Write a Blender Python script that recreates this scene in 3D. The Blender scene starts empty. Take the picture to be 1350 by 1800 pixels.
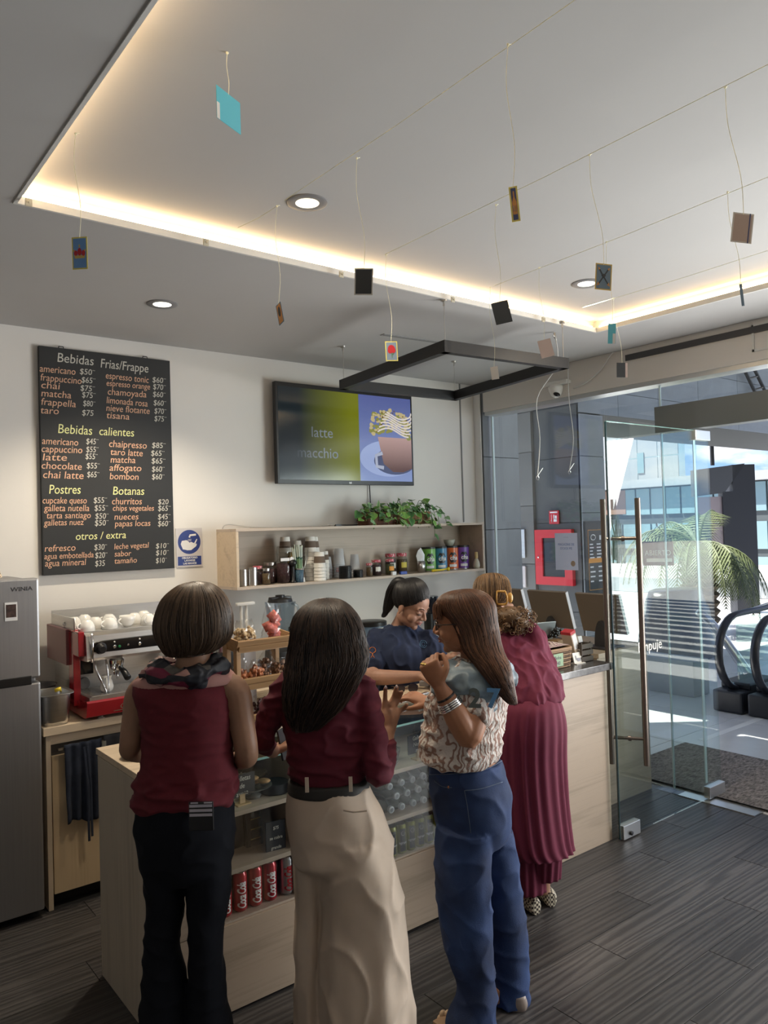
import bpy, bmesh, math, random
import numpy as np
from mathutils import Vector, Matrix, Quaternion, noise
random.seed(7)
PI = math.pi
SC = bpy.context.scene
COL = SC.collection

# ---------------------------------------------------------------- camera
cam = bpy.data.cameras.new('camera')
cam.sensor_fit = 'HORIZONTAL'; cam.sensor_width = 36.0
cam.lens = 1342.0 / 1350.0 * 36.0
cam.clip_start = 0.05; cam.clip_end = 500
camo = bpy.data.objects.new('camera', cam); COL.objects.link(camo)
_r = Vector((0.784, -0.620, -0.029)); _f = Vector((0.621, 0.784, 0.021)).normalized()
_r = (_r - _f * _r.dot(_f)).normalized(); _u = _r.cross(_f)
camo.matrix_world = Matrix(((_r.x, _u.x, -_f.x, 0), (_r.y, _u.y, -_f.y, 0), (_r.z, _u.z, -_f.z, 1.8), (0, 0, 0, 1)))
SC.camera = camo

# ---------------------------------------------------------------- colour management, world, sun, lights
SC.view_settings.view_transform = 'Standard'
SC.view_settings.look = 'None'
SC.view_settings.gamma = 1.0
SC.view_settings.use_curve_mapping = False
SC.view_settings.exposure = 1.5

W = bpy.data.worlds.new('sky'); SC.world = W; W.use_nodes = True
nt = W.node_tree; nt.nodes.clear()
def N(tree, typ, **kw):
    n = tree.nodes.new(typ)
    for k, v in kw.items():
        if k in n.inputs: n.inputs[k].default_value = v
        else: setattr(n, k, v)
    return n
_o = N(nt, 'ShaderNodeOutputWorld'); _b = N(nt, 'ShaderNodeBackground'); _b.inputs['Strength'].default_value = .48
_tc = N(nt, 'ShaderNodeTexCoord'); _sep = N(nt, 'ShaderNodeSeparateXYZ')
nt.links.new(_tc.outputs['Generated'], _sep.inputs[0])
_rp = N(nt, 'ShaderNodeValToRGB')
_rp.color_ramp.elements[0].position = 0.0; _rp.color_ramp.elements[0].color = (.34, .56, .90, 1)
_rp.color_ramp.elements[1].position = .5; _rp.color_ramp.elements[1].color = (.10, .28, .74, 1)
nt.links.new(_sep.outputs[2], _rp.inputs[0])
_mp = N(nt, 'ShaderNodeMapping'); _mp.inputs['Scale'].default_value = (1, 1, 2.6)
nt.links.new(_tc.outputs['Generated'], _mp.inputs[0])
_nz = N(nt, 'ShaderNodeTexNoise', Scale=5.2, Detail=7.0, Roughness=.55)
nt.links.new(_mp.outputs[0], _nz.inputs['Vector'])
_cr = N(nt, 'ShaderNodeValToRGB'); _cr.color_ramp.elements[0].position = .46; _cr.color_ramp.elements[1].position = .60
nt.links.new(_nz.outputs['Fac'], _cr.inputs[0])
_mx = N(nt, 'ShaderNodeMix', data_type='RGBA')
nt.links.new(_cr.outputs[0], _mx.inputs[0]); nt.links.new(_rp.outputs[0], _mx.inputs[6]); _mx.inputs[7].default_value = (1.15, 1.15, 1.18, 1)
nt.links.new(_mx.outputs[2], _b.inputs[0]); nt.links.new(_b.outputs[0], _o.inputs[0])

def light(name, typ, loc, energy, col=(1, 1, 1), size=.1, rot=None, size_y=None, spot=None):
    l = bpy.data.lights.new(name, typ); l.energy = energy; l.color = col
    if typ == 'AREA':
        l.size = size
        if size_y: l.shape = 'RECTANGLE'; l.size_y = size_y
    elif typ in ('POINT', 'SPOT'): l.shadow_soft_size = size
    if typ == 'SPOT' and spot: l.spot_size = spot; l.spot_blend = .6
    o = bpy.data.objects.new(name, l); COL.objects.link(o); o.location = loc
    if rot: o.rotation_euler = rot
    return o
sun = bpy.data.lights.new('sun', 'SUN'); sun.energy = 6.5; sun.angle = .009; sun.color = (1, .96, .88)
suno = bpy.data.objects.new('sun', sun); COL.objects.link(suno)
suno.rotation_euler = Vector((-.45, .38, 1.0)).to_track_quat('Z', 'Y').to_euler()
# unseen area lamp added at the glazed front, standing in for daylight
_d = light('daylight_fill_at_glass_front', 'AREA', (5.05, .45, 1.45), 78, (1.0, .985, .96), 2.3, (0, PI / 2 + .45, 0), 2.4)
_d.data.size = 2.4; _d.data.size_y = 2.2

# ---------------------------------------------------------------- helpers
def tag(o, label=None, cat=None, group=None, kind=None):
    if label: o['label'] = label
    if cat: o['category'] = cat
    if group: o['group'] = group
    if kind: o['kind'] = kind
    return o
def empty(name, loc=(0, 0, 0), rz=0, label=None, cat=None, group=None):
    o = bpy.data.objects.new(name, None); COL.objects.link(o); o.location = loc; o.rotation_euler = (0, 0, rz)
    o.empty_display_size = .05
    return tag(o, label, cat, group)
MATS = {}
def mat(name, col, rough=.6, metal=0.0, spec=.5, emis=None, es=0, var=0, scale=(8, 8, 8), bump=0, bscale=40, trans=0, coat=0, sheen=0, alpha=1):
    if name in MATS: return MATS[name]
    m = bpy.data.materials.new(name); m.use_nodes = True; t = m.node_tree
    b = t.nodes['Principled BSDF']
    b.inputs['Base Color'].default_value = (*col, 1); b.inputs['Roughness'].default_value = rough
    b.inputs['Metallic'].default_value = metal; b.inputs['Specular IOR Level'].default_value = spec
    b.inputs['Transmission Weight'].default_value = trans; b.inputs['Coat Weight'].default_value = coat
    b.inputs['Sheen Weight'].default_value = sheen; b.inputs['Alpha'].default_value = alpha
    if emis: b.inputs['Emission Color'].default_value = (*emis, 1); b.inputs['Emission Strength'].default_value = es
    tc = t.nodes.new('ShaderNodeTexCoord')
    if var:
        mp = t.nodes.new('ShaderNodeMapping'); mp.inputs['Scale'].default_value = scale
        nz = N(t, 'ShaderNodeTexNoise', Scale=1.0, Detail=5.0, Roughness=.6)
        t.links.new(tc.outputs['Object'], mp.inputs[0]); t.links.new(mp.outputs[0], nz.inputs['Vector'])
        mx = N(t, 'ShaderNodeMix', data_type='RGBA')
        r = t.nodes.new('ShaderNodeValToRGB'); r.color_ramp.elements[0].position = .3; r.color_ramp.elements[1].position = .7
        t.links.new(nz.outputs['Fac'], r.inputs[0]); t.links.new(r.outputs[0], mx.inputs[0])
        mx.inputs[6].default_value = (*[max(0, c * (1 - var)) for c in col], 1); mx.inputs[7].default_value = (*[min(1, c * (1 + var)) for c in col], 1)
        t.links.new(mx.outputs[2], b.inputs['Base Color'])
    if bump:
        nb = N(t, 'ShaderNodeTexNoise', Scale=bscale, Detail=4.0); t.links.new(tc.outputs['Object'], nb.inputs['Vector'])
        bp = N(t, 'ShaderNodeBump', Strength=bump, Distance=.01); t.links.new(nb.outputs['Fac'], bp.inputs['Height']); t.links.new(bp.outputs[0], b.inputs['Normal'])
    MATS[name] = m
    return m
def wood(name, c1, c2, axis='X', rough=.5, fine=60, coat=0, grain=.9, worldc=False):
    """oak-like grain running along one axis"""
    if name in MATS: return MATS[name]
    m = mat(name, c1, rough, coat=coat); t = m.node_tree; b = t.nodes['Principled BSDF']
    if worldc:
        tc = t.nodes.new('ShaderNodeNewGeometry'); src = tc.outputs['Position']
    else:
        tc = t.nodes.new('ShaderNodeTexCoord'); src = tc.outputs['Object']
    mp = t.nodes.new('ShaderNodeMapping')
    s = {'X': (1.2, fine, fine), 'Y': (fine, 1.2, fine), 'Z': (fine, fine, 1.2)}[axis]
    mp.inputs['Scale'].default_value = s
    t.links.new(src, mp.inputs[0])
    nz = N(t, 'ShaderNodeTexNoise', Scale=1.0, Detail=6.0, Roughness=.7, Distortion=.6)
    t.links.new(mp.outputs[0], nz.inputs['Vector'])
    mp2 = t.nodes.new('ShaderNodeMapping'); mp2.inputs['Scale'].default_value = tuple(x / fine * 7 if x > 2 else .9 for x in s)
    t.links.new(src, mp2.inputs[0])
    n2 = N(t, 'ShaderNodeTexNoise', Scale=1.0, Detail=3.0, Distortion=1.2); t.links.new(mp2.outputs[0], n2.inputs['Vector'])
    ad = N(t, 'ShaderNodeMath', operation='ADD'); t.links.new(nz.outputs['Fac'], ad.inputs[0]); t.links.new(n2.outputs['Fac'], ad.inputs[1])
    r = t.nodes.new('ShaderNodeValToRGB'); r.color_ramp.elements[0].position = .72; r.color_ramp.elements[1].position = 1.28 - .3 * grain
    hv = N(t, 'ShaderNodeMath', operation='MULTIPLY'); hv.inputs[1].default_value = 1.0; t.links.new(ad.outputs[0], hv.inputs[0])
    t.links.new(hv.outputs[0], r.inputs[0])
    mx = N(t, 'ShaderNodeMix', data_type='RGBA'); t.links.new(r.outputs[0], mx.inputs[0])
    mx.inputs[6].default_value = (*c2, 1); mx.inputs[7].default_value = (*c1, 1); t.links.new(mx.outputs[2], b.inputs['Base Color'])
    bp = N(t, 'ShaderNodeBump', Strength=.15, Distance=.003); t.links.new(nz.outputs['Fac'], bp.inputs['Height']); t.links.new(bp.outputs[0], b.inputs['Normal'])
    return m
def papermat(name, col):
    m = bpy.data.materials.new(name); m.use_nodes = True; t = m.node_tree; t.nodes.clear(); o = t.nodes.new('ShaderNodeOutputMaterial')
    d = t.nodes.new('ShaderNodeBsdfDiffuse'); d.inputs[0].default_value = (*col, 1); l = t.nodes.new('ShaderNodeBsdfTranslucent'); l.inputs[0].default_value = (*col, 1); x = t.nodes.new('ShaderNodeMixShader')
    t.links.new(d.outputs[0], x.inputs[1]); t.links.new(l.outputs[0], x.inputs[2]); t.links.new(x.outputs[0], o.inputs[0]); return m
def glassmat(name, tint=(.965, .98, .975), refl=1.0, rough=0.0, base=.04):
    """thin architectural glass: clear transmission plus Fresnel reflection"""
    if name in MATS: return MATS[name]
    m = bpy.data.materials.new(name); m.use_nodes = True; t = m.node_tree; t.nodes.clear()
    o = t.nodes.new('ShaderNodeOutputMaterial'); tr = N(t, 'ShaderNodeBsdfTransparent'); tr.inputs[0].default_value = (*tint, 1)
    gl = N(t, 'ShaderNodeBsdfGlossy'); gl.inputs['Roughness'].default_value = rough; gl.inputs[0].default_value = (refl, refl, refl, 1)
    fr = N(t, 'ShaderNodeFresnel', IOR=1.5); mx = t.nodes.new('ShaderNodeMixShader')
    ge = t.nodes.new('ShaderNodeNewGeometry'); mi = N(t, 'ShaderNodeMapRange'); mi.inputs[3].default_value = 1.5; mi.inputs[4].default_value = 1 / 1.5
    t.links.new(ge.outputs['Backfacing'], mi.inputs[0]); t.links.new(mi.outputs[0], fr.inputs['IOR'])
    t.links.new(fr.outputs[0], mx.inputs[0]); t.links.new(tr.outputs[0], mx.inputs[1]); t.links.new(gl.outputs[0], mx.inputs[2]); t.links.new(mx.outputs[0], o.inputs[0])
    MATS[name] = m
    return m

def mesh_obj(name, verts, faces, m=None, parent=None, smooth=False, uvs=None):
    me = bpy.data.meshes.new(name); me.from_pydata([tuple(map(float, v)) for v in verts], [], faces); me.update()
    return link(name, me, m, parent, smooth)
def link(name, me, m=None, parent=None, smooth=False):
    if m is not None:
        me.materials.clear()
        for k in (m if isinstance(m, (list, tuple)) else [m]): me.materials.append(k)
    if smooth:
        me.polygons.foreach_set('use_smooth', [True] * len(me.polygons))
    o = bpy.data.objects.new(name, me); COL.objects.link(o)
    if parent is not None: o.parent = parent
    return o
class MB:
    """collects simple shapes for ONE mesh object"""
    def __init__(s): s.v = []; s.f = []; s.mi = []; s.cur = 0
    def add(s, v, f):
        n = len(s.v); s.v += [tuple(p) for p in v]; s.f += [tuple(i + n for i in q) for q in f]; s.mi += [s.cur] * len(f)
        return s
    def box(s, x0, x1, y0, y1, z0, z1, M=None, bev=0):
        if bev:
            bm = bmesh.new(); bmesh.ops.create_cube(bm, size=1)
            for v in bm.verts: v.co = Vector(((x0 + x1) / 2 + v.co.x * (x1 - x0), (y0 + y1) / 2 + v.co.y * (y1 - y0), (z0 + z1) / 2 + v.co.z * (z1 - z0)))
            bmesh.ops.bevel(bm, geom=bm.edges[:], offset=bev, segments=2, affect='EDGES', profile=.6)
            vs = [v.co.copy() for v in bm.verts]; bm.verts.index_update(); fs = [[v.index for v in f.verts] for f in bm.faces]; bm.free()
            if M: vs = [M @ v for v in vs]
            return s.add(vs, fs)
        p = [Vector((x, y, z)) for x in (x0, x1) for y in (y0, y1) for z in (z0, z1)]
        if M: p = [M @ v for v in p]
        return s.add(p, [(0, 1, 3, 2), (4, 6, 7, 5), (0, 4, 5, 1), (2, 3, 7, 6), (0, 2, 6, 4), (1, 5, 7, 3)])
    def lathe(s, prof, c=(0, 0, 0), n=24, M=None, close=False):
        """prof: list of (r, z)"""
        vs = []
        for r, z in prof:
            for k in range(n):
                a = 2 * PI * k / n; vs.append(Vector((c[0] + r * math.cos(a), c[1] + r * math.sin(a), c[2] + z)))
        fs = []
        for i in range(len(prof) - 1):
            for k in range(n): fs.append((i * n + k, i * n + (k + 1) % n, (i + 1) * n + (k + 1) % n, (i + 1) * n + k))
        if prof[0][0] > 1e-6: fs.append(tuple(range(n - 1, -1, -1)))
        if prof[-1][0] > 1e-6: fs.append(tuple((len(prof) - 1) * n + k for k in range(n)))
        if M: vs = [M @ v for v in vs]
        return s.add(vs, fs)
    def tube(s, pts, r, n=8, flat=1.0, caps=True, up=None):
        pts = [Vector(p) for p in pts]
        rs = r if isinstance(r, (list, tuple)) else [r] * len(pts)
        vs = []; prev = Vector(up) if up else None
        for i, p in enumerate(pts):
            t = (pts[min(i + 1, len(pts) - 1)] - pts[max(i - 1, 0)])
            t = t.normalized() if t.length > 1e-9 else Vector((0, 0, 1))
            if prev is None: prev = Vector((0, 0, 1)) if abs(t.z) < .9 else Vector((1, 0, 0))
            a = (prev - t * prev.dot(t));
            a = a.normalized() if a.length > 1e-6 else t.orthogonal().normalized()
            b = t.cross(a); prev = a
            rr = rs[i]; ra, rb = (rr if isinstance(rr, tuple) else (rr, rr * flat))
            for k in range(n):
                q = 2 * PI * k / n; vs.append(p + a * math.cos(q) * ra + b * math.sin(q) * rb)
        fs = []
        for i in range(len(pts) - 1):
            for k in range(n): fs.append((i * n + k, i * n + (k + 1) % n, (i + 1) * n + (k + 1) % n, (i + 1) * n + k))
        if caps: fs.append(tuple(range(n - 1, -1, -1))); fs.append(tuple((len(pts) - 1) * n + k for k in range(n)))
        return s.add(vs, fs)
    def ell(s, c, r, n=16, m=10, M=None, rot=None):
        vs = []; c = Vector(c)
        for i in range(m + 1):
            ph = PI * i / m
            for k in range(n):
                q = 2 * PI * k / n
                v = Vector((r[0] * math.sin(ph) * math.cos(q), r[1] * math.sin(ph) * math.sin(q), r[2] * math.cos(ph)))
                if rot: v = rot @ v
                vs.append(c + v)
        fs = []
        for i in range(m):
            for k in range(n): fs.append((i * n + (k + 1) % n, i * n + k, (i + 1) * n + k, (i + 1) * n + (k + 1) % n))
        if M: vs = [M @ v for v in vs]
        return s.add(vs, fs)
    def quad(s, a, b, c, d): return s.add([a, b, c, d], [(0, 1, 2, 3)])
    def build(s, name, m=None, parent=None, smooth=False, kind=None):
        me = bpy.data.meshes.new(name); me.from_pydata([tuple(v) for v in s.v], [], s.f); me.update()
        o = link(name, me, m, parent, smooth)
        if isinstance(m, (list, tuple)) and len(m) > 1: me.polygons.foreach_set('material_index', s.mi)
        if smooth == 'auto':
            try: me.set_sharp_from_angle(angle=math.radians(35))
            except Exception: pass
        if kind: o['kind'] = kind
        return o
def box(name, x0, x1, y0, y1, z0, z1, m, parent=None, bev=0, kind=None):
    """axis-aligned box whose origin sits at its own centre base"""
    cx, cy = (x0 + x1) / 2, (y0 + y1) / 2
    b = MB(); b.box(x0 - cx, x1 - cx, y0 - cy, y1 - cy, 0, z1 - z0, bev=bev)
    o = b.build(name, m, parent); o.location = (cx, cy, z0)
    if kind: o['kind'] = kind
    return o
def crv(pts, k=6):
    """Catmull-Rom through points"""
    P = [Vector(p) for p in pts]
    if len(P) < 3: return P
    out = []
    for i in range(len(P) - 1):
        a = P[max(i - 1, 0)]; b = P[i]; c = P[i + 1]; d = P[min(i + 2, len(P) - 1)]
        for j in range(k):
            t = j / k
            out.append(.5 * ((2 * b) + (c - a) * t + (2 * a - 5 * b + 4 * c - d) * t * t + (3 * b - a - 3 * c + d) * t ** 3))
    out.append(P[-1]); return out
def text_mesh(txt, size=.05, ext=.0008, off=0.0, shear=0, align='LEFT', spacing=1.0, cuts=0):
    cu = bpy.data.curves.new('t', 'FONT'); cu.body = txt; cu.size = size; cu.extrude = ext; cu.offset = off; cu.shear = shear
    cu.align_x = align; cu.space_character = spacing; cu.resolution_u = 3
    o = bpy.data.objects.new('t', cu); COL.objects.link(o)
    me = bpy.data.meshes.new_from_object(o)
    if cuts:
        bm = bmesh.new(); bm.from_mesh(me); bmesh.ops.triangulate(bm, faces=bm.faces[:]); bmesh.ops.subdivide_edges(bm, edges=[e for e in bm.edges if e.calc_length() > size * .15], cuts=cuts, use_grid_fill=True); bm.to_mesh(me); bm.free()
    bpy.data.objects.remove(o); bpy.data.curves.remove(cu)
    return me
def lettering(name, items, m, parent=None, M=None, off=0, jitter=0):
    """items: (text, x, y, size, shear[, align]); one mesh in plane given by M (x right, y up)"""
    b = MB()
    for it in items:
        tx, x, y, sz = it[:4]; sh = it[4] if len(it) > 4 else 0; al = it[5] if len(it) > 5 else 'LEFT'; sx = it[6] if len(it) > 6 else 1
        me = text_mesh(tx, sz, .0006, off, sh, al)
        a = random.uniform(-jitter, jitter)
        T = Matrix.Translation((x, y, 0)) @ Matrix.Rotation(a, 4, 'Z') @ Matrix.Diagonal((sx, 1, 1, 1))
        if M: T = M @ T
        b.add([T @ v.co for v in me.vertices], [tuple(p.vertices) for p in me.polygons])
        bpy.data.meshes.remove(me)
    return b.build(name, m, parent)
def frame(o, x, y):
    """matrix with origin o, local x axis, local y axis"""
    x = Vector(x).normalized(); y = Vector(y); y = (y - x * y.dot(x)).normalized(); z = x.cross(y); o = Vector(o)
    return Matrix(((x.x, y.x, z.x, o.x), (x.y, y.y, z.y, o.y), (x.z, y.z, z.z, o.z), (0, 0, 0, 1)))
def copy_tree(o, parent=None):
    c = o.copy(); COL.objects.link(c)
    if parent is not None: c.parent = parent
    for ch in [q for q in bpy.data.objects if q.parent == o]:
        copy_tree(ch, c)
    return c

# ---------------------------------------------------------------- common materials
M_wall = mat('white_plaster', (.74, .715, .68), .9, var=.02, scale=(1.5, 1.5, 1.5))
M_ceil = mat('ceiling_paint', (.49, .485, .48), .95, var=.03, scale=(.8, .8, .8))
M_lip = mat('cove_lip_white', (.7, .7, .68), .6)
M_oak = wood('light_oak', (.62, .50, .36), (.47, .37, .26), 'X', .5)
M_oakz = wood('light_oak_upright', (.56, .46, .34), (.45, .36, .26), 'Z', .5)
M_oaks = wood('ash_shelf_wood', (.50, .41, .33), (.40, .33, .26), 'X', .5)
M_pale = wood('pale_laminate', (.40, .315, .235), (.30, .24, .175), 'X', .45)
M_dark = mat('black_powder_coat', (.012, .012, .013), .5)
M_steel = mat('brushed_steel', (.62, .61, .59), .28, 1.0, var=.08, scale=(3, 3, 90))
M_fsteel = mat('fridge_steel', (.36, .36, .37), .42, .85, var=.05, scale=(120, 120, 2))
M_chrome = mat('chrome', (.8, .8, .8), .08, 1.0)
M_white = mat('white_ceramic', (.82, .81, .78), .15, coat=.3)
M_glass = glassmat('clear_glass')
M_glassT = glassmat('tinted_sheet_glass', (.90, .955, .945))
M_edge = mat('green_glass_edge', (.30, .55, .52), .15, trans=.3)
M_thin = glassmat('clear_plastic', (.93, .95, .95))
M_black = mat('black_plastic', (.01, .01, .011), .35)
M_cream = mat('cream_print', (.8, .78, .72), .7)
# ================================================================ ROOM SHELL
GX = 4.68      # glass front plane
D0 = 4.55      # back wall
# floor slab and planks (dark oak boards running along X)
fl = box('floor', -1.6, GX - .02, -1.6, D0, -.12, -.004, mat('floor_bed', (.02, .02, .02), .8), kind='structure')
def plankmat():
    m = mat('dark_plank', (.05, .046, .045), .38, spec=.45); t = m.node_tree; b = t.nodes['Principled BSDF']
    g = t.nodes.new('ShaderNodeNewGeometry'); oi = t.nodes.new('ShaderNodeObjectInfo')
    mp = t.nodes.new('ShaderNodeMapping'); mp.inputs['Scale'].default_value = (2.2, 44, 1)
    ad = N(t, 'ShaderNodeVectorMath', operation='ADD'); sc = N(t, 'ShaderNodeVectorMath', operation='SCALE'); sc.inputs['Scale'].default_value = 9
    cb = t.nodes.new('ShaderNodeCombineXYZ')
    for i in range(3): t.links.new(oi.outputs['Random'], cb.inputs[i])
    t.links.new(cb.outputs[0], sc.inputs[0]); t.links.new(g.outputs['Position'], ad.inputs[0]); t.links.new(sc.outputs[0], ad.inputs[1])
    t.links.new(ad.outputs[0], mp.inputs[0])
    nz = N(t, 'ShaderNodeTexNoise', Scale=1.0, Detail=6.0, Roughness=.65, Distortion=2.4); t.links.new(mp.outputs[0], nz.inputs['Vector'])
    wv = N(t, 'ShaderNodeTexWave', Scale=.25, Distortion=16.0, Detail=5.0); wv.bands_direction = 'Y'; t.links.new(mp.outputs[0], wv.inputs['Vector'])
    m2 = N(t, 'ShaderNodeMath', operation='MULTIPLY'); t.links.new(nz.outputs['Fac'], m2.inputs[0]); t.links.new(wv.outputs['Fac'], m2.inputs[1])
    r = t.nodes.new('ShaderNodeValToRGB'); r.color_ramp.elements[0].position = .05; r.color_ramp.elements[1].position = .65
    r.color_ramp.elements[0].color = (.036, .033, .033, 1); r.color_ramp.elements[1].color = (.088, .081, .078, 1)
    t.links.new(m2.outputs[0], r.inputs[0])
    hs = N(t, 'ShaderNodeHueSaturation'); mr = N(t, 'ShaderNodeMapRange'); mr.inputs[3].default_value = .72; mr.inputs[4].default_value = 1.28
    t.links.new(oi.outputs['Random'], mr.inputs[0]); t.links.new(mr.outputs[0], hs.inputs['Value']); t.links.new(r.outputs[0], hs.inputs['Color'])
    t.links.new(hs.outputs[0], b.inputs['Base Color'])
    rr = N(t, 'ShaderNodeMapRange'); rr.inputs[3].default_value = .30; rr.inputs[4].default_value = .50; t.links.new(nz.outputs['Fac'], rr.inputs[0]); t.links.new(rr.outputs[0], b.inputs['Roughness'])
    bp = N(t, 'ShaderNodeBump', Strength=.25, Distance=.002); t.links.new(m2.outputs[0], bp.inputs['Height']); t.links.new(bp.outputs[0], b.inputs['Normal'])
    return m
M_plank = plankmat()
_pl = {}
def plank(x0, x1, y0, y1):
    k = (round(x1 - x0, 3), round(y1 - y0, 3))
    if k not in _pl:
        b = MB(); b.box(-k[0] / 2 + .0015, k[0] / 2 - .0015, -k[1] / 2 + .0012, k[1] / 2 - .0012, -.006, 0, bev=.0012)
        me = bpy.data.meshes.new('plank'); me.from_pydata([tuple(v) for v in b.v], [], b.f); me.materials.append(M_plank); _pl[k] = me
    o = bpy.data.objects.new('plank', _pl[k]); COL.objects.link(o); o.parent = fl
    o.location = (x0 - (-1.6 + GX - .02) / 2 + (x1 - x0) / 2, (y0 + y1) / 2 - (-1.6 + D0) / 2, .12)
y = -.5; row = 0
while y < 3.95:
    x = -.9 + (row * .47) % 1.25 - 1.25
    while x < GX - .02:
        a = max(x, -.9); bb = min(x + 1.25, GX - .02)
        if bb - a > .04 and (a > .6 or y > .5): plank(a, bb, y, min(y + .185, 3.95))
        x += 1.25
    y += .185; row += 1
# walls
box('wall_back', -1.6, 4.60, D0, D0 + .12, 0, 3.35, M_wall, kind='structure')
box('wall_left', -1.72, -1.6, -1.72, D0 + .12, 0, 3.35, mat('dark_plaster', (.34, .32, .30), .9), kind='structure')
box('wall_behind', -1.6, GX, -1.72, -1.6, 0, 3.35, MATS['dark_plaster'], kind='structure')
# white end pier at the corner beside the stone column
M_seam = mat('grey_seam', (.25, .25, .25), .8)
box('trim_1', 4.435, 4.447, D0 - .006, D0, 1.83, 2.98, M_seam, kind='structure')
box('trim_2', 4.597, 4.607, D0 - .075, D0 - .0005, 0, 2.97, mat('bright_trim', (.85, .85, .84), .35), kind='structure')
# ceiling: lower slab with a rectangular opening (cove), raised field above
CX0, CX1, CY0, CY1 = .665, 3.99, -.9, 2.86; CZ = 2.98; RZ = 3.06
cb = MB()
for (a, b_, c, d) in ((-1.6, CX0 - .012, -1.6, D0), (CX1 + .012, GX - .08, -1.6, D0), (CX0 - .012, CX1 + .012, CY1 + .012, D0), (CX0 - .012, CX1 + .012, -1.6, CY0 - .012)):
    cb.box(a, b_, c, d, CZ, CZ + .028)
cb.box(-1.6, GX, -1.6, D0, RZ, RZ + .1)
g = .055
cb.box(CX0 - g - .02, CX0 - g, CY0 - g, CY1 + g, CZ + .028, RZ); cb.box(CX1 + g, CX1 + g + .02, CY0 - g, CY1 + g, CZ + .028, RZ)
cb.box(CX0 - g, CX1 + g, CY1 + g, CY1 + g + .02, CZ + .028, RZ); cb.box(CX0 - g, CX1 + g, CY0 - g - .02, CY0 - g, CZ + .028, RZ)
tag(cb.build('ceiling', M_ceil), kind='structure')
lp = MB()
w_ = .012
lp.box(CX0 - w_, CX0, CY0, CY1, CZ - .004, CZ + .024); lp.box(CX1, CX1 + w_, CY0, CY1, CZ - .004, CZ + .024)
lp.box(CX0 - w_, CX1 + w_, CY1, CY1 + w_, CZ - .004, CZ + .024); lp.box(CX0 - w_, CX1 + w_, CY0 - w_, CY0, CZ - .004, CZ + .024)
tag(lp.build('trim_3', M_lip), kind='structure')
# LED strips lying in the cove behind the lip
M_led = mat('warm_led', (1, .8, .5), .5, emis=(1.0, .70, .37), es=8.5)
lr = empty('led_strip_light', ((CX0 + CX1) / 2, (CY0 + CY1) / 2, CZ + .03), 0, 'warm glowing light strip hidden in the rectangular ceiling recess', 'light strip')
def led(x0, x1, y0, y1):
    b = MB(); cx, cy = (CX0 + CX1) / 2, (CY0 + CY1) / 2
    b.box(x0 - cx, x1 - cx, y0 - cy, y1 - cy, .002, .012); b.build('led_tape', M_led, lr)
led(CX0 - .045, CX0 - .030, CY0, CY1); led(CX1 + .030, CX1 + .045, CY0, CY1)
led(CX0, CX1, CY1 + .030, CY1 + .045); led(CX0, CX1, CY0 - .045, CY0 - .030)
# bulkhead above the glass front
box('wall_right', GX - .10, GX + .06, -1.6, 4.42, 2.735, 3.35, M_wall, kind='structure')
M_alu = mat('grey_aluminium', (.20, .215, .215), .45, .3)
box('trim_4', GX - .11, GX - .099, -1.6, 3.05, 2.90, 2.94, mat('slot_dark', (.06, .06, .065), .5), kind='structure')
box('trim_5', GX - .085, GX + .05, -1.6, 4.42, 2.705, 2.735, mat('glazing_channel', (.55, .56, .56), .3, .6), kind='structure')
# glazed front: fixed pane, narrow side pane, transoms, header
box('window_1', GX - .006, GX + .006, 2.87, 4.42, .0, 2.71, M_glass, kind='structure')
wj = box('window_2', GX - .006, GX + .006, 2.62, 2.86, .0, 2.38, M_glassT, kind='structure')
box('window_3', GX - .006, GX + .006, -1.6, 2.86, 2.565, 2.71, M_glass, kind='structure')
M_joint = mat('bright_glass_edge', (.62, .74, .74), .2, spec=.8)
box('trim_6', GX - .008, GX + .008, 2.86, 2.868, 0, 2.71, M_joint, kind='structure')
box('trim_7', GX - .010, GX + .010, 4.41, 4.42, 0, 2.71, M_joint, kind='structure')
box('trim_8', GX - .030, GX - .006, 2.622, 2.628, .10, 2.36, M_joint, kind='structure')
box('trim_9', GX - .05, GX + .05, -1.6, 2.88, 2.385, 2.56, M_alu, kind='structure')
box('window_4', GX - .006, GX + .006, -1.6, .95, .0, 2.38, M_glass, kind='structure')
# stone-clad pier where the back wall meets the glass
M_stone = mat('grey_stone_tile', (.23, .25, .27), .5, var=.22, scale=(2.2, 2.2, 1.1), bump=.08, bscale=12)
M_joint2 = mat('dark_joint', (.05, .055, .06), .8)
ps = box('wall_stone_pier', 4.607, 5.045, 4.47, D0 + .25, 0, 3.35, M_joint2, kind='structure')
def panels(parent, o, ux, nrm, w, h, xs, zs, m, th=.012, gap=.006, name='stone_panel'):
    """cladding panels as separate children; o world corner, ux along, nrm outward"""
    ux = Vector(ux); nrm = Vector(nrm); o = Vector(o); pl = Vector(parent.location)
    for i in range(len(xs) - 1):
        for j in range(len(zs) - 1):
            a, b_, c, d = xs[i] + gap / 2, xs[i + 1] - gap / 2, zs[j] + gap / 2, zs[j + 1] - gap / 2
            if b_ - a < .02 or d - c < .02: continue
            cc = o + ux * (a + b_) / 2 + Vector((0, 0, c)); k = MB()
            F = Matrix(((ux.x, nrm.x, 0, 0), (ux.y, nrm.y, 0, 0), (0, 0, 1, 0), (0, 0, 0, 1)))
            k.box(-(b_ - a) / 2, (b_ - a) / 2, 0, th, 0, d - c, M=F)
            q = k.build(name, m, parent); q.location = cc - pl
ZS = [0, .58, 1.17, 1.76, 2.37, 2.97]
panels(ps, (4.607, 4.47, 0), (1, 0, 0), (0, -1, 0), 0, 0, [0, .438], ZS, M_stone)

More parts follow.
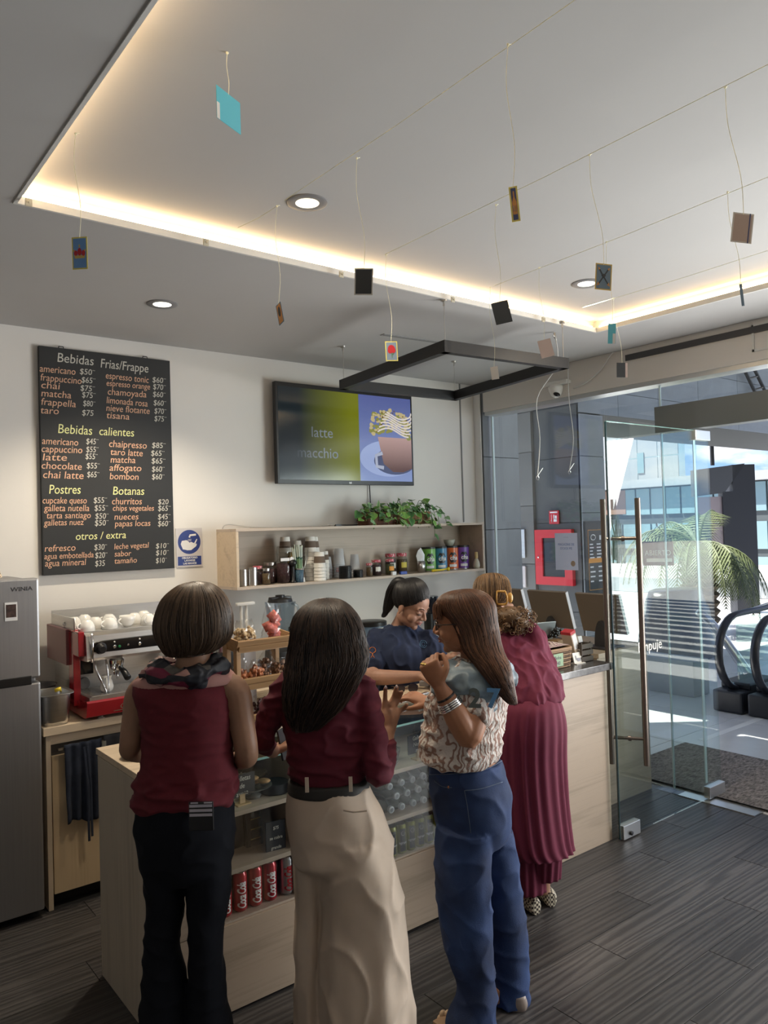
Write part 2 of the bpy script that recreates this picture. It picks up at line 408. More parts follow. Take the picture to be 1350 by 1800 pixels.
# ceiling details -------------------------------------------------
M_lamp = mat('lamp_glow', (1, .95, .8), .5, emis=(1.0, .84, .56), es=.75)
M_lampw = mat('lamp_glow_white', (1, 1, .9), .5, emis=(1.0, .97, .80), es=1.5)
def downlight(x, y, z, lab, m, e):
    r = empty('recessed_downlight', (x, y, z), 0, lab, 'ceiling light', 'round recessed downlights')
    b = MB(); b.lathe([(.078, 0), (.078, -.003), (.072, -.006), (.046, -.004), (.044, 0)], n=32); b.build('trim_ring', mat('ring_grey', (.22, .22, .23), .4), r, 'auto')
    b = MB(); b.lathe([(.046, -.0035), (.0, -.0030)], n=28); b.build('diffuser', m, r)
    light('downlight_beam', 'SPOT', (x, y, z - .02), e, (1, .86, .66), .04, None, None, 2.2)
downlight(*(1.603, 2.443, 3.125)[:2], RZ, 'round recessed downlight glowing amber in the raised ceiling left of centre', M_lamp, 16)
downlight(*(3.351, 2.454, 3.125)[:2], RZ, 'small recessed downlight partly behind the crossed arrows card', M_lampw, 16)
downlight(*(1.547, 3.732, 2.977)[:2], CZ, 'round white recessed downlight above the chalkboard menu', M_lampw, 34)
# slot diffuser in two pieces
def slot(p, q, lab):
    p = Vector(p); q = Vector(q); r = empty('slot_diffuser', ((p + q) / 2), 0, lab, 'air vent')
    L = (q - p).length; b = MB(); b.box(-L / 2, L / 2, -.022, .022, -.004, 0); o = b.build('slot_frame', mat('slot_grey', (.33, .33, .33), .6), r)
    o.rotation_euler = (0, 0, math.atan2((q - p).y, (q - p).x)); b = MB(); b.box(-L / 2 + .01, L / 2 - .01, -.008, .008, -.006, -.0035); o2 = b.build('slot_gap', M_seam, r); o2.rotation_euler = o.rotation_euler
slot((2.888, 3.612, 2.980), (3.324, 3.577, 2.980), 'left narrow linear air slot in the lower ceiling')
slot((3.497, 3.578, 2.980), (4.105, 3.577, 2.980), 'right narrow linear air slot in the lower ceiling')
# access hatch frame on the bulkhead
hb = MB(); hb.box(-.008, 0, -.2, .2, .0, .012); hb.box(-.008, 0, -.2, .2, .148, .16); hb.box(-.008, 0, .188, .2, 0, .16); hb.box(-.008, 0, -.2, -.188, 0, .16)
ho = hb.build('access_hatch', M_lip); ho.location = (GX - .101, 1.98, 2.79)
tag(ho, 'white square access hatch frame above the glass entrance', 'hatch')

# glass door leaf, open at right angles, flush with the counter front ----------
dr = empty('door_1', (4.72, 2.605, 0), 0); dr['kind'] = 'structure'
def part(name, x0, x1, y0, y1, z0, z1, m, parent=dr, off=(4.72, 2.605, 0), bev=0):
    b = MB(); b.box(x0 - off[0], x1 - off[0], y0 - off[1], y1 - off[1], z0 - off[2], z1 - off[2], bev=bev); return b.build(name, m, parent)
part('glass_leaf', 3.69, 4.80, 2.60, 2.611, .012, 2.37, M_glassT)
part('glass_edge', 3.684, 3.6895, 2.60, 2.611, .012, 2.37, mat('dark_glass_edge', (.02, .05, .06), .2))
part('glass_edge', 3.69, 4.80, 2.60, 2.611, 2.3702, 2.373, M_edge)
M_patch = mat('satin_patch_metal', (.72, .72, .70), .3, .9)
for nm, a, b_, c, d in (('patch_fitting', 3.70, 3.86, .008, .085), ('patch_fitting', 4.63, 4.82, .012, .085), ('patch_fitting', 4.62, 4.80, 2.31, 2.375)):
    pf = part(nm, a, b_, 2.585, 2.626, c, d, M_patch, bev=.003)
lk = MB(); lk.lathe([(.012, 0), (.012, .012), (.008, .014), (0, .014)], n=14, M=Matrix.Translation((3.76 - 4.72, 2.585 - 2.605, .035)) @ Matrix.Rotation(PI / 2, 4, 'X')); lk.build('lock_cylinder', M_dark, dr, True)
M_hand = mat('bronze_steel', (.20, .165, .14), .32, .8)
for yy, xx in ((2.52, 3.845), (2.675, 3.735)):
    b = MB(); b.tube([(xx - 4.72, yy - 2.605, .41), (xx - 4.72, yy - 2.605, 1.93)], .0165, 16); b.build('pull_handle', M_hand, dr, 'auto')
for z in (.56, 1.70):
    b = MB(); b.tube([(3.845 - 4.72, 2.52 - 2.605, z), (3.735 - 4.72, 2.675 - 2.605, z)], .010, 10); b.tube([(3.80 - 4.72, 2.583 - 2.605, z), (3.79 - 4.72, 2.598 - 2.605, z)], .016, 12)
    b.build('handle_standoff', M_hand, dr, 'auto')
em = lettering('push_lettering', [('Empuje', 0, 0, .085, 0)], M_cream, dr, frame((3.915 - 4.72, 2.598 - 2.605, 1.03), (1, 0, 0), (0, 0, 1)))
em['label'] = 'white lettering reading Empuje on the glass leaf'
fp = box('floor_pivot_plate', GX - .10, GX + .04, 2.28, 2.78, .0005, .005, M_patch); tag(fp, 'polished metal pivot plate in the floor under the glass door', 'floor plate')
# ================================================================ OUTSIDE
M_pave = mat('pale_paving', (.58, .585, .59), .28, var=.12, scale=(1.5, 1.5, 1), spec=.6)
go = box('floor_outside', GX - .02, 60, -30, 60, -.2, -.01, mat('outer_paving', (.42, .42, .42), .7), kind='structure')
go['label'] = 'pale grey paved plaza outside the glass front'
_tm = {}
tw = 1.0
b = MB(); b.box(-tw / 2 + .003, tw / 2 - .003, -tw / 2 + .003, tw / 2 - .003, 0, .008, bev=.002)
tme = bpy.data.meshes.new('paving_tile'); tme.from_pydata([tuple(v) for v in b.v], [], b.f); tme.materials.append(M_pave)
for i in range(11):
    for j in range(9):
        x = GX + .5 + i * tw; yy = 1.0 + j * tw
        if yy < .30 * x or yy > .82 * x + 2: continue
        o = bpy.data.objects.new('paving_tile', tme); COL.objects.link(o); o.parent = go
        o.location = Vector((x, yy, -.010)) - Vector(((GX - .02 + 60) / 2, 15, -.2))
M_strip = mat('pale_strip', (.75, .75, .73), .4)
sb = box('trim_10', 5.86, 7.0, 3.30, 3.36, -.001, .001, M_strip, kind='structure')
# woven entrance mat
M_mat = mat('grey_brown_mat', (.19, .165, .15), 1.0, var=.75, scale=(26, 70, 26), bump=1.0, bscale=70)
mv = []; mf = []; nx_, ny_ = 60, 110
for i in range(nx_ + 1):
    for j in range(ny_ + 1):
        x = 4.70 + (5.67 - 4.70) * i / nx_; yy = 1.2 + (3.36 - 1.2) * j / ny_
        mv.append((x - 5.18, yy - 2.3, .016 + .006 * noise.noise(Vector((x * 22, yy * 60, 0))) * (0 if i in (0, nx_) or j in (0, ny_) else 1)))
for i in range(nx_):
    for j in range(ny_):
        a = i * (ny_ + 1) + j; mf.append((a, a + ny_ + 1, a + ny_ + 2, a + 1))
mo = mesh_obj('entrance_mat', mv, mf, M_mat, None, True); mo.location = (5.18, 2.3, 0)
tag(mo, 'thick grey-brown textured entrance mat outside the glass door', 'mat')
# lobby wall parallel to the glass, and the facade turning away
M_lob = mat('warm_grey_stone', (.15, .145, .135), .55, var=.22, scale=(1.2, 1.2, 1.2))
M_lobd = mat('dark_grey_panel', (.075, .076, .075), .5, var=.15, scale=(1, 1, 1))
M_fac = mat('facade_stone', (.25, .27, .285), .55, var=.22, scale=(1.1, 1.1, 2.0), bump=.05, bscale=9)
lw = box('wall_lobby', 6.62, 6.8, 5.02, 8.5, 0, 4.2, M_joint2, kind='structure')
panels(lw, (6.62, 5.02, 0), (0, 1, 0), (-1, 0, 0), 0, 0, [0.0, .60], [0, .85, 1.8, 2.5, 3.05], M_lobd)
panels(lw, (6.62, 5.02, 0), (0, 1, 0), (-1, 0, 0), 0, 0, [.60, 1.3, 2.1, 2.9], [0, .72, 1.35, 2.0, 2.6, 3.05, 4.2], M_lob, th=.05)
ce = box('ceiling_lobby', GX + .3, 6.62, 4.9, 8.5, 3.30, 3.42, mat('lobby_ceiling', (.3, .31, .32), .7), kind='structure')
fw = box('wall_facade', 6.62, 7.02, 5.0, 5.3, 0, 2.95, M_joint2, kind='structure')
panels(fw, (6.605, 5.0, 0), (1, 0, 0), (0, -1, 0), 0, 0, [0, .41], [0, .6, 1.2, 1.9, 2.5, 2.95], M_fac)
fu = box('wall_facade_upper', 6.62, 15, 5.0, 6.3, 2.96, 6.5, M_joint2, kind='structure')
panels(fu, (6.605, 5.0, 0), (1, 0, 0), (0, -1, 0), 0, 0, [0, .7, 1.5, 2.4, 3.4, 4.4, 5.5, 6.6, 8.3], [2.96, 3.22, 3.62, 4.1, 4.7, 5.4, 6.5], M_fac)
# unseen canopy added to block the sun, unseen beams added to stripe it
box('ceiling_sun_block', GX + .07, 6.55, -3, 4.9, 3.36, 3.5, M_alu, kind='structure')
pg = empty('pergola', (10, 3, 4.6), 0, 'dark steel pergola beams over the plaza', 'pergola')
for i in range(13):
    b = MB(); b.box(-3.3 + i * .56, -3.3 + i * .56 + .3, -9, 1.9, 0, .16); b.build('beam', M_dark, pg)
# wall pieces on the lobby wall
hy = empty('hydrant_cabinet', (6.60, 5.35, 1.13), 0, 'red framed fire hose cabinet with dark glass behind the white poster', 'fire cabinet')
M_red = mat('fire_red', (.55, .02, .03), .4); M_dglass = mat('dark_glass', (.01, .012, .02), .12)
b = MB(); b.box(-.05, 0, -.25, .25, 0, .09); b.box(-.05, 0, -.25, .25, .51, .60); b.box(-.05, 0, -.25, -.15, .09, .51); b.box(-.05, 0, .15, .25, .09, .51); b.build('frame', M_red, hy)
b = MB(); b.box(-.03, -.02, -.15, .15, .09, .51); b.build('dark_pane', M_dglass, hy)
b = MB(); b.ell((-.055, .20, .30), (.012, .012, .012), 10, 6); b.build('latch', M_chrome, hy, True)
sg = empty('fire_alarm_sign', (6.60, 5.35, 1.86), 0, 'small red pictogram sign above the red fire cabinet', 'sign')
F = frame((-.016, 0, 0), (0, -1, 0), (0, 0, 1))
b = MB(); b.box(-.015, 0, -.065, .065, -.07, .075); b.build('plate', M_red, sg)
M_wh = mat('print_white', (.8, .8, .8), .7)
b = MB()
b.box(-.004, .04, -.045, -.015, 0, .001, M=F); b.box(.015, .040, -.02, .022, 0, .001, M=F); b.box(-.004, .008, -.02, .03, 0, .001, M=F); b.box(-.034, -.030, -.05, .035, 0, .001, M=F)
b.add([F @ Vector(p) for p in ((-.040, -.03, .001), (-.024, -.03, .001), (-.032, -.045, .001))], [(0, 1, 2)]); b.box(-.05, .05, .05, .064, 0, .001, M=F); b.build('pictogram', M_wh, sg)
for nm, y_, z_, w2, h2, m_, lab in (('elevator_call_panel', (6.570, 5.800, 1.580)[1], (6.570, 5.800, 1.580)[2], .06, .16, M_steel, 'tall steel call panel on the lobby wall behind the glass'),
                            ('wall_switch', (6.570, 5.791, 1.208)[1], (6.570, 5.791, 1.208)[2], .045, .12, mat('switch_white', (.55, .5, .5), .5), 'pale switch plate below the steel call panel')):
    r = empty(nm, (6.562, y_, z_), 0, lab, 'wall panel')
    b = MB(); b.box(-.02, .0, -w2, w2, -h2, h2, bev=.004); b.build('plate', m_, r)
    b = MB(); b.box(-.025, -.019, -.012, .012, -.015, .015); b.box(-.0215, -.019, -w2 * .6, w2 * .6, -h2 * .85, -h2 * .75); b.build('button', M_lip, r)
# lit menu board on the facade
mbd = empty('outdoor_menu_board', (6.811, 4.980, 1.388), 0, 'tall black menu board with white and orange print outside, left of the door edge', 'menu board')
b = MB(); b.box(-.20, .20, -.02, .0, -.40, .42); b.build('board', mat('board_black', (.012, .013, .013), .35), mbd)
F = frame((0, -.021, 0), (1, 0, 0), (0, 0, 1)); M_or = mat('print_orange', (.75, .32, .05), .6)
b = MB(); b.box(-.16, .16, .325, .33, 0, .001, M=F); b.box(-.16, .16, -.02, .03, 0, .001, M=F); b.box(-.16, .16, -.305, -.30, 0, .001, M=F)
b.box(-.165, -.16, -.305, .33, 0, .001, M=F); b.build('orange_print', M_or, mbd)
b = MB(); b.tube([F @ Vector((-.08 + .04 * math.cos(a), .25 + .028 * math.sin(a), .001)) for a in [k * .35 for k in range(19)]], .005, 5)
random.seed(3)
for rr in range(5):
    for cc in (-.14, -.02, .09):
        b.box(cc, cc + random.uniform(.05, .08), .17 - rr * .035, .183 - rr * .035, 0, .001, M=F)
for rr in range(4):
    for cc in (-.14, .0): b.box(cc, cc + random.uniform(.05, .09), -.07 - rr * .05, -.055 - rr * .05, 0, .001, M=F)
b.box(.03, .14, .22, .27, 0, .001, M=F); b.build('white_print', M_wh, mbd)
# low stone wall beyond
lo = box('low_stone_wall', 7.2, 7.5, 4.15, 6.9, 0, .36, M_fac, bev=.006); tag(lo, 'low grey stone wall across the plaza seen through the door glass', 'low wall')
tp = MB()
random.seed(5)
vv = []; ff = []
for i in range(13):
    for j in range(15):
        u = i / 12; v = j / 14; rr = .25 + .16 * (1 - v) + .05 * noise.noise(Vector((u * 9, v * 3, 0)))
        a = 2 * PI * u; vv.append((rr * 1.6 * math.cos(a), rr * math.sin(a), .75 * v + .03 * noise.noise(Vector((u * 14, v * 9, 2)))))
for i in range(12):
    for j in range(14): ff.append((i * 15 + j, i * 15 + 15 + j, i * 15 + 16 + j, i * 15 + j + 1))
ff.append(tuple(i * 15 + 14 for i in range(12)))
to = mesh_obj('covered_bundle', vv, ff, mat('black_sheeting', (.012, .012, .014), .25, bump=.4, bscale=7), None, True)
to.location = (9.376, 5.613, 0.000); to.scale = (1.15, 1.15, 1.15); tag(to, 'bundle wrapped in creased black plastic sheeting on the plaza', 'covered bundle')
# escalator -------------------------------------------------------
M_rub = mat('handrail_rubber', (.018, .018, .022), .28)
es = empty('escalator', (7.12, 3.5, 0), 0, 'outdoor escalator with two black looped handrails and glass balustrades', 'escalator')
for yo in (.13, -.20):
    pts = []
    for k in range(15):
        a = PI / 2 + PI * k / 14; pts.append((.36 * math.cos(a) - .02, yo, .545 + .345 * math.sin(a)))
    pts = [(3.5, yo, 1.02), (1.6, yo, .95), (.5, yo, .90)] + pts + [(.12, yo, .195)]
    b = MB(); b.tube(pts, .042, 10, flat=.65, up=(0, 1, 0)); b.build('handrail', M_rub, es, True)
    b = MB(); b.box(-.03, 2.8, yo - .008, yo + .008, .2, .85); b.tube([(-.05 + .29 * math.cos(a), yo, .545 + .30 * math.sin(a)) for a in [PI / 2 + PI * k / 12 for k in range(13)]], .004, 5); b.build('glass_balustrade', glassmat('balustrade_glass', (.85, .95, .92)), es)
    b = MB(); b.box(-.26, .42, yo - .14, yo + .14, 0, .20, bev=.02); b.box(-.1, .42, yo - .14, yo + .14, .19, .26, bev=.02); b.build('skirt_housing', mat('escalator_black', (.012, .013, .016), .45), es)
    b = MB(); b.tube([(-.03, yo - .0, .89), (1.2, yo - .0, .98), (3.4, yo, 1.06)], .012, 6); b.build('steel_rail', M_steel, es, True)
b = MB()
for k in range(12): b.box(.42 + k * .22, .64 + k * .22, -.06, .0, .0, .012)
b.build('tread_plate', M_steel, es)
b = MB(); b.tube(crv([(8.482, 4.795, 0.705), (8.431, 4.584, 0.560), (8.461, 4.314, 0.195), (8.481, 4.053, -0.182)], 5), .05, 8)
so = b.build('inclined_steel_rail', M_steel, None, True); tag(so, 'inclined steel balustrade rail descending behind the black handrail loops', 'rail')
# kiosk portal ----------------------------------------------------
kk = empty('display_portal', (14.228, 7.025, -0.001), 0, 'tall black picture frame portal with hanging grey screens on the plaza', 'display stand')
kb = Vector(kk.location); kx = Vector((.784, -.620, 0)).normalized(); ky = Vector((.620, .784, 0)).normalized()
KF = Matrix(((kx.x, ky.x, 0, 0), (kx.y, ky.y, 0, 0), (0, 0, 1, 0), (0, 0, 0, 1)))
b = MB(); b.box(-.22, .20, 0, .3, 0, 2.80, M=KF); b.box(-.42, -.22, .0, .2, .95, 2.30, M=KF)
b.build('black_upright', mat('portal_black', (.012, .013, .018), .5), kk)
b = MB(); P = [Vector(p) for p in ((-.95, 0, 2.72), (.02, 0, 2.82), (-.38, 0, 2.28), (-.95, 0, 2.22))]; P2 = [p + Vector((0, .15, 0)) for p in P]
b.add([KF @ p for p in P + P2], [(0, 3, 2, 1), (4, 5, 6, 7), (0, 1, 5, 4), (1, 2, 6, 5), (2, 3, 7, 6), (3, 0, 4, 7)]); b.build('lintel', mat('portal_grey', (.055, .058, .065), .5), kk)
for a, c in ((1.72, 2.21), (1.20, 1.715), (.93, 1.195)):
    b = MB(); b.box(-.90, -.42, .05, .09, a, c, M=KF); b.build('screen_panel', mat('screen_mauve', (.26, .215, .23), .3), kk)
b = MB(); b.box(-.06, .0, .0, .05, 2.8, 4.6, M=KF @ Matrix.Translation((-.55, 0, 0))); b.build('mast', M_dark, kk)
# palm ------------------------------------------------------------
M_frond = mat('palm_green', (.075, .095, .035), .6, var=.5, scale=(3, 3, 3)); M_trunk = mat('palm_trunk', (.12, .09, .06), .9, var=.4, scale=(6, 6, 20))
pr_ = empty('palm_tree', (11.336, 6.374, 0.249)[:2] + (0,), 0, 'date palm with arching green fronds beside the black portal', 'palm tree')
b = MB(); pc = 1.35
prof = [(.26, 0)]
for k in range(9): prof += [(.24, k * .13 + .02), (.30, k * .13 + .10)]
prof += [(.0, pc)]
b.lathe(prof, n=14); b.build('trunk', M_trunk, pr_, 'auto')
def frond(az, el, L, drop):
    b = MB(); pts = []; p = Vector((0, 0, pc)); d = Vector((math.cos(az) * math.cos(el), math.sin(az) * math.cos(el), math.sin(el)))
    n = 14
    for i in range(n + 1):
        pts.append(p.copy()); d = (d + Vector((0, 0, -drop / n * (1 + i * .12)))).normalized(); p = p + d * (L / n)
    b.tube(pts, [.016 * (1 - i / (n + 1)) + .003 for i in range(n + 1)], 4)
    side = Vector((-math.sin(az), math.cos(az), 0))
    for i in range(1, n):
        for q in range(2):
            t = q / 2; pp = pts[i].lerp(pts[i + 1], t); dd = (pts[i + 1] - pts[i]).normalized(); ll = .34 * math.sin(PI * min(1, (i + t) / n * .9 + .12)) + .05
            for s in (-1, 1):
                tip = pp + side * s * ll * .8 + dd * ll * .55 + Vector((0, 0, -ll * .45)); w = dd * .018
                b.add([pp - w, pp + w, tip], [(0, 1, 2)])
    b.build('frond', M_frond, pr_)
random.seed(11)
for k in range(30): frond(k * 2.4, .15 + 1.1 * ((k * .618) % 1), random.uniform(1.3, 1.75), random.uniform(1.6, 2.4))
# far buildings ---------------------------------------------------
M_wb = mat('white_cladding', (.24, .25, .27), .6); M_gl = mat('curtain_glass', (.16, .24, .27), .15, spec=.8); M_mul = mat('mullion_dark', (.05, .06, .065), .5)
wb = empty('white_clad_building', (30, 20, 0), 0, 'tall white panelled building with narrow slot windows far behind the door', 'building')
b = MB(); b.box(.03, .5, -2.4, 9.5, -2, 7.6); b.build('wall', M_joint, wb)
k = 0
for j, (z0, z1) in enumerate(((3.4, 4.55), (4.6, 5.75), (5.8, 7.0), (7.05, 7.6))):
    for i in range(12):
        b = MB(); b.box(0, .06, -2.4 + i * .99 + .02, -2.4 + (i + 1) * .99 - .02, z0, z1); b.build('cladding_panel', M_wb, wb)
for (ya, z0, z1) in ((.35, 4.9, 5.55), (.9, 3.9, 4.75), (-.75, 3.9, 4.8)):
    b = MB(); b.box(-.04, .02, ya, ya + .32, z0, z1); b.build('window', M_gl, wb)
cwb = empty('glass_office_building', (29, 16, 0), 0, 'low glass fronted office block with a white roof band beyond the palm', 'building')
b = MB(); b.box(0.1, .9, -6, 6, -2, 3.3); b.build('wall', M_mul, cwb)
b = MB(); b.box(-.4, .9, -6, 5.6, 3.2, 3.55); b.box(-.3, .9, 5.4, 5.7, -2, 3.3); b.build('roof_band', M_wb, cwb)
b = MB(); b.box(0, .1, 3.6, 5.35, 2.1, 3.15); b.build('brown_panel', mat('brown_cladding', (.22, .13, .10), .6), cwb)
for lv, (z0, z1) in enumerate(((2.05, 3.15), (.6, 1.65), (-.7, .3))):
    yy = -6
    while yy < (3.5 if lv == 0 else 5.2):
        b = MB(); b.box(0.02, .1, yy + .04, yy + .66, z0, z1); b.build('window', M_gl, cwb); yy += .7
sc_ = empty('climbing_plant_screen', (28.2, 20, 0), 0, 'dark trellis screen of climbing plants beside the glass office block', 'trellis')
random.seed(8); b = MB()
for k in range(70):
    y0 = random.uniform(-.8, 1.7); z0 = random.uniform(-1, .5); b.tube([(0, y0, z0), (0, y0 + random.uniform(-.15, .15), z0 + .8), (0, y0 + random.uniform(-.2, .2), z0 + 1.6)], .035, 4)
b.build('vine', mat('vine_dark', (.03, .045, .03), .9), sc_)
# hedge / parapet behind the plaza
pp = box('parapet_wall', 17, 17.3, 2.5, 14, 0, .35, M_fac); tag(pp, 'low pale parapet at the far edge of the plaza', 'low wall')
# ladder against the facade above the entrance
ld = empty('metal_ladder', (10.190, 4.900, 3.829), 0, 'dark metal ladder seen through the glass above the door header', 'ladder')
b0 = (10.319, 4.900, 3.474); b1 = (9.973, 4.900, 3.820); b2 = (10.582, 4.900, 3.536); b3 = (10.226, 4.900, 3.879)
L0 = Vector(ld.location)
for p, q in ((b0, b1), (b2, b3)):
    p = Vector(p) - L0; q = Vector(q) - L0; b = MB(); b.tube([p + (p - q) * .6, q + (q - p) * .4], .022, 6); b.build('rail', M_dark, ld)
for t in (-.3, .1, .5, .9, 1.2):
    p = Vector(b0).lerp(Vector(b1), t) - L0; q = Vector(b2).lerp(Vector(b3), t) - L0; b = MB(); b.tube([p, q], .014, 5); b.build('rung', M_dark, ld)
# things fixed to the glass front -------------------------------------------
ob = empty('open_sign', (GX + .02, (4.700, 2.910, 1.639)[1], (4.700, 2.910, 1.639)[2]), 0, 'brown wooden sign reading ABIERTO hanging on a chain behind the glass', 'sign')
ob.location = (GX + .012, 2.93, (4.690, 2.901, 1.590)[2]); ob.rotation_euler = (0, 0, -1.15)
b = MB(); b.box(-.10, .10, -.006, .006, -.10, .065, bev=.003); b.build('board', mat('sign_brown', (.20, .105, .07), .6), ob)
F = frame((0, -.008, 0), (1, 0, 0), (0, 0, 1)); lettering('lettering', [('ABIERTO', 0, -.03, .05, 0, 'CENTER', .85)], M_cream, ob, F)
b = MB(); b.box(-.075, .09, -.075, -.05, 0, .001, M=F); b.build('white_strip', M_cream, ob)
b = MB(); b.tube([(-.09, 0, .06), (0, 0, .17), (.09, 0, .06)], .003, 5); b.tube([(0, 0, .17), (0, 0, .19)], .008, 6); b.build('chain', M_steel, ob)
ps_ = empty('paper_poster', (GX - .012, (4.670, 3.684, 1.582)[1], (4.670, 3.684, 1.582)[2]), 0, 'white paper poster with blue heading taped to the fixed glass pane', 'poster')
b = MB(); b.box(-.0012, 0, -.105, .105, -.14, .14); b.build('sheet', papermat('paper_white', (.78, .80, .88)), ps_)
F = frame((-.0016, 0, 0), (0, -1, 0), (0, 0, 1)); lettering('blue_lettering', [('MAGAZINE DE', 0, .045, .026, 0, 'CENTER', .9), ('STOCK ME', 0, .015, .026, 0, 'CENTER', .9)], mat('print_blue', (.25, .32, .55), .7), ps_, F)
lettering('small_lettering', [('-----------', 0, .105, .014, 0, 'CENTER'), ('. . . . . .', 0, -.11, .016, 0, 'CENTER')], mat('print_grey', (.35, .35, .4), .7), ps_, F)
b = MB(); b.lathe([(.021, 0), (.0, .0006)], n=18, M=F @ Matrix.Translation((.06, -.09, .0004))); b.build('cup_print', mat('print_tan', (.45, .33, .25), .7), ps_)
# ================================================================ COUNTERS
def obox(name, r, x0, x1, y0, y1, z0, z1, m, bev=0):
    """box given in world coordinates but made a child of the thing r"""
    L = r.location; b = MB(); cx, cy = (x0 + x1) / 2, (y0 + y1) / 2
    b.box(x0 - cx, x1 - cx, y0 - cy, y1 - cy, 0, z1 - z0, bev=bev); o = b.build(name, m, r); o.location = (cx - L.x, cy - L.y, z0 - L.z); return o
FY = 2.65
M_oakend = wood('oak_end_panel', (.47, .40, .31), (.37, .31, .24), 'Z', .5, fine=40)
dc = empty('display_counter', (1.8, 2.95, 0), 0, 'light wood serving counter with a glass fronted snack display', 'counter')
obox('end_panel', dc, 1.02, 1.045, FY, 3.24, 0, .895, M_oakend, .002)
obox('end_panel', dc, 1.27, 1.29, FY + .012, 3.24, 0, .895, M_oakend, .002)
obox('back_panel', dc, 1.045, 2.90, 3.16, 3.18, 0, .895, M_oakz)
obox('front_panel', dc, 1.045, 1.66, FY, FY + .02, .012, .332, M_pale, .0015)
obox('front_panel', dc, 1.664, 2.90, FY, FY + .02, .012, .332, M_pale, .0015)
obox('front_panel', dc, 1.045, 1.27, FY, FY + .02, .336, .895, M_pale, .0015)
obox('worktop', dc, 1.02, 1.30, FY - .005, 3.26, .897, .922, M_oak, .002)
obox('worktop', dc, 1.302, 2.92, 2.93, 3.19, .905, .945, M_oak, .002)
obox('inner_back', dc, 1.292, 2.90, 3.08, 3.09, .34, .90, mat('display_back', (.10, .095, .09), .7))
for z in (.34, .525, .738):
    obox('shelf_board', dc, 1.292, 1.628, FY + .012, 3.08, z - .018, z, M_oaks, .0015)
for z in (.34, .515, .725):
    obox('shelf_board', dc, 1.652, 2.90, FY + .012, 3.08, z - .018, z, M_oaks, .0015)
obox('divider', dc, 1.63, 1.65, FY + .012, 3.08, .32, .90, M_oaks, .0015)
obox('front_glass', dc, 1.29, 1.63, FY, FY + .006, .345, .915, M_glass); obox('front_glass', dc, 1.65, 2.90, FY, FY + .006, .345, .915, M_glass)
obox('top_glass', dc, 1.30, 2.90, FY - .003, 2.93, .917, .925, glassmat('smoked_glass', (.45, .55, .56)))
obox('glass_edge', dc, 1.30, 2.90, FY - .006, FY - .0035, .917, .925, M_edge)
rc = empty('reception_counter', (3.3, 2.95, 0), 0, 'tall pale wood reception counter with a dark stone top beside the glass door', 'counter')
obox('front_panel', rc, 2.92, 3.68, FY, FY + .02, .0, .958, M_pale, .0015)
obox('end_panel', rc, 3.66, 3.68, FY + .02, 3.3, 0, .958, M_pale); obox('end_panel', rc, 2.92, 2.94, FY + .02, 3.3, 0, .958, M_pale)
obox('back_panel', rc, 2.94, 3.66, 3.28, 3.3, 0, .958, M_pale)
M_gran = mat('dark_granite', (.075, .072, .07), .22, var=.5, scale=(30, 30, 30), coat=.2)
obox('stone_top', rc, 2.90, 3.70, FY - .03, 3.34, .962, 1.0, M_gran, .003)
# back counter with doors, and the aprons
bc = empty('back_counter', (2.6, 4.25, 0), 0, 'light wood counter under the menu carrying the coffee machine', 'counter')
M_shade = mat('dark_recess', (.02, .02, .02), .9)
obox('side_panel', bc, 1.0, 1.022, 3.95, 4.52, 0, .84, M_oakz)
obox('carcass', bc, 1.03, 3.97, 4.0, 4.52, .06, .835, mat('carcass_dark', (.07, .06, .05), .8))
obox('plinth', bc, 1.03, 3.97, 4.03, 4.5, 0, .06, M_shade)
obox('top_rail', bc, 1.022, 3.97, 3.965, 3.99, .79, .84, M_oak)
for i in range(4): obox('cabinet_door', bc, 1.028 + i * .735, 1.028 + i * .735 + .729, 3.955, 3.975, .07, .735, wood('door_birch', (.60, .46, .29), (.50, .37, .22), 'Z', .45), .0015)
obox('worktop', bc, .985, 3.97, 3.93, 4.545, .842, .882, M_oak, .002)
obox('towel_rail', bc, 1.05, 2.0, 3.92, 3.93, .765, .775, M_steel)
def cloth(name, x0, x1, ztop, zbot, yb, m, amp=.012, fr=9, ph=0, flare=.0):
    n, k = 36, 22; vs = []; fs = []
    for i in range(n + 1):
        for j in range(k + 1):
            u = i / n; v = j / k; x = x0 + (x1 - x0) * u + flare * (u - .5) * v
            vs.append((x, yb - .006 - amp * (1 + math.sin(u * fr * 2 + ph + v * .8)) * (.4 + .6 * v) - .006 * noise.noise(Vector((x * 14, v * 4, ph))), ztop + (zbot - ztop) * v + .012 * math.sin(u * 7 + ph) * v))
    for i in range(n):
        for j in range(k): a = i * (k + 1) + j; fs.append((a, a + k + 1, a + k + 2, a + 1))
    c = Vector(((x0 + x1) / 2, yb, ztop)); o = mesh_obj(name, [Vector(q) - c for q in vs], fs, m, None, True); o.location = c
    s = o.modifiers.new('s', 'SOLIDIFY'); s.thickness = .003; return o
M_navy = mat('navy_cloth', (.018, .024, .042), .95, var=.2, scale=(30, 30, 30)); M_char = mat('charcoal_cloth', (.022, .023, .028), .95)
a1 = cloth('apron', 1.075, 1.255, .79, .41, 3.925, M_navy, .014, 12, 0, -.01); tag(a1, 'navy blue apron hanging with its ties from the back counter rail', 'apron')
for dx, zz in ((.005, -.48), (.02, -.46)):
    b = MB(); b.tube([(dx - .01, -.04, -.02), (dx, -.05, -.2), (dx + .004, -.045, zz)], .006, 6, flat=.4); b.build('tie', M_navy, a1)
a2 = cloth('apron', 1.262, 1.50, .80, .43, 3.925, M_char, .012, 10, 1.4); tag(a2, 'charcoal apron with a pale edge hanging right of the navy apron', 'apron')
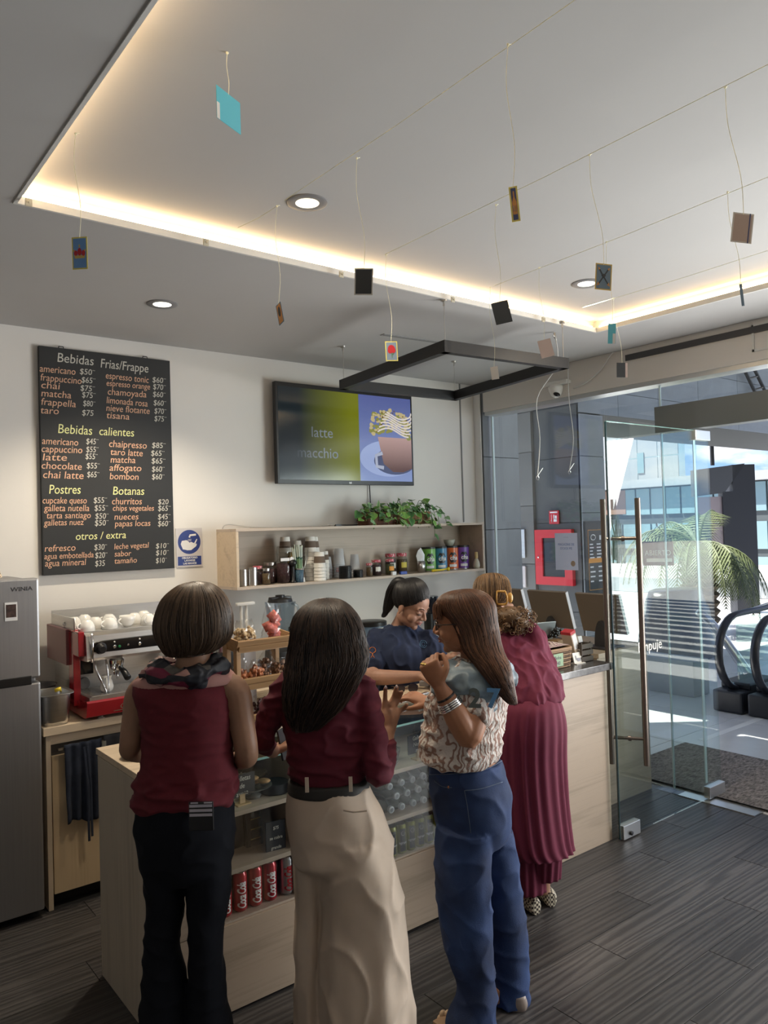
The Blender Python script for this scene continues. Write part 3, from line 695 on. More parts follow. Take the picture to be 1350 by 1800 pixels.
b = MB(); b.tube([(-.125, -.04, -.02), (-.128, -.05, -.18), (-.13, -.045, -.3)], .011, 6, flat=.3); b.build('pale_edge', mat('grey_edge', (.15, .15, .13), .9), a2)
b = MB(); b.tube([(-.10, -.05, -.30), (-.105, -.05, -.4), (-.10, -.045, -.45)], .006, 6, flat=.5); b.build('tie', M_char, a2)
# refrigerator ---------------------------------------------------------------
fr_ = empty('refrigerator', (.62, 4.22, 0), 0, 'tall stainless steel two door refrigerator at the left edge', 'refrigerator')
obox('cabinet', fr_, .28, .965, 3.97, 4.5, .03, 1.60, mat('fridge_side', (.25, .25, .26), .5, .4), .006)
for z0, z1 in ((.04, 1.115), (1.135, 1.61)): obox('door', fr_, .28, .97, 3.90, 3.966, z0, z1, M_fsteel, .010)
obox('handle_recess', fr_, .70, .93, 3.893, 3.905, 1.108, 1.15, M_black, .004)
obox('foot', fr_, .32, .93, 4.0, 4.4, 0, .03, M_black)
M_logo = mat('logo_dark', (.05, .05, .06), .4)
F = frame(Vector((.845, 3.8985, 1.553)) - fr_.location, (1, 0, 0), (0, 0, 1)); lettering('logo', [('WINIA', 0, 0, .028, 0, 'LEFT', 1.15)], M_logo, fr_, F)
ph = empty('instant_photo', (.845, 3.897, 1.46), 0, 'small white bordered instant photo stuck on the refrigerator door', 'photo')
b = MB(); b.box(-.027, .027, -.001, .001, -.043, .043); b.build('paper', M_wh, ph)
b = MB(); b.box(-.022, .022, -.002, -.001, -.027, .033); b.build('print', mat('photo_print', (.06, .035, .03), .4, var=.9, scale=(40, 40, 40)), ph)
lp_ = MB()
lp_.lathe([(.05, 0), (.07, .02), (.055, .06), (.035, .10), (.03, .16), (.05, .20), (.055, .24), (.03, .27), (0, .28)], n=24)
def dotmat(name, base, dot, sc):
    m = mat(name, base, .6); t = m.node_tree; b = t.nodes['Principled BSDF']; tc = t.nodes.new('ShaderNodeTexCoord'); v = N(t, 'ShaderNodeTexVoronoi', Scale=sc)
    t.links.new(tc.outputs['Object'], v.inputs['Vector']); r = t.nodes.new('ShaderNodeValToRGB'); r.color_ramp.interpolation = 'CONSTANT'; r.color_ramp.elements[0].color = (*dot, 1); r.color_ramp.elements[1].color = (*base, 1); r.color_ramp.elements[1].position = .38
    t.links.new(v.outputs['Distance'], r.inputs[0]); t.links.new(r.outputs[0], b.inputs['Base Color']); return m
lo_ = lp_.build('spotted_figurine', dotmat('leopard_spots', (.75, .62, .45), (.05, .02, .015), 70), None, True); lo_.location = (.765, 4.02, 1.60)
tag(lo_, 'leopard spotted ceramic figure on top of the refrigerator', 'figurine')
# things on the back counter, left -------------------------------------------
WT = .882
pan = empty('steam_pan', (1.055, 4.03, WT), 0, 'deep stainless steel pan with a yellow spoon beside the coffee machine', 'pan')
b = MB()
def rring(b, rx, ry, z, n=28, p=4):
    return [Vector((rx * abs(math.cos(a)) ** (2 / p) * (1 if math.cos(a) > 0 else -1), ry * abs(math.sin(a)) ** (2 / p) * (1 if math.sin(a) > 0 else -1), z)) for a in [2 * PI * k / n for k in range(n)]]
def loftrings(rings, cap0=True, cap1=True):
    n = len(rings[0]); vs = [p for r in rings for p in r]; fs = []
    for i in range(len(rings) - 1):
        for k in range(n): fs.append((i * n + k, i * n + (k + 1) % n, (i + 1) * n + (k + 1) % n, (i + 1) * n + k))
    if cap0: fs.append(tuple(range(n - 1, -1, -1)))
    if cap1: fs.append(tuple((len(rings) - 1) * n + k for k in range(n)))
    return vs, fs
b.add(*loftrings([rring(b, .058, .078, 0), rring(b, .066, .088, .02), rring(b, .072, .095, .145), rring(b, .088, .11, .15), rring(b, .088, .11, .154), rring(b, .070, .092, .152), rring(b, .062, .084, .03)], True, True))
b.build('body', M_steel, pan, 'auto')
b = MB(); b.tube([(.0, -.05, .165), (.02, -.07, .175), (.035, -.02, .155)], .009, 8, flat=.5); b.build('yellow_spoon', mat('yellow_plastic', (.8, .6, .03), .4), pan, True)
bw = MB(); bw.lathe([(.05, 0), (.085, .05), (.10, .10), (.104, .105), (.096, .10), (.08, .05), (0, .012)], n=28); bo = bw.build('dark_bowl', mat('bowl_grey', (.05, .045, .05), .35), None, True); bo.location = (1.05, 4.32, WT + .04)
tag(bo, 'dark grey bowl behind the steel pan', 'bowl'); bs = box('storage_tub', .995, 1.12, 4.24, 4.42, WT, WT + .04, M_black, bev=.004); tag(bs, 'low black tub under the dark grey bowl', 'tub')
# espresso machine -----------------------------------------------------------
em_ = empty('espresso_machine', (1.5, 4.22, WT), 0, 'red and chrome espresso machine with cups on top', 'coffee machine')
M_er = mat('enamel_red', (.36, .012, .02), .22, coat=.5); M_ep = mat('dark_rose_panel', (.22, .09, .09), .35, .3)
X0, X1 = 1.165, 1.93
obox('rear_body', em_, X0 + .02, X1 - .02, 4.20, 4.46, .95, 1.31, M_steel, .004)
obox('side_panel', em_, X0 - .015, X0 + .02, 4.12, 4.48, 1.14, 1.325, M_ep, .004); obox('side_panel', em_, X1 - .02, X1 + .015, 4.12, 4.48, 1.14, 1.325, M_ep, .004)
for xa in (X0, X1 - .035): obox('red_frame', em_, xa, xa + .035, 4.05, 4.13, .94, 1.325, M_er, .004); obox('red_frame', em_, xa, xa + .03, 3.96, 4.10, 1.20, 1.322, M_er, .004)
L = em_.location
def prof_x(prof, x0, x1, name, m):
    """extrude a (y,z) outline along x"""
    n = len(prof); vs = [Vector((x0, y, z)) - L for y, z in prof] + [Vector((x1, y, z)) - L for y, z in prof]
    fs = [tuple(range(n)), tuple(range(2 * n - 1, n - 1, -1))] + [(k, (k + 1) % n, n + (k + 1) % n, n + k) for k in range(n)]
    return mesh_obj(name, vs, fs, m, em_)
prof_x([(3.97, 1.315), (3.94, 1.30), (3.925, 1.19), (3.935, 1.175), (4.14, 1.165), (4.2, 1.2), (4.2, 1.315)], X0 + .03, X1 - .03, 'group_housing', M_steel)
b = MB(); b.tube([Vector(p) - L for p in ((X0 + .055, 3.925, 1.315), (X0 + .055, 3.915, 1.25), (X0 + .055, 3.925, 1.17))], .007, 8); b.build('chrome_trim', M_chrome, em_, True)
F = frame(Vector((X0 + .20, 3.933, 1.245)) - L, (1, 0, 0), (0, -.137, 1)) 
b = MB(); b.add(*[(lambda v, f: ([F @ q for q in v], f))(*loftrings([rring(b, .30, .030, 0, 32, 6), rring(b, .30, .030, .012, 32, 6)]))][0]); 
bo = b.build('control_strip', mat('gloss_black', (.008, .008, .01), .1), em_); bo.location = (.155, 0, 0)
def button(x, z, r, m):
    b = MB(); b.lathe([(r, 0), (r, .006), (r * .6, .009), (0, .009)], n=12, M=frame(Vector((x, 3.921, z)) - L, (1, 0, 0), (0, -.137, 1))); b.build('button', m, em_, 'auto')
for x in (1.33, 1.46, 1.60, 1.72): button(x, 1.262, .0045, M_white); button(x, 1.238, .009, M_chrome)
button(1.40, 1.24, .006, M_chrome); button(1.355, 1.236, .007, mat('green_button', (.02, .2, .06), .3))
b = MB(); b.lathe([(.030, 0), (.030, .012), (.024, .016), (.022, .035), (.016, .04), (0, .04)], n=20, M=frame(Vector((1.262, 3.93, 1.238)) - L, (1, 0, 0), (0, -.137, 1))); b.build('steam_knob', M_black, em_, 'auto')
prof_x([(4.17, 1.17), (4.17, .99), (4.2, .985), (4.2, 1.17)], X0 + .03, X1 - .03, 'splash_panel', M_steel)
obox('gauge_plate', em_, X0 + .04, X0 + .115, 4.10, 4.16, 1.085, 1.165, mat('gloss_black', (.008, .008, .01), .1), .003)
b = MB(); b.lathe([(.032, 0), (.032, .010), (.028, .014), (0, .012)], n=24, M=frame(Vector((X0 + .08, 4.16, 1.03)) - L, (1, 0, 0), (0, 0, 1))); b.build('pressure_gauge', mat('gauge_face', (.4, .4, .38), .2, .6), em_, 'auto')
for xx in (1.38, 1.68):
    b = MB(); b.lathe([(.018, 0), (.018, .05), (.036, .052), (.038, .075), (.030, .085), (0, .085)], n=20, M=Matrix.Translation(Vector((xx, 4.04, 1.075)) - L)); b.build('group_head', M_chrome, em_, 'auto')
    b = MB(); b.lathe([(.030, 0), (.034, .012), (.036, .035), (0, .035)], n=20, M=Matrix.Translation(Vector((xx, 4.04, 1.105)) - L)); b.tube([Vector(p) - L for p in ((xx, 4.02, 1.12), (xx, 3.97, 1.115))], .009, 8); b.build('portafilter', M_chrome, em_, 'auto')
    b = MB(); b.tube([Vector(p) - L for p in ((xx, 3.985, 1.117), (xx + .004, 3.94, 1.10), (xx + .006, 3.895, 1.075))], [.011, .016, .0175], 12); b.build('handle', M_black, em_, True)
    b = MB(); b.tube([Vector(p) - L for p in ((xx, 4.03, 1.10), (xx - .004, 4.02, 1.075), (xx - .008, 4.01, 1.06))], .007, 8); b.build('spout', M_chrome, em_, True)
for xx, dx in ((1.255, .045), (1.31, .0), (1.82, -.03)):
    b = MB(); b.tube(crv([Vector(p) - L for p in ((xx, 4.0, 1.18), (xx, 3.975, 1.12), (xx + dx * .5, 3.965, 1.06), (xx + dx, 3.96, 1.0))], 5), .0055, 8); b.build('steam_wand', M_chrome, em_, True)
b = MB(); b.tube([Vector(p) - L for p in ((1.34, 3.985, 1.14), (1.345, 3.975, 1.10))], .011, 10); b.build('hot_water_spout', M_chrome, em_, True)
prof_x([(3.90, 1.0), (3.90, .985), (3.93, .965), (4.2, .96), (4.2, .99)], X0 + .03, X1 - .03, 'drip_tray', M_steel)
for k in range(14): obox('grate_bar', em_, X0 + .045, X1 - .045, 3.915 + k * .018, 3.921 + k * .018, 1.0, 1.004, M_chrome)
prof_x([(3.895, .985), (3.89, .975), (3.905, .905), (3.93, .895), (4.42, .90), (4.42, .98), (4.0, .965)], X0 + .015, X1 - .015, 'red_base', M_er)
for xx in (X0 + .10, X1 - .1):
    for yy in (3.95, 4.38):
        b = MB(); b.lathe([(.02, 0), (.02, .006), (.014, .008), (.014, .02), (0, .02)], n=14, M=Matrix.Translation(Vector((xx, yy, WT)) - L)); b.build('foot', M_steel, em_, 'auto')
F = frame(Vector((1.335, 3.892, .927)) - L, (1, 0, 0), (0, -.1, 1)); lettering('logo', [('Conti', 0, 0, .042, .35, 'LEFT', 1.3)], M_chrome, em_, F)
b = MB(); b.box(-.025, .13, -.003, .0, 0, .002, M=F @ Matrix.Translation((0, -.006, 0))); b.build('logo_underline', M_chrome, em_)
obox('cup_rail', em_, X0 + .005, X0 + .012, 4.05, 4.46, 1.315, 1.385, M_steel, .002); obox('cup_rail', em_, X0 + .005, X1, 4.45, 4.457, 1.315, 1.40, M_steel, .002)
obox('cup_tray', em_, X0, X1, 3.975, 4.46, 1.313, 1.318, M_steel)
# cups: built once, copied
def cup(up=True):
    r = empty('coffee_cup', (0, 0, 0)); b = MB()
    pr0 = [(.018, 0), (.022, .004), (.030, .012), (.038, .030), (.042, .056), (.040, .057), (.035, .030), (.022, .012), (0, .010)]
    if not up: pr0 = [(a, .057 - z) for a, z in pr0]
    b.lathe(pr0, n=24); b.build('bowl', M_white, r, True); b = MB()
    pts = [(.036 + .022 * math.sin(PI * k / 8) + (.0), 0, (.046 - .032 * k / 8) if up else (.012 + .032 * k / 8)) for k in range(9)]
    b.tube(pts, .0038, 7); b.build('handle', M_white, r, True); return r
cd = cup(False); cu_ = cup(True)
spots = [(1.225, 4.02, 0, 200), (1.30, 4.12, 0, 160), (1.345, 4.03, 0, 205), (1.445, 4.05, 1, 200), (1.52, 4.15, 0, 180), (1.555, 4.04, 0, 230), (1.63, 4.08, 0, 215), (1.70, 4.03, 0, 190), (1.40, 4.20, 0, 180), (1.22, 4.22, 0, 190), (1.30, 4.30, 0, 120), (1.60, 4.22, 0, 150)]
nm = ['upside down white cup at the front left corner of the coffee machine', 'upside down white cup just behind the two leftmost cups on the machine', 'upside down white cup second from the left at the front of the machine', 'the only upright white cup on top of the coffee machine']
usedu = usedd = False
for i, (x, y_, u, a) in enumerate(spots):
    if u: o = cu_
    else:
        o = cd if not usedd else copy_tree(cd); usedd = True
    o.location = (x, y_, 1.318); o.rotation_euler = (0, 0, math.radians(a))
    if i < 4: tag(o, nm[i], 'cup', 'white cups on the coffee machine')
    else: tag(o, 'upside down white cup further along the top of the coffee machine', 'cup', 'white cups on the coffee machine')
    if u: o['group'] = 'white cups on the coffee machine'
jg = empty('milk_jug', (1.31, 3.99, 1.004), 0, 'small white porcelain milk jug on the drip tray', 'jug')
b = MB(); b.lathe([(.022, 0), (.030, .006), (.034, .022), (.028, .050), (.022, .066), (.027, .082), (.025, .082), (.020, .066), (0, .02)], n=22); b.build('body', M_white, jg, True)
b = MB(); b.tube(crv([(-.01, -.024, .072), (-.014, -.044, .065), (-.014, -.046, .035), (-.008, -.030, .022)], 4), .0045, 7); b.build('handle', M_white, jg, True)
bx_ = box('paper_packet', 1.43, 1.56, 3.99, 4.07, WT, WT + .018, mat('packet_grey', (.3, .3, .26), .6), bev=.003); tag(bx_, 'folded grey packet lying under the coffee machine', 'packet')
# ================================================================ WALL SHELF AND ITS CONTENTS
SX0, SX1, SY0, SZ0, SZ1 = 2.215, 4.40, 4.28, 1.44, 1.822
ws = empty('wall_shelf', (3.3, 4.42, SZ0), 0, 'long open box shelf of pale wood holding cups, jars and tins', 'shelf')
obox('bottom_board', ws, SX0, SX1, SY0, D0, SZ0, SZ0 + .018, M_oaks, .0015); obox('top_board', ws, SX0, SX1, SY0, D0, SZ1 - .018, SZ1, M_oaks, .0015)
obox('side_board', ws, SX0, SX0 + .018, SY0, D0, SZ0 + .018, SZ1 - .018, M_oak, .001); obox('side_board', ws, SX1 - .018, SX1, SY0, D0, SZ0 + .018, SZ1 - .018, M_oaks, .001)
obox('back_board', ws, SX0 + .018, SX1 - .018, D0 - .012, D0 - .002, SZ0 + .018, SZ1 - .018, M_oaks)
SB = SZ0 + .0185
M_cupw = mat('paper_cup_white', (.82, .80, .75), .7); M_slv = mat('paper_sleeve_brown', (.17, .125, .095), .85); M_slg = mat('paper_sleeve_grey', (.30, .24, .20), .85)
M_lid = mat('lid_black', (.012, .012, .013), .35)
def cupstack(x, y_, n, r, lab, sleeve=M_slv, h=.105, pitch=.028, m=M_cupw):
    """upside-down nested paper cups; each cup is a thing, the top one shows its sleeve"""
    for k in range(n):
        o = empty('paper_cup', (x, y_, SB + k * pitch)); b = MB()
        b.lathe([(r, 0), (r * 1.04, .003), (r * .98, .008), (r * .74, h), (0, h)], n=20); b.build('cup_wall', m, o, 'auto')
        if k == n - 1:
            if n > 1 and sleeve: b = MB(); f = lambda t: (r * (.98 - .24 * t) + .0014); b.lathe([(f(.30), h * .30), (f(.72), h * .72)], n=20); b.build('sleeve', sleeve, o, 'auto')
            tag(o, lab + ', topmost cup', 'paper cup', 'takeaway cups on the wall shelf')
        else: tag(o, lab + ', a cup nested lower', 'paper cup', 'takeaway cups on the wall shelf')
cupstack(2.662, 4.44, 8, .042, 'tall stack of paper cups behind the straws')
cupstack(2.765, 4.45, 7, .036, 'shadowed stack of paper cups left of the tallest stack')
cupstack(2.835, 4.40, 8, .042, 'tallest white stack of paper cups in the shelf', pitch=.0275)
cupstack(2.900, 4.46, 8, .042, 'stack of paper cups right behind the tallest stack', pitch=.027)
cupstack(2.858, 4.325, 5, .042, 'shorter front stack of white paper cups', M_slv, pitch=.022)
cupstack(2.965, 4.42, 5, .030, 'thin stack of small cups right of the short front stack', M_slv, .085, .027)
o = empty('paper_cup', (2.70, 4.345, SB), 0, 'single wide paper cup with a brown sleeve beside the straw tumbler', 'paper cup')
b = MB(); b.lathe([(.046, 0), (.044, .006), (.036, .10), (0, .10)], n=22); b.build('cup_wall', M_cupw, o, 'auto'); b = MB(); b.lathe([(.0438, .03), (.0384, .085)], n=22); b.build('sleeve', M_slv, o, 'auto')
M_clr = glassmat('clear_cup_plastic', (.90, .91, .92))
M_frost = mat('frosted_plastic', (.85, .86, .88), .3, alpha=.6)
def clearstack(x, y_, n, r, lab, h=.11, pitch=.02):
    for k in range(n):
        o = empty('clear_cup', (x, y_, SB + k * pitch), 0, lab, 'plastic cup', 'clear plastic cups on the wall shelf'); b = MB()
        b.lathe([(r, 0), (r * 1.05, .004), (r * .97, .008), (r * .72, h), (0, h)], n=18); b.build('cup_wall', M_frost, o, True)
clearstack(3.02, 4.47, 4, .034, 'translucent cups nested upside down behind the thin cup stack', .09, .02)
clearstack(3.12, 4.47, 6, .042, 'tall nested translucent cups with red print behind the black lids', .115, .018)
clearstack(3.235, 4.44, 4, .038, 'shorter nested translucent cups above the small black lids', .105, .018)
M_redp = mat('print_red', (.55, .06, .05), .6)
o = empty('printed_cup_sleeve', (3.12, 4.47, SB + .02), 0, 'red printed band around the tall translucent cups', 'band')
b = MB(); 
for k in range(9):
    a = -PI / 2 + (k - 4) * .28; b.tube([(.0405 * math.cos(a), .0405 * math.sin(a), .02), (.039 * math.cos(a + .15), .039 * math.sin(a + .15), .05)], .0022, 5)
b.build('red_print', M_redp, o)
def lids(x, y_, n, r, lab):
    for k in range(n):
        o = empty('cup_lid', (x, y_, SB + k * .0085), 0, lab, 'cup lid', 'black cup lids on the wall shelf'); b = MB()
        b.lathe([(r, 0), (r, .004), (r * .93, .006), (r * .88, .011), (0, .011)], n=22); b.build('rim', M_lid, o, 'auto')
lids(3.075, 4.335, 10, .046, 'black lid in the taller pile of cup lids in front of the clear cups')
lids(3.20, 4.355, 6, .036, 'black lid in the lower pile of small cup lids')
# jars
M_gingham = dotmat('gingham_lid', (.60, .10, .14), (.75, .62, .6), 90); M_jar = glassmat('jar_glass', (.80, .80, .78))
def jar(x, y_, r, h, fill, lidm, lab, label=None, cat='jar', grp=None, name='jar'):
    o = empty(name, (x, y_, SB), 0, lab, cat, grp); b = MB()
    b.lathe([(r * .9, 0), (r, .005), (r, h * .72), (r * .82, h * .82), (r * .82, h * .86), (0, h * .86)], n=22); b.build('glass', M_jar, o, True)
    if fill: b = MB(); b.lathe([(0, .004), (r * .92, .005), (r * .93, h * .68), (0, h * .68)], n=20); b.build('contents', fill, o, True)
    if lidm: b = MB(); b.lathe([(r * .9, h * .84), (r * .92, h * .98), (r * .86, h), (0, h)], n=22); b.build('lid', lidm, o, 'auto')
    if label: b = MB(); a0 = -PI / 2 - .2; b.add(*loftrings([[Vector((r * 1.02 * math.cos(a0 + t), r * 1.02 * math.sin(a0 + t), z)) for t in (-.55, -.2, .2, .55)] for z in (h * .28, h * .55)], False, False)); b.build('paper_label', label, o)
    return o
M_herb = mat('dried_herbs', (.10, .12, .05), .9, var=.7, scale=(180, 180, 180)); M_tea = mat('dark_tea', (.06, .025, .03), .9, var=.7, scale=(180, 180, 180)); M_seed = mat('seeds', (.14, .09, .04), .9, var=.8, scale=(200, 200, 200))
M_can = mat('tin_metal', (.55, .53, .5), .3, 1)
def can(x, y_, r, h, lab):
    o = empty('metal_canister', (x, y_, SB), 0, lab, 'canister'); b = MB(); b.lathe([(r, 0), (r, h * .86), (r * .97, h * .87), (r, h * .88), (r, h), (0, h)], n=24); b.build('body', M_can, o, 'auto'); return o
can(2.30, 4.36, .026, .105, 'narrow steel canister at the left end of the shelf'); can(2.362, 4.35, .030, .115, 'wider shiny steel canister second from the left in the shelf')
jar(2.42, 4.39, .033, .12, M_tea, M_gingham, 'dark jar with a red checked lid between the canisters and the herb jar'); jar(2.452, 4.335, .028, .105, M_seed, M_can, 'small jar of mixed seeds in front of the steel lidded jar')
jar(2.53, 4.42, .045, .14, M_tea, M_can, 'grey jar between the seed jar and the clip jar')
cj = jar(2.60, 4.36, .052, .19, M_tea, None, 'tall glass jar with a white hanging tag', None)
b = MB(); b.lathe([(.045, .165), (.05, .20), (.045, .24), (.02, .245), (0, .245)], n=20); b.build('glass_lid', M_jar, cj, True)
b = MB(); b.box(-.055, .01, -.056, -.054, .145, .165); b.lathe([(.016, 0), (0, .001)], n=14, M=frame((.028, -.057, .155), (1, 0, 0), (0, 0, 1))); b.build('white_tag', M_wh, cj)
gb = MB(); gb.lathe([(.02, 0), (.02, .16), (.011, .18), (.011, .2), (0, .2)], n=14); go_ = gb.build('amber_bottle', mat('amber', (.45, .26, .03), .2, trans=.4), None, True); go_.location = (2.665, 4.385, SB); tag(go_, 'slim amber bottle behind the black tamper', 'bottle')
tm = empty('coffee_tamper', (2.635, 4.305, SB), 0, 'black coffee tamper standing on its base', 'tamper')
b = MB(); b.lathe([(.022, 0), (.022, .01), (.012, .02), (.010, .10), (.012, .11)], n=16); b.build('shaft', M_black, tm, True); b = MB(); b.ell((0, 0, .13), (.026, .026, .023), 16, 10); b.build('knob', M_black, tm, True)
# straws in a blue glass tumbler
tb = empty('blue_tumbler', (2.655 + .03, 4.31, SB), 0, 'blue patterned glass tumbler full of wrapped straws', 'tumbler')
b = MB(); b.lathe([(.024, 0), (.028, .004), (.030, .085), (.0285, .085), (.026, .006), (0, .005)], n=20); b.build('glass', mat('blue_glass', (.08, .16, .24), .12, trans=.35, bump=.5, bscale=120), tb, True)
b = MB(); b.lathe([(.031, .083), (.033, .088), (.031, .093), (.029, .088), (.031, .083)], n=20); b.build('rim', M_can, tb, True)
M_straw = mat('straw_wrap', (.55, .62, .55), .5); M_sg = mat('straw_green', (.22, .38, .2), .5)
for k in range(16):
    a = k * 2.39996; q = .018 * math.sqrt((k + .5) / 16); t = Vector((q * math.cos(a), q * math.sin(a), .008)); top = Vector((q * 2.2 * math.cos(a) - .012, q * 1.8 * math.sin(a), random.uniform(.215, .25)))
    so = empty('drinking_straw', tb.location, 0, 'paper wrapped straw standing in the blue tumbler', 'straw', 'wrapped straws in the blue tumbler')
    b = MB(); b.tube([t, t.lerp(top, .62)], .0042, 6); b.build('lower_wrap', M_sg, so); b = MB(); b.tube([t.lerp(top, .66), top], .0046, 6); b.build('upper_wrap', M_straw, so); b = MB(); b.tube([t.lerp(top, .62), t.lerp(top, .67)], .0048, 6); b.build('band', mat('straw_band', (.02, .1, .06), .5), so)
st = MB(); st.tube([(0, 0, .01), (.055, 0, .21)], .0032, 6); so = st.build('metal_stirrer', M_can, None, True); so.location = (2.70, 4.305, SB); tag(so, 'thin steel stirrer leaning out of the blue tumbler to the right', 'stirrer')
# row of jam and tea jars
jar(3.285, 4.335, .024, .095, M_seed, M_gingham, 'narrowest jar with a red checked lid next to the black lids', None)
jar(3.375, 4.37, .037, .115, M_tea, M_gingham, 'dark jar with a red checked lid and a white label, second in the row', M_cream)
jar(3.48, 4.345, .035, .115, M_herb, M_gingham, 'green herb jar with a red checked lid and an orange label', M_or)
jar(3.565, 4.44, .042, .15, M_tea, M_gingham, 'taller dark jar with a red checked lid behind the herb jar', M_cream)
jar(3.665, 4.43, .042, .15, M_seed, M_gingham, 'brown seed jar with a red checked lid and a yellow label', mat('label_yellow', (.6, .5, .08), .6))
for x, lab, m, w, h in ((3.475, 'tiny white box on the shelf edge before the jars', M_wh, .018, .026), (3.565, 'blue clip lying on the shelf edge before the jars', mat('clip_blue', (.02, .06, .35), .4), .03, .022)):
    o = box('small_box' if 'box' in lab else 'bag_clip', x - w, x + w, 4.285, 4.305, SB, SB + h, m, bev=.003); tag(o, lab, 'small box' if 'box' in lab else 'clip')
nc = empty('napkin_cup', (3.79, 4.35, SB), 0, 'small steel cup with a folded white napkin', 'cup')
b = MB(); b.lathe([(.028, 0), (.031, .085), (.029, .085), (.026, .004), (0, .003)], n=20); b.build('steel_cup', M_steel, nc, True)
b = MB(); b.add([(-.03, 0, .06), (.03, 0, .06), (.04, .005, .13), (.02, .0, .155), (0, 0, .185), (-.03, 0, .165), (-.045, .005, .125), (0, -.02, .12)], [(0, 1, 7), (1, 2, 7), (2, 3, 7), (3, 4, 7), (4, 5, 7), (5, 6, 7), (6, 0, 7)]); o = b.build('napkin', M_wh, nc); mo_ = o.modifiers.new('s', 'SOLIDIFY'); mo_.thickness = .004
o = MB(); o.tube([(-.09, 0, .008), (.0, .0, .010), (.075, .0, .014)], [.010, .007, .006], 8, flat=.6); o.box(.07, .085, -.01, .01, 0, .026); o = o.build('yellow_scoop', mat('yellow_plastic', (.8, .6, .03), .4), None, True); o.location = (3.94, 4.30, SB + .001); tag(o, 'yellow plastic scoop lying in front of the green tin', 'scoop')
# chai tins
M_bl = mat('tin_print_black', (.02, .02, .025), .35); M_sil = mat('tin_rim', (.5, .5, .5), .3, 1)
for x, colr, nmv in ((3.925, (.16, .42, .07), 'green'), (4.045, (.04, .22, .40), 'blue'), (4.165, (.62, .12, .02), 'orange'), (4.285, (.16, .06, .36), 'purple')):
    o = empty('drink_tin', (x, 4.42 if nmv != 'purple' else 4.42, SB), 0, nmv + ' round tin with a black emblem and white cha lettering', 'tin', 'coloured drink tins on the wall shelf')
    r, h = .057, .185; b = MB(); b.lathe([(r, 0), (r, h - .014), (0, h - .014)], n=28); b.build('body', mat('tin_' + nmv, colr, .3, coat=.2), o, 'auto')
    b = MB(); b.lathe([(r * 1.02, h - .014), (r * 1.02, h), (0, h)], n=28); b.build('lid', M_lid, o, 'auto'); b = MB(); b.lathe([(r * 1.015, 0), (r * 1.015, .006), (r, .007)], n=28); b.build('rim', M_sil, o, 'auto')
    def onc(u, v, dr=.0008, r=r): a = -PI / 2 + u / r - .45; return Vector(((r + dr) * math.cos(a), (r + dr) * math.sin(a), v))
    b = MB(); vs = [onc(0, .095)] + [onc(.034 * math.cos(t), .095 + .042 * math.sin(t) * (1 + .12 * math.cos(6 * t))) for t in [2 * PI * k / 24 for k in range(24)]]; b.add(vs, [(0, 1 + k, 1 + (k + 1) % 24) for k in range(24)]); b.build('emblem', M_bl, o)
    me = text_mesh('cha', .046, .0, .0012, 0, 'CENTER', 1.0, 2); b = MB(); b.add([onc(v.co.x + .006, .078 + v.co.y, .0018) for v in me.vertices], [tuple(p.vertices) for p in me.polygons]); b.build('lettering', M_wh, o)
    b = MB(); b.add(*loftrings([[onc(t, z, .001) for t in (-.03, -.015, 0, .015, .03)] for z in (.022, .042)], False, False)); b.build('pale_label', M_wh, o)
vb = MB(); vb.lathe([(.028, 0), (.042, .03), (.046, .05), (.0445, .05), (.03, .01), (0, .006)], n=24); o = vb.build('ceramic_bowl', mat('celadon', (.42, .43, .36), .3), None, True); o.location = (4.15, 4.42, SB + .1855); tag(o, 'small pale green bowl standing on the orange tin', 'bowl')
wt = empty('bottle_with_whisk', (4.335, 4.31, SB), 0, 'pale bottle shaped whisk stand at the right end of the shelf', 'whisk')
b = MB(); b.lathe([(.022, 0), (.028, .02), (.026, .045), (.014, .075), (.010, .08)], n=20); b.build('stand', mat('whisk_pale', (.5, .47, .38), .5), wt, True); b = MB(); b.lathe([(.010, .078), (.014, .085), (.012, .13), (0, .132)], n=16); b.build('bamboo_handle', mat('bamboo', (.55, .42, .2), .6), wt, True)
# planter with trailing leaves on top of the shelf
PZ = SZ1
M_wick = wood('wicker_red', (.22, .09, .045), (.09, .03, .02), 'X', .7, 80)
def planter(x0, x1, lab, m):
    r = empty('planter_box', ((x0 + x1) / 2, 4.42, PZ), 0, lab, 'planter'); w = (x1 - x0) / 2
    b = MB(); b.add(*loftrings([rring(b, w, .07, 0, 30, 8), rring(b, w + .008, .078, .095, 30, 8), rring(b, w - .004, .066, .095, 30, 8), rring(b, w - .006, .064, .07, 30, 8)])); b.build('wicker_body', m, r, 'auto')
    for k in range(6):
        b = MB(); z = .01 + k * .015; b.tube(rring(b, w + .003 + z * .05, .073 + z * .05, z, 30, 8) + [rring(b, w + .003 + z * .05, .073 + z * .05, z, 30, 8)[0]], .004, 5); b.build('weave_strand', m, r, True)
    return r
pb1 = planter(3.30, 3.56, 'left dark wicker planter with trailing leaves on the shelf top', M_wick)
pb2 = planter(3.575, 3.90, 'right brown wicker planter with trailing leaves on the shelf top', wood('wicker_tan', (.40, .22, .10), (.15, .07, .035), 'X', .7, 90))
def leafmat(name, c, edge):
    m = mat(name, c, .5, sheen=.1); t = m.node_tree; b = t.nodes['Principled BSDF']; g_ = t.nodes.new('ShaderNodeAttribute'); g_.attribute_name = 'mid'
    mx = N(t, 'ShaderNodeMix', data_type='RGBA'); t.links.new(g_.outputs['Fac'], mx.inputs[0]); mx.inputs[6].default_value = (*edge, 1); mx.inputs[7].default_value = (*c, 1); t.links.new(mx.outputs[2], b.inputs['Base Color'])
    b.inputs['Subsurface Weight'].default_value = 0; return m
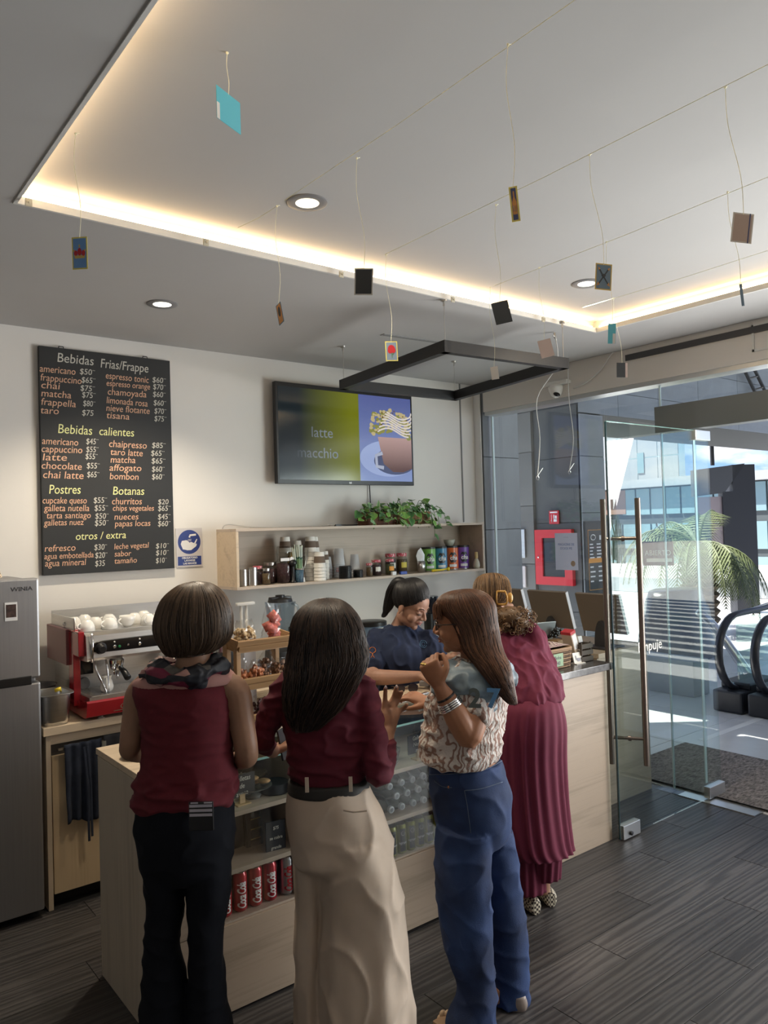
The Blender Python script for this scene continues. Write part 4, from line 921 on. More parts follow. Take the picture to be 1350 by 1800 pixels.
LM = [leafmat('leaf_dark', (.035, .12, .03), (.10, .25, .05)), leafmat('leaf_bright', (.12, .30, .05), (.30, .48, .10)), leafmat('leaf_variegated', (.05, .16, .04), (.42, .52, .22)), leafmat('leaf_pale', (.22, .42, .20), (.40, .55, .30))]
def leafmesh(kind):
    """heart or lance shaped leaf along +y, base at origin"""
    n = 7; vs = []; at = []; fs = []
    for i in range(n + 1):
        t = i / n; w = (.50 * math.sin(PI * t ** .62) ** .8 * (1 - t * .15)) if kind == 'heart' else .22 * math.sin(PI * t ** .8)
        if i == n: w = .0
        for s in (-1, -.5, 0, .5, 1):
            vs.append((s * w, t - (.10 * abs(s) if kind == 'heart' and i < 2 else 0), .10 * abs(s) * w * 2 - .22 * t * t)); at.append(1 - abs(s) ** 2)
    for i in range(n):
        for k in range(4): a = i * 5 + k; fs.append((a, a + 1, a + 6, a + 5))
    me = bpy.data.meshes.new('leaf'); me.from_pydata(vs, [], fs); a_ = me.attributes.new('mid', 'FLOAT', 'POINT'); a_.data.foreach_set('value', at); me.polygons.foreach_set('use_smooth', [True] * len(me.polygons)); return me
LH = []
for i, k in ((0, 'heart'), (1, 'heart'), (2, 'lance'), (3, 'heart')):
    me = leafmesh(k); me.materials.append(LM[i]); LH.append(me)
M_stem = mat('plant_stem', (.12, .16, .06), .7)
random.seed(21)
def vine(par, pts, nl, size):
    pts = crv(pts, 6); b = MB(); b.tube(pts, .0022, 5); b.build('stem', M_stem, par, True)
    for k in range(nl):
        i = int((k + .6) / nl * (len(pts) - 1)); p = pts[i]; kind = random.choice((0, 0, 1, 1, 2, 2, 3))
        o = bpy.data.objects.new('leaf', LH[kind]); COL.objects.link(o); o.parent = par; o.location = p
        s = size * random.uniform(.8, 1.25) * (1.0 if kind != 2 else 1.15); o.scale = (s, s, s)
        d = Vector((random.uniform(-1, 1), random.uniform(-1.1, -.2), random.uniform(-1.1, .55))).normalized(); up = Vector((random.uniform(-.4, .4), -.7, .7))
        y_ = d; z_ = (up - y_ * up.dot(y_)).normalized(); x_ = y_.cross(z_); o.rotation_mode = 'QUATERNION'; o.rotation_quaternion = Matrix(((x_.x, y_.x, z_.x), (x_.y, y_.y, z_.y), (x_.z, y_.z, z_.z))).to_quaternion()
for k in range(9): x = -.11 + k * .027; vine(pb1, [(x, 0, .08), (x * 1.3, -.04, .13 + .03 * math.sin(k * 2)), (x * 1.45 - .02, -.10, .10), (x * 1.5 - .02, -.12, .03 - .02 * (k % 3))], 6, .052)
for k in range(12): x = -.14 + k * .026; vine(pb2, [(x, 0, .08), (x * 1.15, -.04, .15 + .035 * math.sin(k * 1.7)), (x * 1.3, -.11, .10), (x * 1.35, -.125, .02 - .025 * (k % 3))], 6, .052)
vine(pb2, [(.10, -.02, .08), (.11, -.13, .06), (.115, -.16, -.03), (.12, -.155, -.10)], 5, .05)
vine(pb2, [(.14, 0, .08), (.22, -.08, .13), (.26, -.12, .06), (.27, -.13, -.02)], 6, .052)
vine(pb1, [(-.1, 0, .08), (-.17, -.05, .12), (-.21, -.08, .09), (-.2, -.1, .03)], 5, .06)
# cables on top of the shelf
b = MB(); b.tube(crv([(2.22, 4.47, PZ + .004), (2.28, 4.5, PZ + .03), (2.5, 4.5, PZ + .006), (3.0, 4.48, PZ + .006), (3.05, 4.45, PZ + .012), (3.25, 4.49, PZ + .006)], 6), .004, 6)
o = b.build('white_cable', mat('cable_white', (.55, .53, .5), .5), None, True); tag(o, 'pale cable lying along the top of the wall shelf', 'cable')
b = MB(); b.box(3.08, 3.13, 4.44, 4.46, PZ, PZ + .014); b.tube([(3.13, 4.45, PZ + .007), (3.3, 4.49, PZ + .006), (3.46, 4.52, PZ + .01), (3.46, 4.535, 2.14)], .004, 6)
o = b.build('television_cable', M_black, None); tag(o, 'black power cable with a plug running up to the television', 'cable')
# ================================================================ THINGS IN AND ON THE COUNTERS
M_slate = mat('slate_sign', (.018, .018, .02), .7); M_chalkw = mat('chalk_white', (.58, .56, .50), .95); M_woodsm = wood('sign_stand_wood', (.50, .36, .20), (.38, .26, .14), 'X', .6)
def chalk_sign(p, w, h, lines, lab, yaw=0, stand=True, sz=.02):
    r = empty('chalk_sign', p, yaw, lab, 'sign'); b = MB(); z0 = .03 if stand else 0; b.box(-w / 2, w / 2, -.003, .003, z0, z0 + h); b.build('slate', M_slate, r)
    F = frame((0, -.0035, z0), (1, 0, 0), (0, 0, 1)); n = len(lines)
    for i, t in enumerate(lines): lettering('chalk_word', [(t, 0, h * (1 - (i + .85) / n), sz, .15, 'CENTER', .9)], M_chalkw, r, F, 0, .03)
    if stand: b = MB(); b.box(-.012, .012, -.006, .002, 0, z0 + .01); b.box(-.03, .03, -.02, .02, 0, .005); b.build('wooden_stand', M_woodsm, r)
    return r
SH1L, SH2L, SHB = .7385, .5255, .3405; SH1R, SH2R = .7255, .5155
chalk_sign((1.405, 2.72, SH1L), .12, .085, ['Galletas', 'de', 'avena'], 'small chalk sign reading Galletas de avena in the left display', .1, sz=.027)
chalk_sign((1.50, 2.90, SH1L), .09, .085, ['Galletas', 'chips'], 'chalk sign lying further back behind the glass cookie dish', -.3, False, .02)
chalk_sign((1.545, 2.71, SH2L), .085, .115, ['$75', 'se cobra', 'grande'], 'black chalk sign on the middle shelf beside the dark bags', -.1, False, .018)
chalk_sign((2.315, 2.72, SH1R), .13, .085, ['Galletas', 'Nuez y', 'miel'], 'chalk sign reading Galletas Nuez on the right display shelf', .1, sz=.026)
# glass dish with cookies
gd = empty('glass_dish', (1.475, 2.76, SH1L), 0, 'scalloped clear glass dish of wrapped cookies', 'dish')
b = MB(); pr0 = [(.03, 0), (.034, .012), (.012, .02), (.03, .028), (.075, .045), (.078, .048), (.03, .032), (0, .03)]; b.lathe(pr0, n=26); b.build('pedestal_dish', mat('cut_glass', (.75, .78, .78), .08, trans=.8), gd, 'auto')
M_cook = mat('cookie', (.38, .22, .10), .85, var=.4, scale=(60, 60, 60)); M_wrap = glassmat('cellophane', (.93, .93, .92), rough=.12)
for k, (x, y_) in enumerate(((-.03, -.01), (.02, .02), (.035, -.03), (-.01, .035), (0, 0))):
    o = empty('cookie', (1.475 + x, 2.76 + y_, SH1L + .05 + .011 * (k == 4) + .010 * (k > 1)), 0, 'round brown cookie in the glass dish', 'cookie', 'cookies in the glass dish'); b = MB(); b.lathe([(.022, 0), (.026, .005), (.02, .010), (0, .012)], n=14); b.build('biscuit', M_cook, o, True)
def crumple(b, c, w, d, h, seed, n=14, m=10, open_top=True):
    rg = random.Random(seed); vs = []
    for j in range(m + 1):
        t = j / m; q = (1 - .15 * t) if open_top else math.sin(PI * min(.97, max(.06, t)))
        for i in range(n):
            a = 2 * PI * i / n; k = 1 + rg.uniform(-.16, .16); fl = (1 - .7 * max(0, t - .55) / .45) if open_top else 1
            vs.append((c[0] + w * q * k * math.cos(a), c[1] + d * q * fl * k * math.sin(a), c[2] + h * t + rg.uniform(-.05, .05) * h * (1 if j == m else .2)))
    fs = [(j * n + i, j * n + (i + 1) % n, (j + 1) * n + (i + 1) % n, (j + 1) * n + i) for j in range(m) for i in range(n)]; fs.append(tuple(range(n - 1, -1, -1)))
    b.add(vs, fs)
def snackbag(p, w, d, h, kind, lab, seed, yaw=0, lean=0, fill=.6):
    r = empty('snack_bag', p, yaw, lab, 'bag of snacks'); rg = random.Random(seed)
    if lean: r.rotation_euler = (0, lean, yaw)
    b = MB(); crumple(b, (0, 0, 0), w, d, h, seed); b.build('clear_bag', M_wrap, r)
    cols = {'pistachio': (.52, .38, .22), 'nuts': (.22, .11, .06), 'pink': (.55, .14, .11), 'orange': (.42, .15, .06), 'berries': (.09, .03, .035), 'bread': (.50, .32, .18)}
    m = mat('snack_' + kind, cols[kind], .6, var=.45, scale=(90, 90, 90)); b = MB()
    if kind == 'pink':
        for k in range(9): b.box(-.5, .5, -.5, .5, -.5, .5, M=Matrix.Translation((rg.uniform(-.4, .4) * w, rg.uniform(-.3, .3) * d, h * fill * (.2 + .8 * k / 9))) @ Matrix.Rotation(rg.uniform(-1, 1), 4, 'Y') @ Matrix.Rotation(rg.uniform(-.4, .4), 4, 'X') @ Matrix.Diagonal((w * 1.0, d * .5, h * .24, 1)))
    elif kind == 'bread': b.ell((0, 0, h * .4), (w * .85, d * .8, h * .36), 18, 10)
    else:
        s = .0095 if kind != 'berries' else .008
        for k in range(int(90)):
            a = rg.uniform(0, 2 * PI); q = math.sqrt(rg.random()); z = rg.random(); b.ell((w * .86 * q * math.cos(a), d * .86 * q * math.sin(a), s + z * h * fill * (1 - .3 * q)), (s * rg.uniform(.7, 1.25), s * .75, s), 7, 5, rot=Matrix.Rotation(rg.uniform(0, 3), 3, 'Z'))
    o = b.build('contents', m, r, True); o['kind'] = 'stuff'; return r
# cake stand with bread bags
cs = empty('wooden_cake_stand', (1.60 - .035, 2.91, SH1L), 0, 'round dark wooden slab under bagged pastries in the left display', 'serving board')
b = MB(); b.lathe([(.105, 0), (.112, .006), (.112, .045), (.105, .05), (0, .05)], n=32, M=Matrix.Translation((-.05, .03, 0))); b.build('slab', mat('bark_wood', (.12, .075, .045), .8, var=.4, scale=(20, 20, 60)), cs, 'auto')
snackbag((1.515, 2.94, SH1L + .051), .06, .045, .10, 'bread', 'bagged pale pastry on the wooden slab in the display', 3, .4)
snackbag((1.375, 2.86, SH1L), .05, .04, .10, 'bread', 'crumpled cellophane bag at the left of the display shelf', 5, .2)
ld_ = MB(); ld_.lathe([(.055, 0), (.058, .004), (.058, .04), (0, .042)], n=26); o = ld_.build('dark_tin', mat('tin_charcoal', (.05, .055, .06), .5), None, 'auto'); o.location = (1.575, 2.76, SH1L); tag(o, 'round charcoal tin in front of the wooden slab in the display', 'tin')
# dark bags on the middle shelf
for x, w, lab, lx in ((1.345, .045, 'dark pouch with gold print at the left of the middle display shelf', 1), (1.435, .055, 'plain dark grey pouch in the middle of the display shelf', 0), (1.505, .04, 'black glossy box with gold line print beside the chalk price sign', 1)):
    r = empty('coffee_pouch', (x, 2.86 if not lx else 2.83, SH2L), 0, lab, 'pouch'); b = MB()
    b.add(*loftrings([rring(b, w, .03, 0, 24, 5), rring(b, w * 1.0, .033, .06, 24, 3), rring(b, w * .98, .022, .13, 24, 3), rring(b, w * .97, .004, .17, 24, 5)])); b.build('pouch_body', mat('pouch_grey', (.045, .045, .048), .45) if lx == 0 else mat('pouch_black', (.012, .013, .018), .25), r, 'auto')
    if lx:
        b = MB()
        for q in range(3): b.box(-w * .6, w * .5, -.036, -.034, .03 + q * .04, .033 + q * .04)
        b.build('gold_print', mat('gold_print', (.45, .33, .10), .4, .5), r)
# cola cans
M_cola = mat('cola_red', (.40, .008, .02), .25, .3, coat=.4); M_colas = mat('cola_silver', (.42, .42, .44), .3, .8)
for k in range(5):
    x = 1.318 + k * .0655 + (.012 if k == 4 else 0); r_ = .0285; h = .150; sil = k == 4
    lab = ['leftmost red soda can with white script on the bottom display shelf, half hidden', 'second red soda can from the left on the bottom display shelf', 'third red soda can from the left on the bottom display shelf', 'red soda can beside the silver soda can', 'silver soda can with red script on the bottom display shelf'][k]
    o = empty('soda_can', (x, 2.715, SHB), 0, lab, 'can', 'soda cans on the bottom display shelf'); b = MB(); b.lathe([(.022, 0), (r_, .008), (r_, h - .014), (.023, h - .003)], n=26); b.build('can_body', M_colas if sil else M_cola, o, 'auto')
    b = MB(); b.lathe([(.023, h - .003), (.0235, h), (.0215, h - .001), (.021, h - .004), (0, h - .004)], n=24); b.build('lid', M_can, o, 'auto')
    me = text_mesh('Coca Cola', .040, 0, .0012, .3, 'LEFT', .86, 3); b = MB(); fs = [tuple(p.vertices) for p in me.polygons]
    vs = []
    for v in me.vertices:
        a = -PI / 2 - .10 - (v.co.y - .012) / r_ * 1.25; vs.append(((r_ + .0007) * math.cos(a), (r_ + .0007) * math.sin(a), .014 + v.co.x * .66))
    b.add(vs, fs); b.build('script_lettering', mat('script_red', (.5, .01, .02), .4) if sil else M_wh, o)
# right display: wicker tray with bags
wt_ = empty('wicker_tray', (2.13, 2.80, SH1R), 0, 'grey wicker tray of bagged cookies on the right display shelf', 'basket')
for k in range(7):
    b = MB(); z = .006 + k * .008; pts = [(.11 + .012 * k / 6) * math.cos(a) * Vector((1, 0, 0)) + (.075 + .01 * k / 6) * math.sin(a) * Vector((0, 1, 0)) + UZ_ * (z + .004 * math.sin(a * 9 + k * 2)) for a in [2 * PI * q / 40 for q in range(41)] for UZ_ in (Vector((0, 0, 1)),)]; b.tube(pts, .0042, 5); b.build('wicker_strand', mat('grey_wicker', (.20, .18, .16), .8), wt_, True)
b = MB(); b.lathe([(.10, 0), (.10, .006), (0, .006)], n=20); b.build('base', mat('grey_wicker', (.20, .18, .16), .8), wt_)
for k, (x, y_, z) in enumerate(((2.09, 2.79, .01), (2.15, 2.83, .012), (2.19, 2.78, .012), (2.12, 2.84, .06))):
    snackbag((x, y_, SH1R + z), .034, .03, .12, 'nuts', ['left cellophane bag in the grey wicker tray', 'rear cellophane bag in the grey wicker tray', 'right cellophane bag in the grey wicker tray', 'topmost cellophane bag in the grey wicker tray'][k], 30 + k, k)
snackbag((2.43, 2.84, SH1R), .04, .035, .12, 'nuts', 'cellophane bag right of the chalk sign in the display', 44); snackbag((2.52, 2.80, SH1R), .04, .035, .12, 'orange', 'cellophane bag at the far right of the display shelf', 45)
# water bottles lying with their caps to the front
CAPS = [(225, 947), (355, 902), (473, 870), (593, 833), (300, 1050), (419, 1015), (540, 978), (655, 945), (243, 1200), (360, 1165), (485, 1127), (600, 1090), (708, 1058)]
M_pet = mat('pet_bottle', (.30, .36, .36), .12, alpha=.55, spec=.8); M_cap = mat('cap_pale', (.50, .55, .58), .4)
BC = [(2.117, 0.65), (2.186, 0.652), (2.25, 0.651), (2.317, 0.651), (2.155, 0.599), (2.218, 0.598), (2.285, 0.598), (2.349, 0.597), (2.122, 0.546), (2.184, 0.545), (2.252, 0.544), (2.316, 0.543), (2.377, 0.542), (2.397, 0.651), (2.472, 0.651), (2.429, 0.597), (2.457, 0.542), (2.537, 0.542)]
btl = None
for k, (x, z) in enumerate(BC):
    o = empty('water_bottle', (x, 2.685, z), 0, 'clear water bottle lying with its white cap facing out', 'bottle', 'water bottles lying on the right display shelf')
    R_ = Matrix.Rotation(-PI / 2, 4, 'X')
    if btl is None:
        b = MB(); b.lathe([(.012, .012), (.012, .02), (.028, .05), (.031, .06), (.0295, .09), (.031, .12), (.0295, .15), (.031, .19), (.028, .20), (0, .20)], n=18, M=R_); m1 = b.build('bottle_body', M_pet, o, True)
        b = MB(); b.lathe([(0, 0), (.0145, .0), (.0155, .002), (.0155, .015), (.013, .016)], n=18, M=R_); b.lathe([(0, -.0006), (.0085, -.0006)], n=12, M=R_); m2 = b.build('cap', M_cap, o, True)
        b = MB(); b.lathe([(0, -.0012), (.009, -.0012)], n=14, M=R_); m3 = b.build('cap_disc', mat('cap_grey', (.30, .33, .36), .5), o); btl = (m1, m2, m3)
    else:
        for q in btl: c_ = q.copy(); COL.objects.link(c_); c_.parent = o
# green labelled cans
for k in range(9):
    x = 2.125 + k * .0545; o = empty('drink_can', (x, 2.70, SHB), 0, 'slim green and black printed drink can on the bottom display shelf', 'can', 'green drink cans in the right display')
    b = MB(); r_ = .0265; b.lathe([(.021, 0), (r_, .007), (r_, .118), (.022, .128)], n=22); b.build('can_body', mat('can_olive', (.20, .20, .05), .35, .3), o, 'auto'); b = MB(); b.lathe([(.022, .128), (.0235, .131), (.021, .129), (0, .128)], n=20); b.build('lid', M_can, o, 'auto')
    b = MB(); b.add(*loftrings([[Vector(((r_ + .0006) * math.cos(a), (r_ + .0006) * math.sin(a), z)) for a in (-PI / 2 - .75, -PI / 2 - .4, -PI / 2, -PI / 2 + .3)] for z in (.012, .112)], False, False)); b.build('black_label', mat('label_black', (.015, .017, .02), .4), o)
    me = text_mesh('agrum', .016, 0, 0, 0, 'CENTER'); b = MB(); b.add([((r_ + .0012) * math.cos(-PI / 2 - .2 + v.co.x / r_), (r_ + .0012) * math.sin(-PI / 2 - .2 + v.co.x / r_), .045 + v.co.y) for v in me.vertices], [tuple(p.vertices) for p in me.polygons]); b.build('can_lettering', M_wh, o)
    b = MB(); b.tube([((r_ + .001) * math.cos(-PI / 2 - .2 + .009 * math.cos(a) / r_), (r_ + .001) * math.sin(-PI / 2 - .2 + .009 * math.cos(a) / r_), .092 + .010 * math.sin(a)) for a in [q * .6 for q in range(12)]], .0008, 4); b.build('ring_emblem', M_can, o)
# three tier wooden snack stand ----------------------------------------------
ts_ = empty('snack_stand', (1.635, 3.02, .922), 0, 'wooden three tier snack stand on the display counter', 'display stand'); ts_.location.z = .945
M_pine = wood('pine_stand', (.30, .175, .075), (.20, .11, .045), 'X', .6)
L = ts_.location
for xx in (1.505, 1.745): obox('side_post', ts_, xx, xx + .02, 3.02, 3.06, .945, 1.36, M_pine, .002)
obox('side_post', ts_, 1.505, 1.525, 2.93, 2.96, .945, 1.30, M_pine, .002)
obox('back_rail', ts_, 1.525, 1.745, 3.04, 3.052, .98, 1.0, M_pine)
def tray(z, yf, n):
    """sloping tray: front at yf, slatted front, open above"""
    x0, x1 = 1.515, 1.765; o = []
    for k in range(2):
        b = MB(); zz = z + k * .026; ov = k * .012; b.box(x0 - ov - L.x, x1 + ov - L.x, -.005, .005, 0, .0245, M=Matrix.Translation((0, yf - .012 * k - L.y, zz - L.z)) @ Matrix.Rotation(.42, 4, 'X'), bev=.0015); b.build('tray_slat', M_pine, ts_)
    b = MB(); b.add([Vector(p) - L for p in ((x0 - .002, yf, z), (x0 - .002, yf + .12, z + .01), (x0 - .018, yf + .12, z + .065), (x0 - .018, yf - .022, z + .052), (x0 + .008, yf, z), (x0 + .008, yf + .12, z + .01), (x0 - .008, yf + .12, z + .065), (x0 - .008, yf - .022, z + .052))], [(0, 1, 2, 3), (7, 6, 5, 4), (0, 4, 5, 1), (1, 5, 6, 2), (2, 6, 7, 3), (3, 7, 4, 0)]); b.build('tray_side', M_pine, ts_)
    b = MB(); b.add([Vector(p) - L for p in ((x1 + .002, yf, z), (x1 + .002, yf + .12, z + .01), (x1 + .018, yf + .12, z + .065), (x1 + .018, yf - .022, z + .052), (x1 - .008, yf, z), (x1 - .008, yf + .12, z + .01), (x1 + .008, yf + .12, z + .065), (x1 + .008, yf - .022, z + .052))], [(0, 1, 2, 3), (7, 6, 5, 4), (0, 4, 5, 1), (1, 5, 6, 2), (2, 6, 7, 3), (3, 7, 4, 0)]); b.build('tray_side', M_pine, ts_)
    b = MB(); b.add([Vector(p) - L for p in ((x0, yf, z), (x1, yf, z), (x1, yf + .12, z + .012), (x0, yf + .12, z + .012), (x0, yf, z - .006), (x1, yf, z - .006), (x1, yf + .12, z + .006), (x0, yf + .12, z + .006))], [(0, 1, 2, 3), (7, 6, 5, 4), (0, 4, 5, 1), (1, 5, 6, 2), (2, 6, 7, 3), (3, 7, 4, 0)]); b.build('tray_floor', M_pine, ts_)
tray(1.292, 2.935, 0); tray(1.135, 2.915, 0); tray(.985, 2.895, 0)
snackbag((1.575, 2.985, 1.31), .052, .045, .11, 'pistachio', 'clear bag of pistachios on the top tier of the snack stand', 51, .2, 0, .7)
snackbag((1.695, 2.985, 1.31), .042, .04, .17, 'pink', 'clear bag of pink candy slices on the top tier of the snack stand', 52, -.3, .15, .75)
snackbag((1.545, 2.965, 1.15), .034, .035, .11, 'orange', 'left small bag on the middle tier of the snack stand', 53, 0, -.1, .5)
snackbag((1.60, 2.95, 1.15), .038, .035, .10, 'orange', 'bag of orange sweets in the middle tier of the snack stand', 54, .5, .1, .65)
snackbag((1.66, 2.975, 1.155), .042, .04, .14, 'nuts', 'taller bag of nuts behind the orange sweets', 55, .8, .5, .6)
snackbag((1.73, 2.955, 1.15), .042, .035, .09, 'nuts', 'bag of nuts at the right end of the middle tier', 56, 0, .15, .8)
snackbag((1.64, 2.94, 1.0), .06, .04, .10, 'berries', 'bag of dark berries on the lowest tier of the snack stand', 57, 0, 0, .8)
snackbag((1.71, 2.97, 1.0), .04, .035, .12, 'berries', 'bag with pale crumpled top on the lowest tier', 58, 0, .2, .4)
pbx = box('white_carton', 1.63, 1.69, 3.10, 3.15, .946, 1.27, mat('carton_white', (.55, .56, .60), .6), bev=.002); tag(pbx, 'tall white carton behind the snack stand', 'carton')
dsh = MB(); dsh.lathe([(.045, 0), (.06, .012), (.062, .014), (.045, .006), (0, .005)], n=24); o = dsh.build('pale_dish', mat('dish_cream', (.55, .47, .38), .4), None, True); o.location = (1.099, 3.012, 0.923); tag(o, 'small pale dish on the counter corner under the left elbow', 'dish')
# sunglasses and tray on the wooden top
sg_ = empty('sunglasses', (2.536, 3.056, 0.946), -.5, 'dark sunglasses lying on the wooden worktop before the barista', 'sunglasses')
b = MB()
for s in (-1, 1): b.add(*loftrings([[Vector((s * .034 + q.x, q.z * 0 + z_, q.y + .022)) for q in rring(b, .026, .020, 0, 20, 3)] for z_ in (-.002, .002)])); 
b.build('lenses', mat('lens_dark', (.02, .012, .018), .08), sg_); b = MB(); b.tube([(-.06, 0, .03), (-.062, .06, .022), (-.06, .12, .01)], .003, 5); b.tube([(.06, 0, .03), (.062, .06, .022), (.06, .12, .01)], .003, 5); b.tube([(-.012, 0, .03), (0, -.003, .034), (.012, 0, .03)], .0025, 5); b.build('frame', M_black, sg_)
cr_m = empty('card_reader', (2.734, 3.093, 0.946), .3, 'pale card reader on the worktop near the barista', 'card reader')
b = MB(); b.box(-.035, .035, -.05, .05, 0, .028, bev=.004); b.build('housing', mat('reader_grey', (.30, .28, .28), .5), cr_m); b = MB(); b.box(-.025, .025, 0, .04, .028, .0295); b.build('screen', M_black, cr_m)
for x0_, lab in ((0, 'long steel knife lying on the wooden worktop edge'),):
    p = Vector((2.559, 2.936, 0.946)); q = Vector((2.375, 2.909, 0.945)); b = MB(); b.box(-.13, .02, -.012, .012, .001, .003); b.box(.02, .12, -.010, .010, .0, .014, bev=.003); o = b.build('knife', M_steel, None); o.location = (p + q) / 2; o.rotation_euler = (0, 0, .2); tag(o, lab, 'knife')
# back counter, centre and right: blender, dispenser, scale, tin, grinder
bl = empty('blender', (2.50, 4.25, WT), 0, 'jug blender with a clear container and black lid under the shelf', 'blender')
b = MB(); b.add(*loftrings([rring(b, .10, .10, 0, 24, 5), rring(b, .10, .10, .02, 24, 5), rring(b, .085, .085, .16, 24, 5), rring(b, .05, .05, .20, 24, 5)])); b.box(.07, .12, -.03, .03, .1, .3, bev=.01); b.build('motor_base', M_black, bl, 'auto')
b = MB(); b.add(*loftrings([rring(b, .055, .055, .20, 24, 4), rring(b, .085, .085, .46, 24, 4), rring(b, .086, .086, .465, 24, 4), rring(b, .08, .08, .46, 24, 4), rring(b, .05, .05, .21, 24, 4)], True, True)); b.build('clear_jug', glassmat('jug_plastic', (.80, .84, .87)), bl, 'auto')
b = MB(); b.tube(crv([(.085, 0, .45), (.13, 0, .42), (.125, 0, .30), (.075, 0, .27)], 5), .009, 8); b.build('jug_handle', glassmat('jug_plastic', (.80, .84, .87)), bl, True)
b = MB(); b.lathe([(.08, .466), (.075, .485), (.03, .495), (.03, .51), (0, .51)], n=24); b.box(-.075, .075, -.02, .02, .48, .50, bev=.006); b.build('lid', M_black, bl, 'auto')
wd = empty('pump_dispenser', (2.215, 4.2, WT), 0, 'white pump dispenser left of the blender', 'dispenser')
b = MB(); b.lathe([(.045, 0), (.045, .30), (.02, .33), (0, .33)], n=20); b.build('bottle', mat('dispenser_clear', (.5, .5, .5), .3), wd, 'auto'); b = MB(); b.tube([(-.018, 0, .33), (-.018, 0, .47)], .010, 8); b.tube([(.018, 0, .33), (.018, 0, .47)], .010, 8); b.box(-.05, .07, -.015, .015, .47, .49, bev=.004); b.build('pump', mat('pump_white', (.62, .62, .6), .4), wd, 'auto')
for (x, y_, w, h, d, lab, nm, ct) in ((2.69, 4.22, .07, .17, .08, 'black payment terminal dock right of the blender', 'black_appliance', 'appliance'), (2.86, 4.3, .06, .26, .08, 'black coffee grinder half hidden behind the dark haired customer', 'coffee_grinder', 'grinder'), (2.05, 4.15, .09, .22, .09, 'dark appliance behind the left post of the snack stand', 'dark_appliance', 'appliance')):
    r = empty(nm, (x, y_, WT), 0, lab, ct); b = MB(); b.add(*loftrings([rring(b, w, d, 0, 24, 5), rring(b, w, d, h * .6, 24, 5), rring(b, w * .8, d * .8, h, 24, 5)])); b.build('housing', M_black, r, 'auto'); b = MB(); b.box(-w * .6, w * .6, -d - .004, -d + .004, h * .3, h * .45, bev=.002); b.build('trim', M_steel, r, 'auto'); b = MB(); b.lathe([(w * .5, h), (w * .45, h + .03), (0, h + .03)], n=16); b.build('knob', M_steel, r, 'auto')
ct = empty('powder_tub', (3.20, 4.22, WT), 0, 'large round tub with a blue label behind the barista', 'tub')
b = MB(); b.lathe([(.105, 0), (.105, .25), (0, .25)], n=32); b.build('tub_body', mat('tub_blue', (.10, .16, .24), .35), ct, 'auto'); b = MB(); b.lathe([(.109, .25), (.109, .275), (.10, .28), (0, .28)], n=32); b.build('lid', M_black, ct, 'auto'); b = MB(); b.lathe([(.1065, .0), (.1065, .17)], n=32); b.build('green_band', mat('tub_green', (.18, .26, .05), .4), ct, 'auto')
b = MB(); b.add(*loftrings([[Vector((.107 * math.cos(a), .107 * math.sin(a), z)) for a in (-PI / 2 - .2, -PI / 2, -PI / 2 + .3, -PI / 2 + .6)] for z in (.185, .24)], False, False)); b.build('paper_label', M_cream, ct)
em2 = empty('coffee_grinder', (3.80, 4.25, WT), 0, 'chrome coffee grinder behind the glasses wearing customer', 'grinder')
b = MB(); b.box(-.08, .08, -.09, .09, 0, .05, bev=.008); b.tube([(0, .04, .05), (0, .04, .27)], .04, 14); b.build('body', M_black, em2, 'auto'); b = MB(); b.lathe([(.035, .10), (.04, .15), (.02, .17), (.03, .26), (0, .26)], n=18, M=Matrix.Translation((.07, -.04, 0))); b.build('chrome_doser', M_chrome, em2, 'auto')
b = MB(); b.lathe([(.03, .27), (.07, .38), (.07, .40), (0, .40)], n=20, M=Matrix.Translation((0, .04, 0))); b.build('hopper', M_dglass, em2, 'auto')
ol = empty('wall_socket', (2.98, D0 - .001, 1.24), 0, 'white wall socket plate under the shelf', 'socket'); b = MB(); b.box(-.035, .035, -.008, 0, -.06, .06, bev=.003); b.build('plate', mat('socket_white', (.6, .6, .6), .5), ol)
# reception counter -----------------------------------------------------------
ST = 1.0005
wb_ = empty('wicker_basket', (3.335, 2.80, ST), 0, 'brown wicker basket with a striped cloth lining and a green price tag', 'basket')
M_wk = mat('wicker_brown', (.13, .075, .045), .7, var=.5, scale=(60, 60, 60)); M_wkl = mat('wicker_light', (.30, .19, .11), .7)
b = MB(); b.add(*loftrings([rring(b, .118, .078, 0, 40, 8), rring(b, .126, .086, .10, 40, 8), rring(b, .12, .08, .10, 40, 8), rring(b, .11, .07, .02, 40, 8)])); b.build('basket_core', mat('basket_dark', (.05, .03, .02), .9), wb_, 'auto')
for j in range(9):
    b = MB(); z = .006 + j * .011; n_ = 96; rg_ = rring(b, .121 + j * .0009, .081 + j * .0009, z, n_, 8); pts = []
    for i, q in enumerate(rg_ + [rg_[0]]):
        rr = 1 + .030 * math.sin(i * PI / 3 + j * PI); pts.append(Vector((q.x * rr, q.y * rr, q.z)))
    b.tube(pts, .0052, 5); b.build('woven_strand', M_wk if j % 2 else M_wkl, wb_, True)
b = MB(); q_ = rring(b, .129, .089, .104, 48, 8); b.tube(q_ + [q_[0]], .008, 7); b.build('rim', M_wkl, wb_, True)
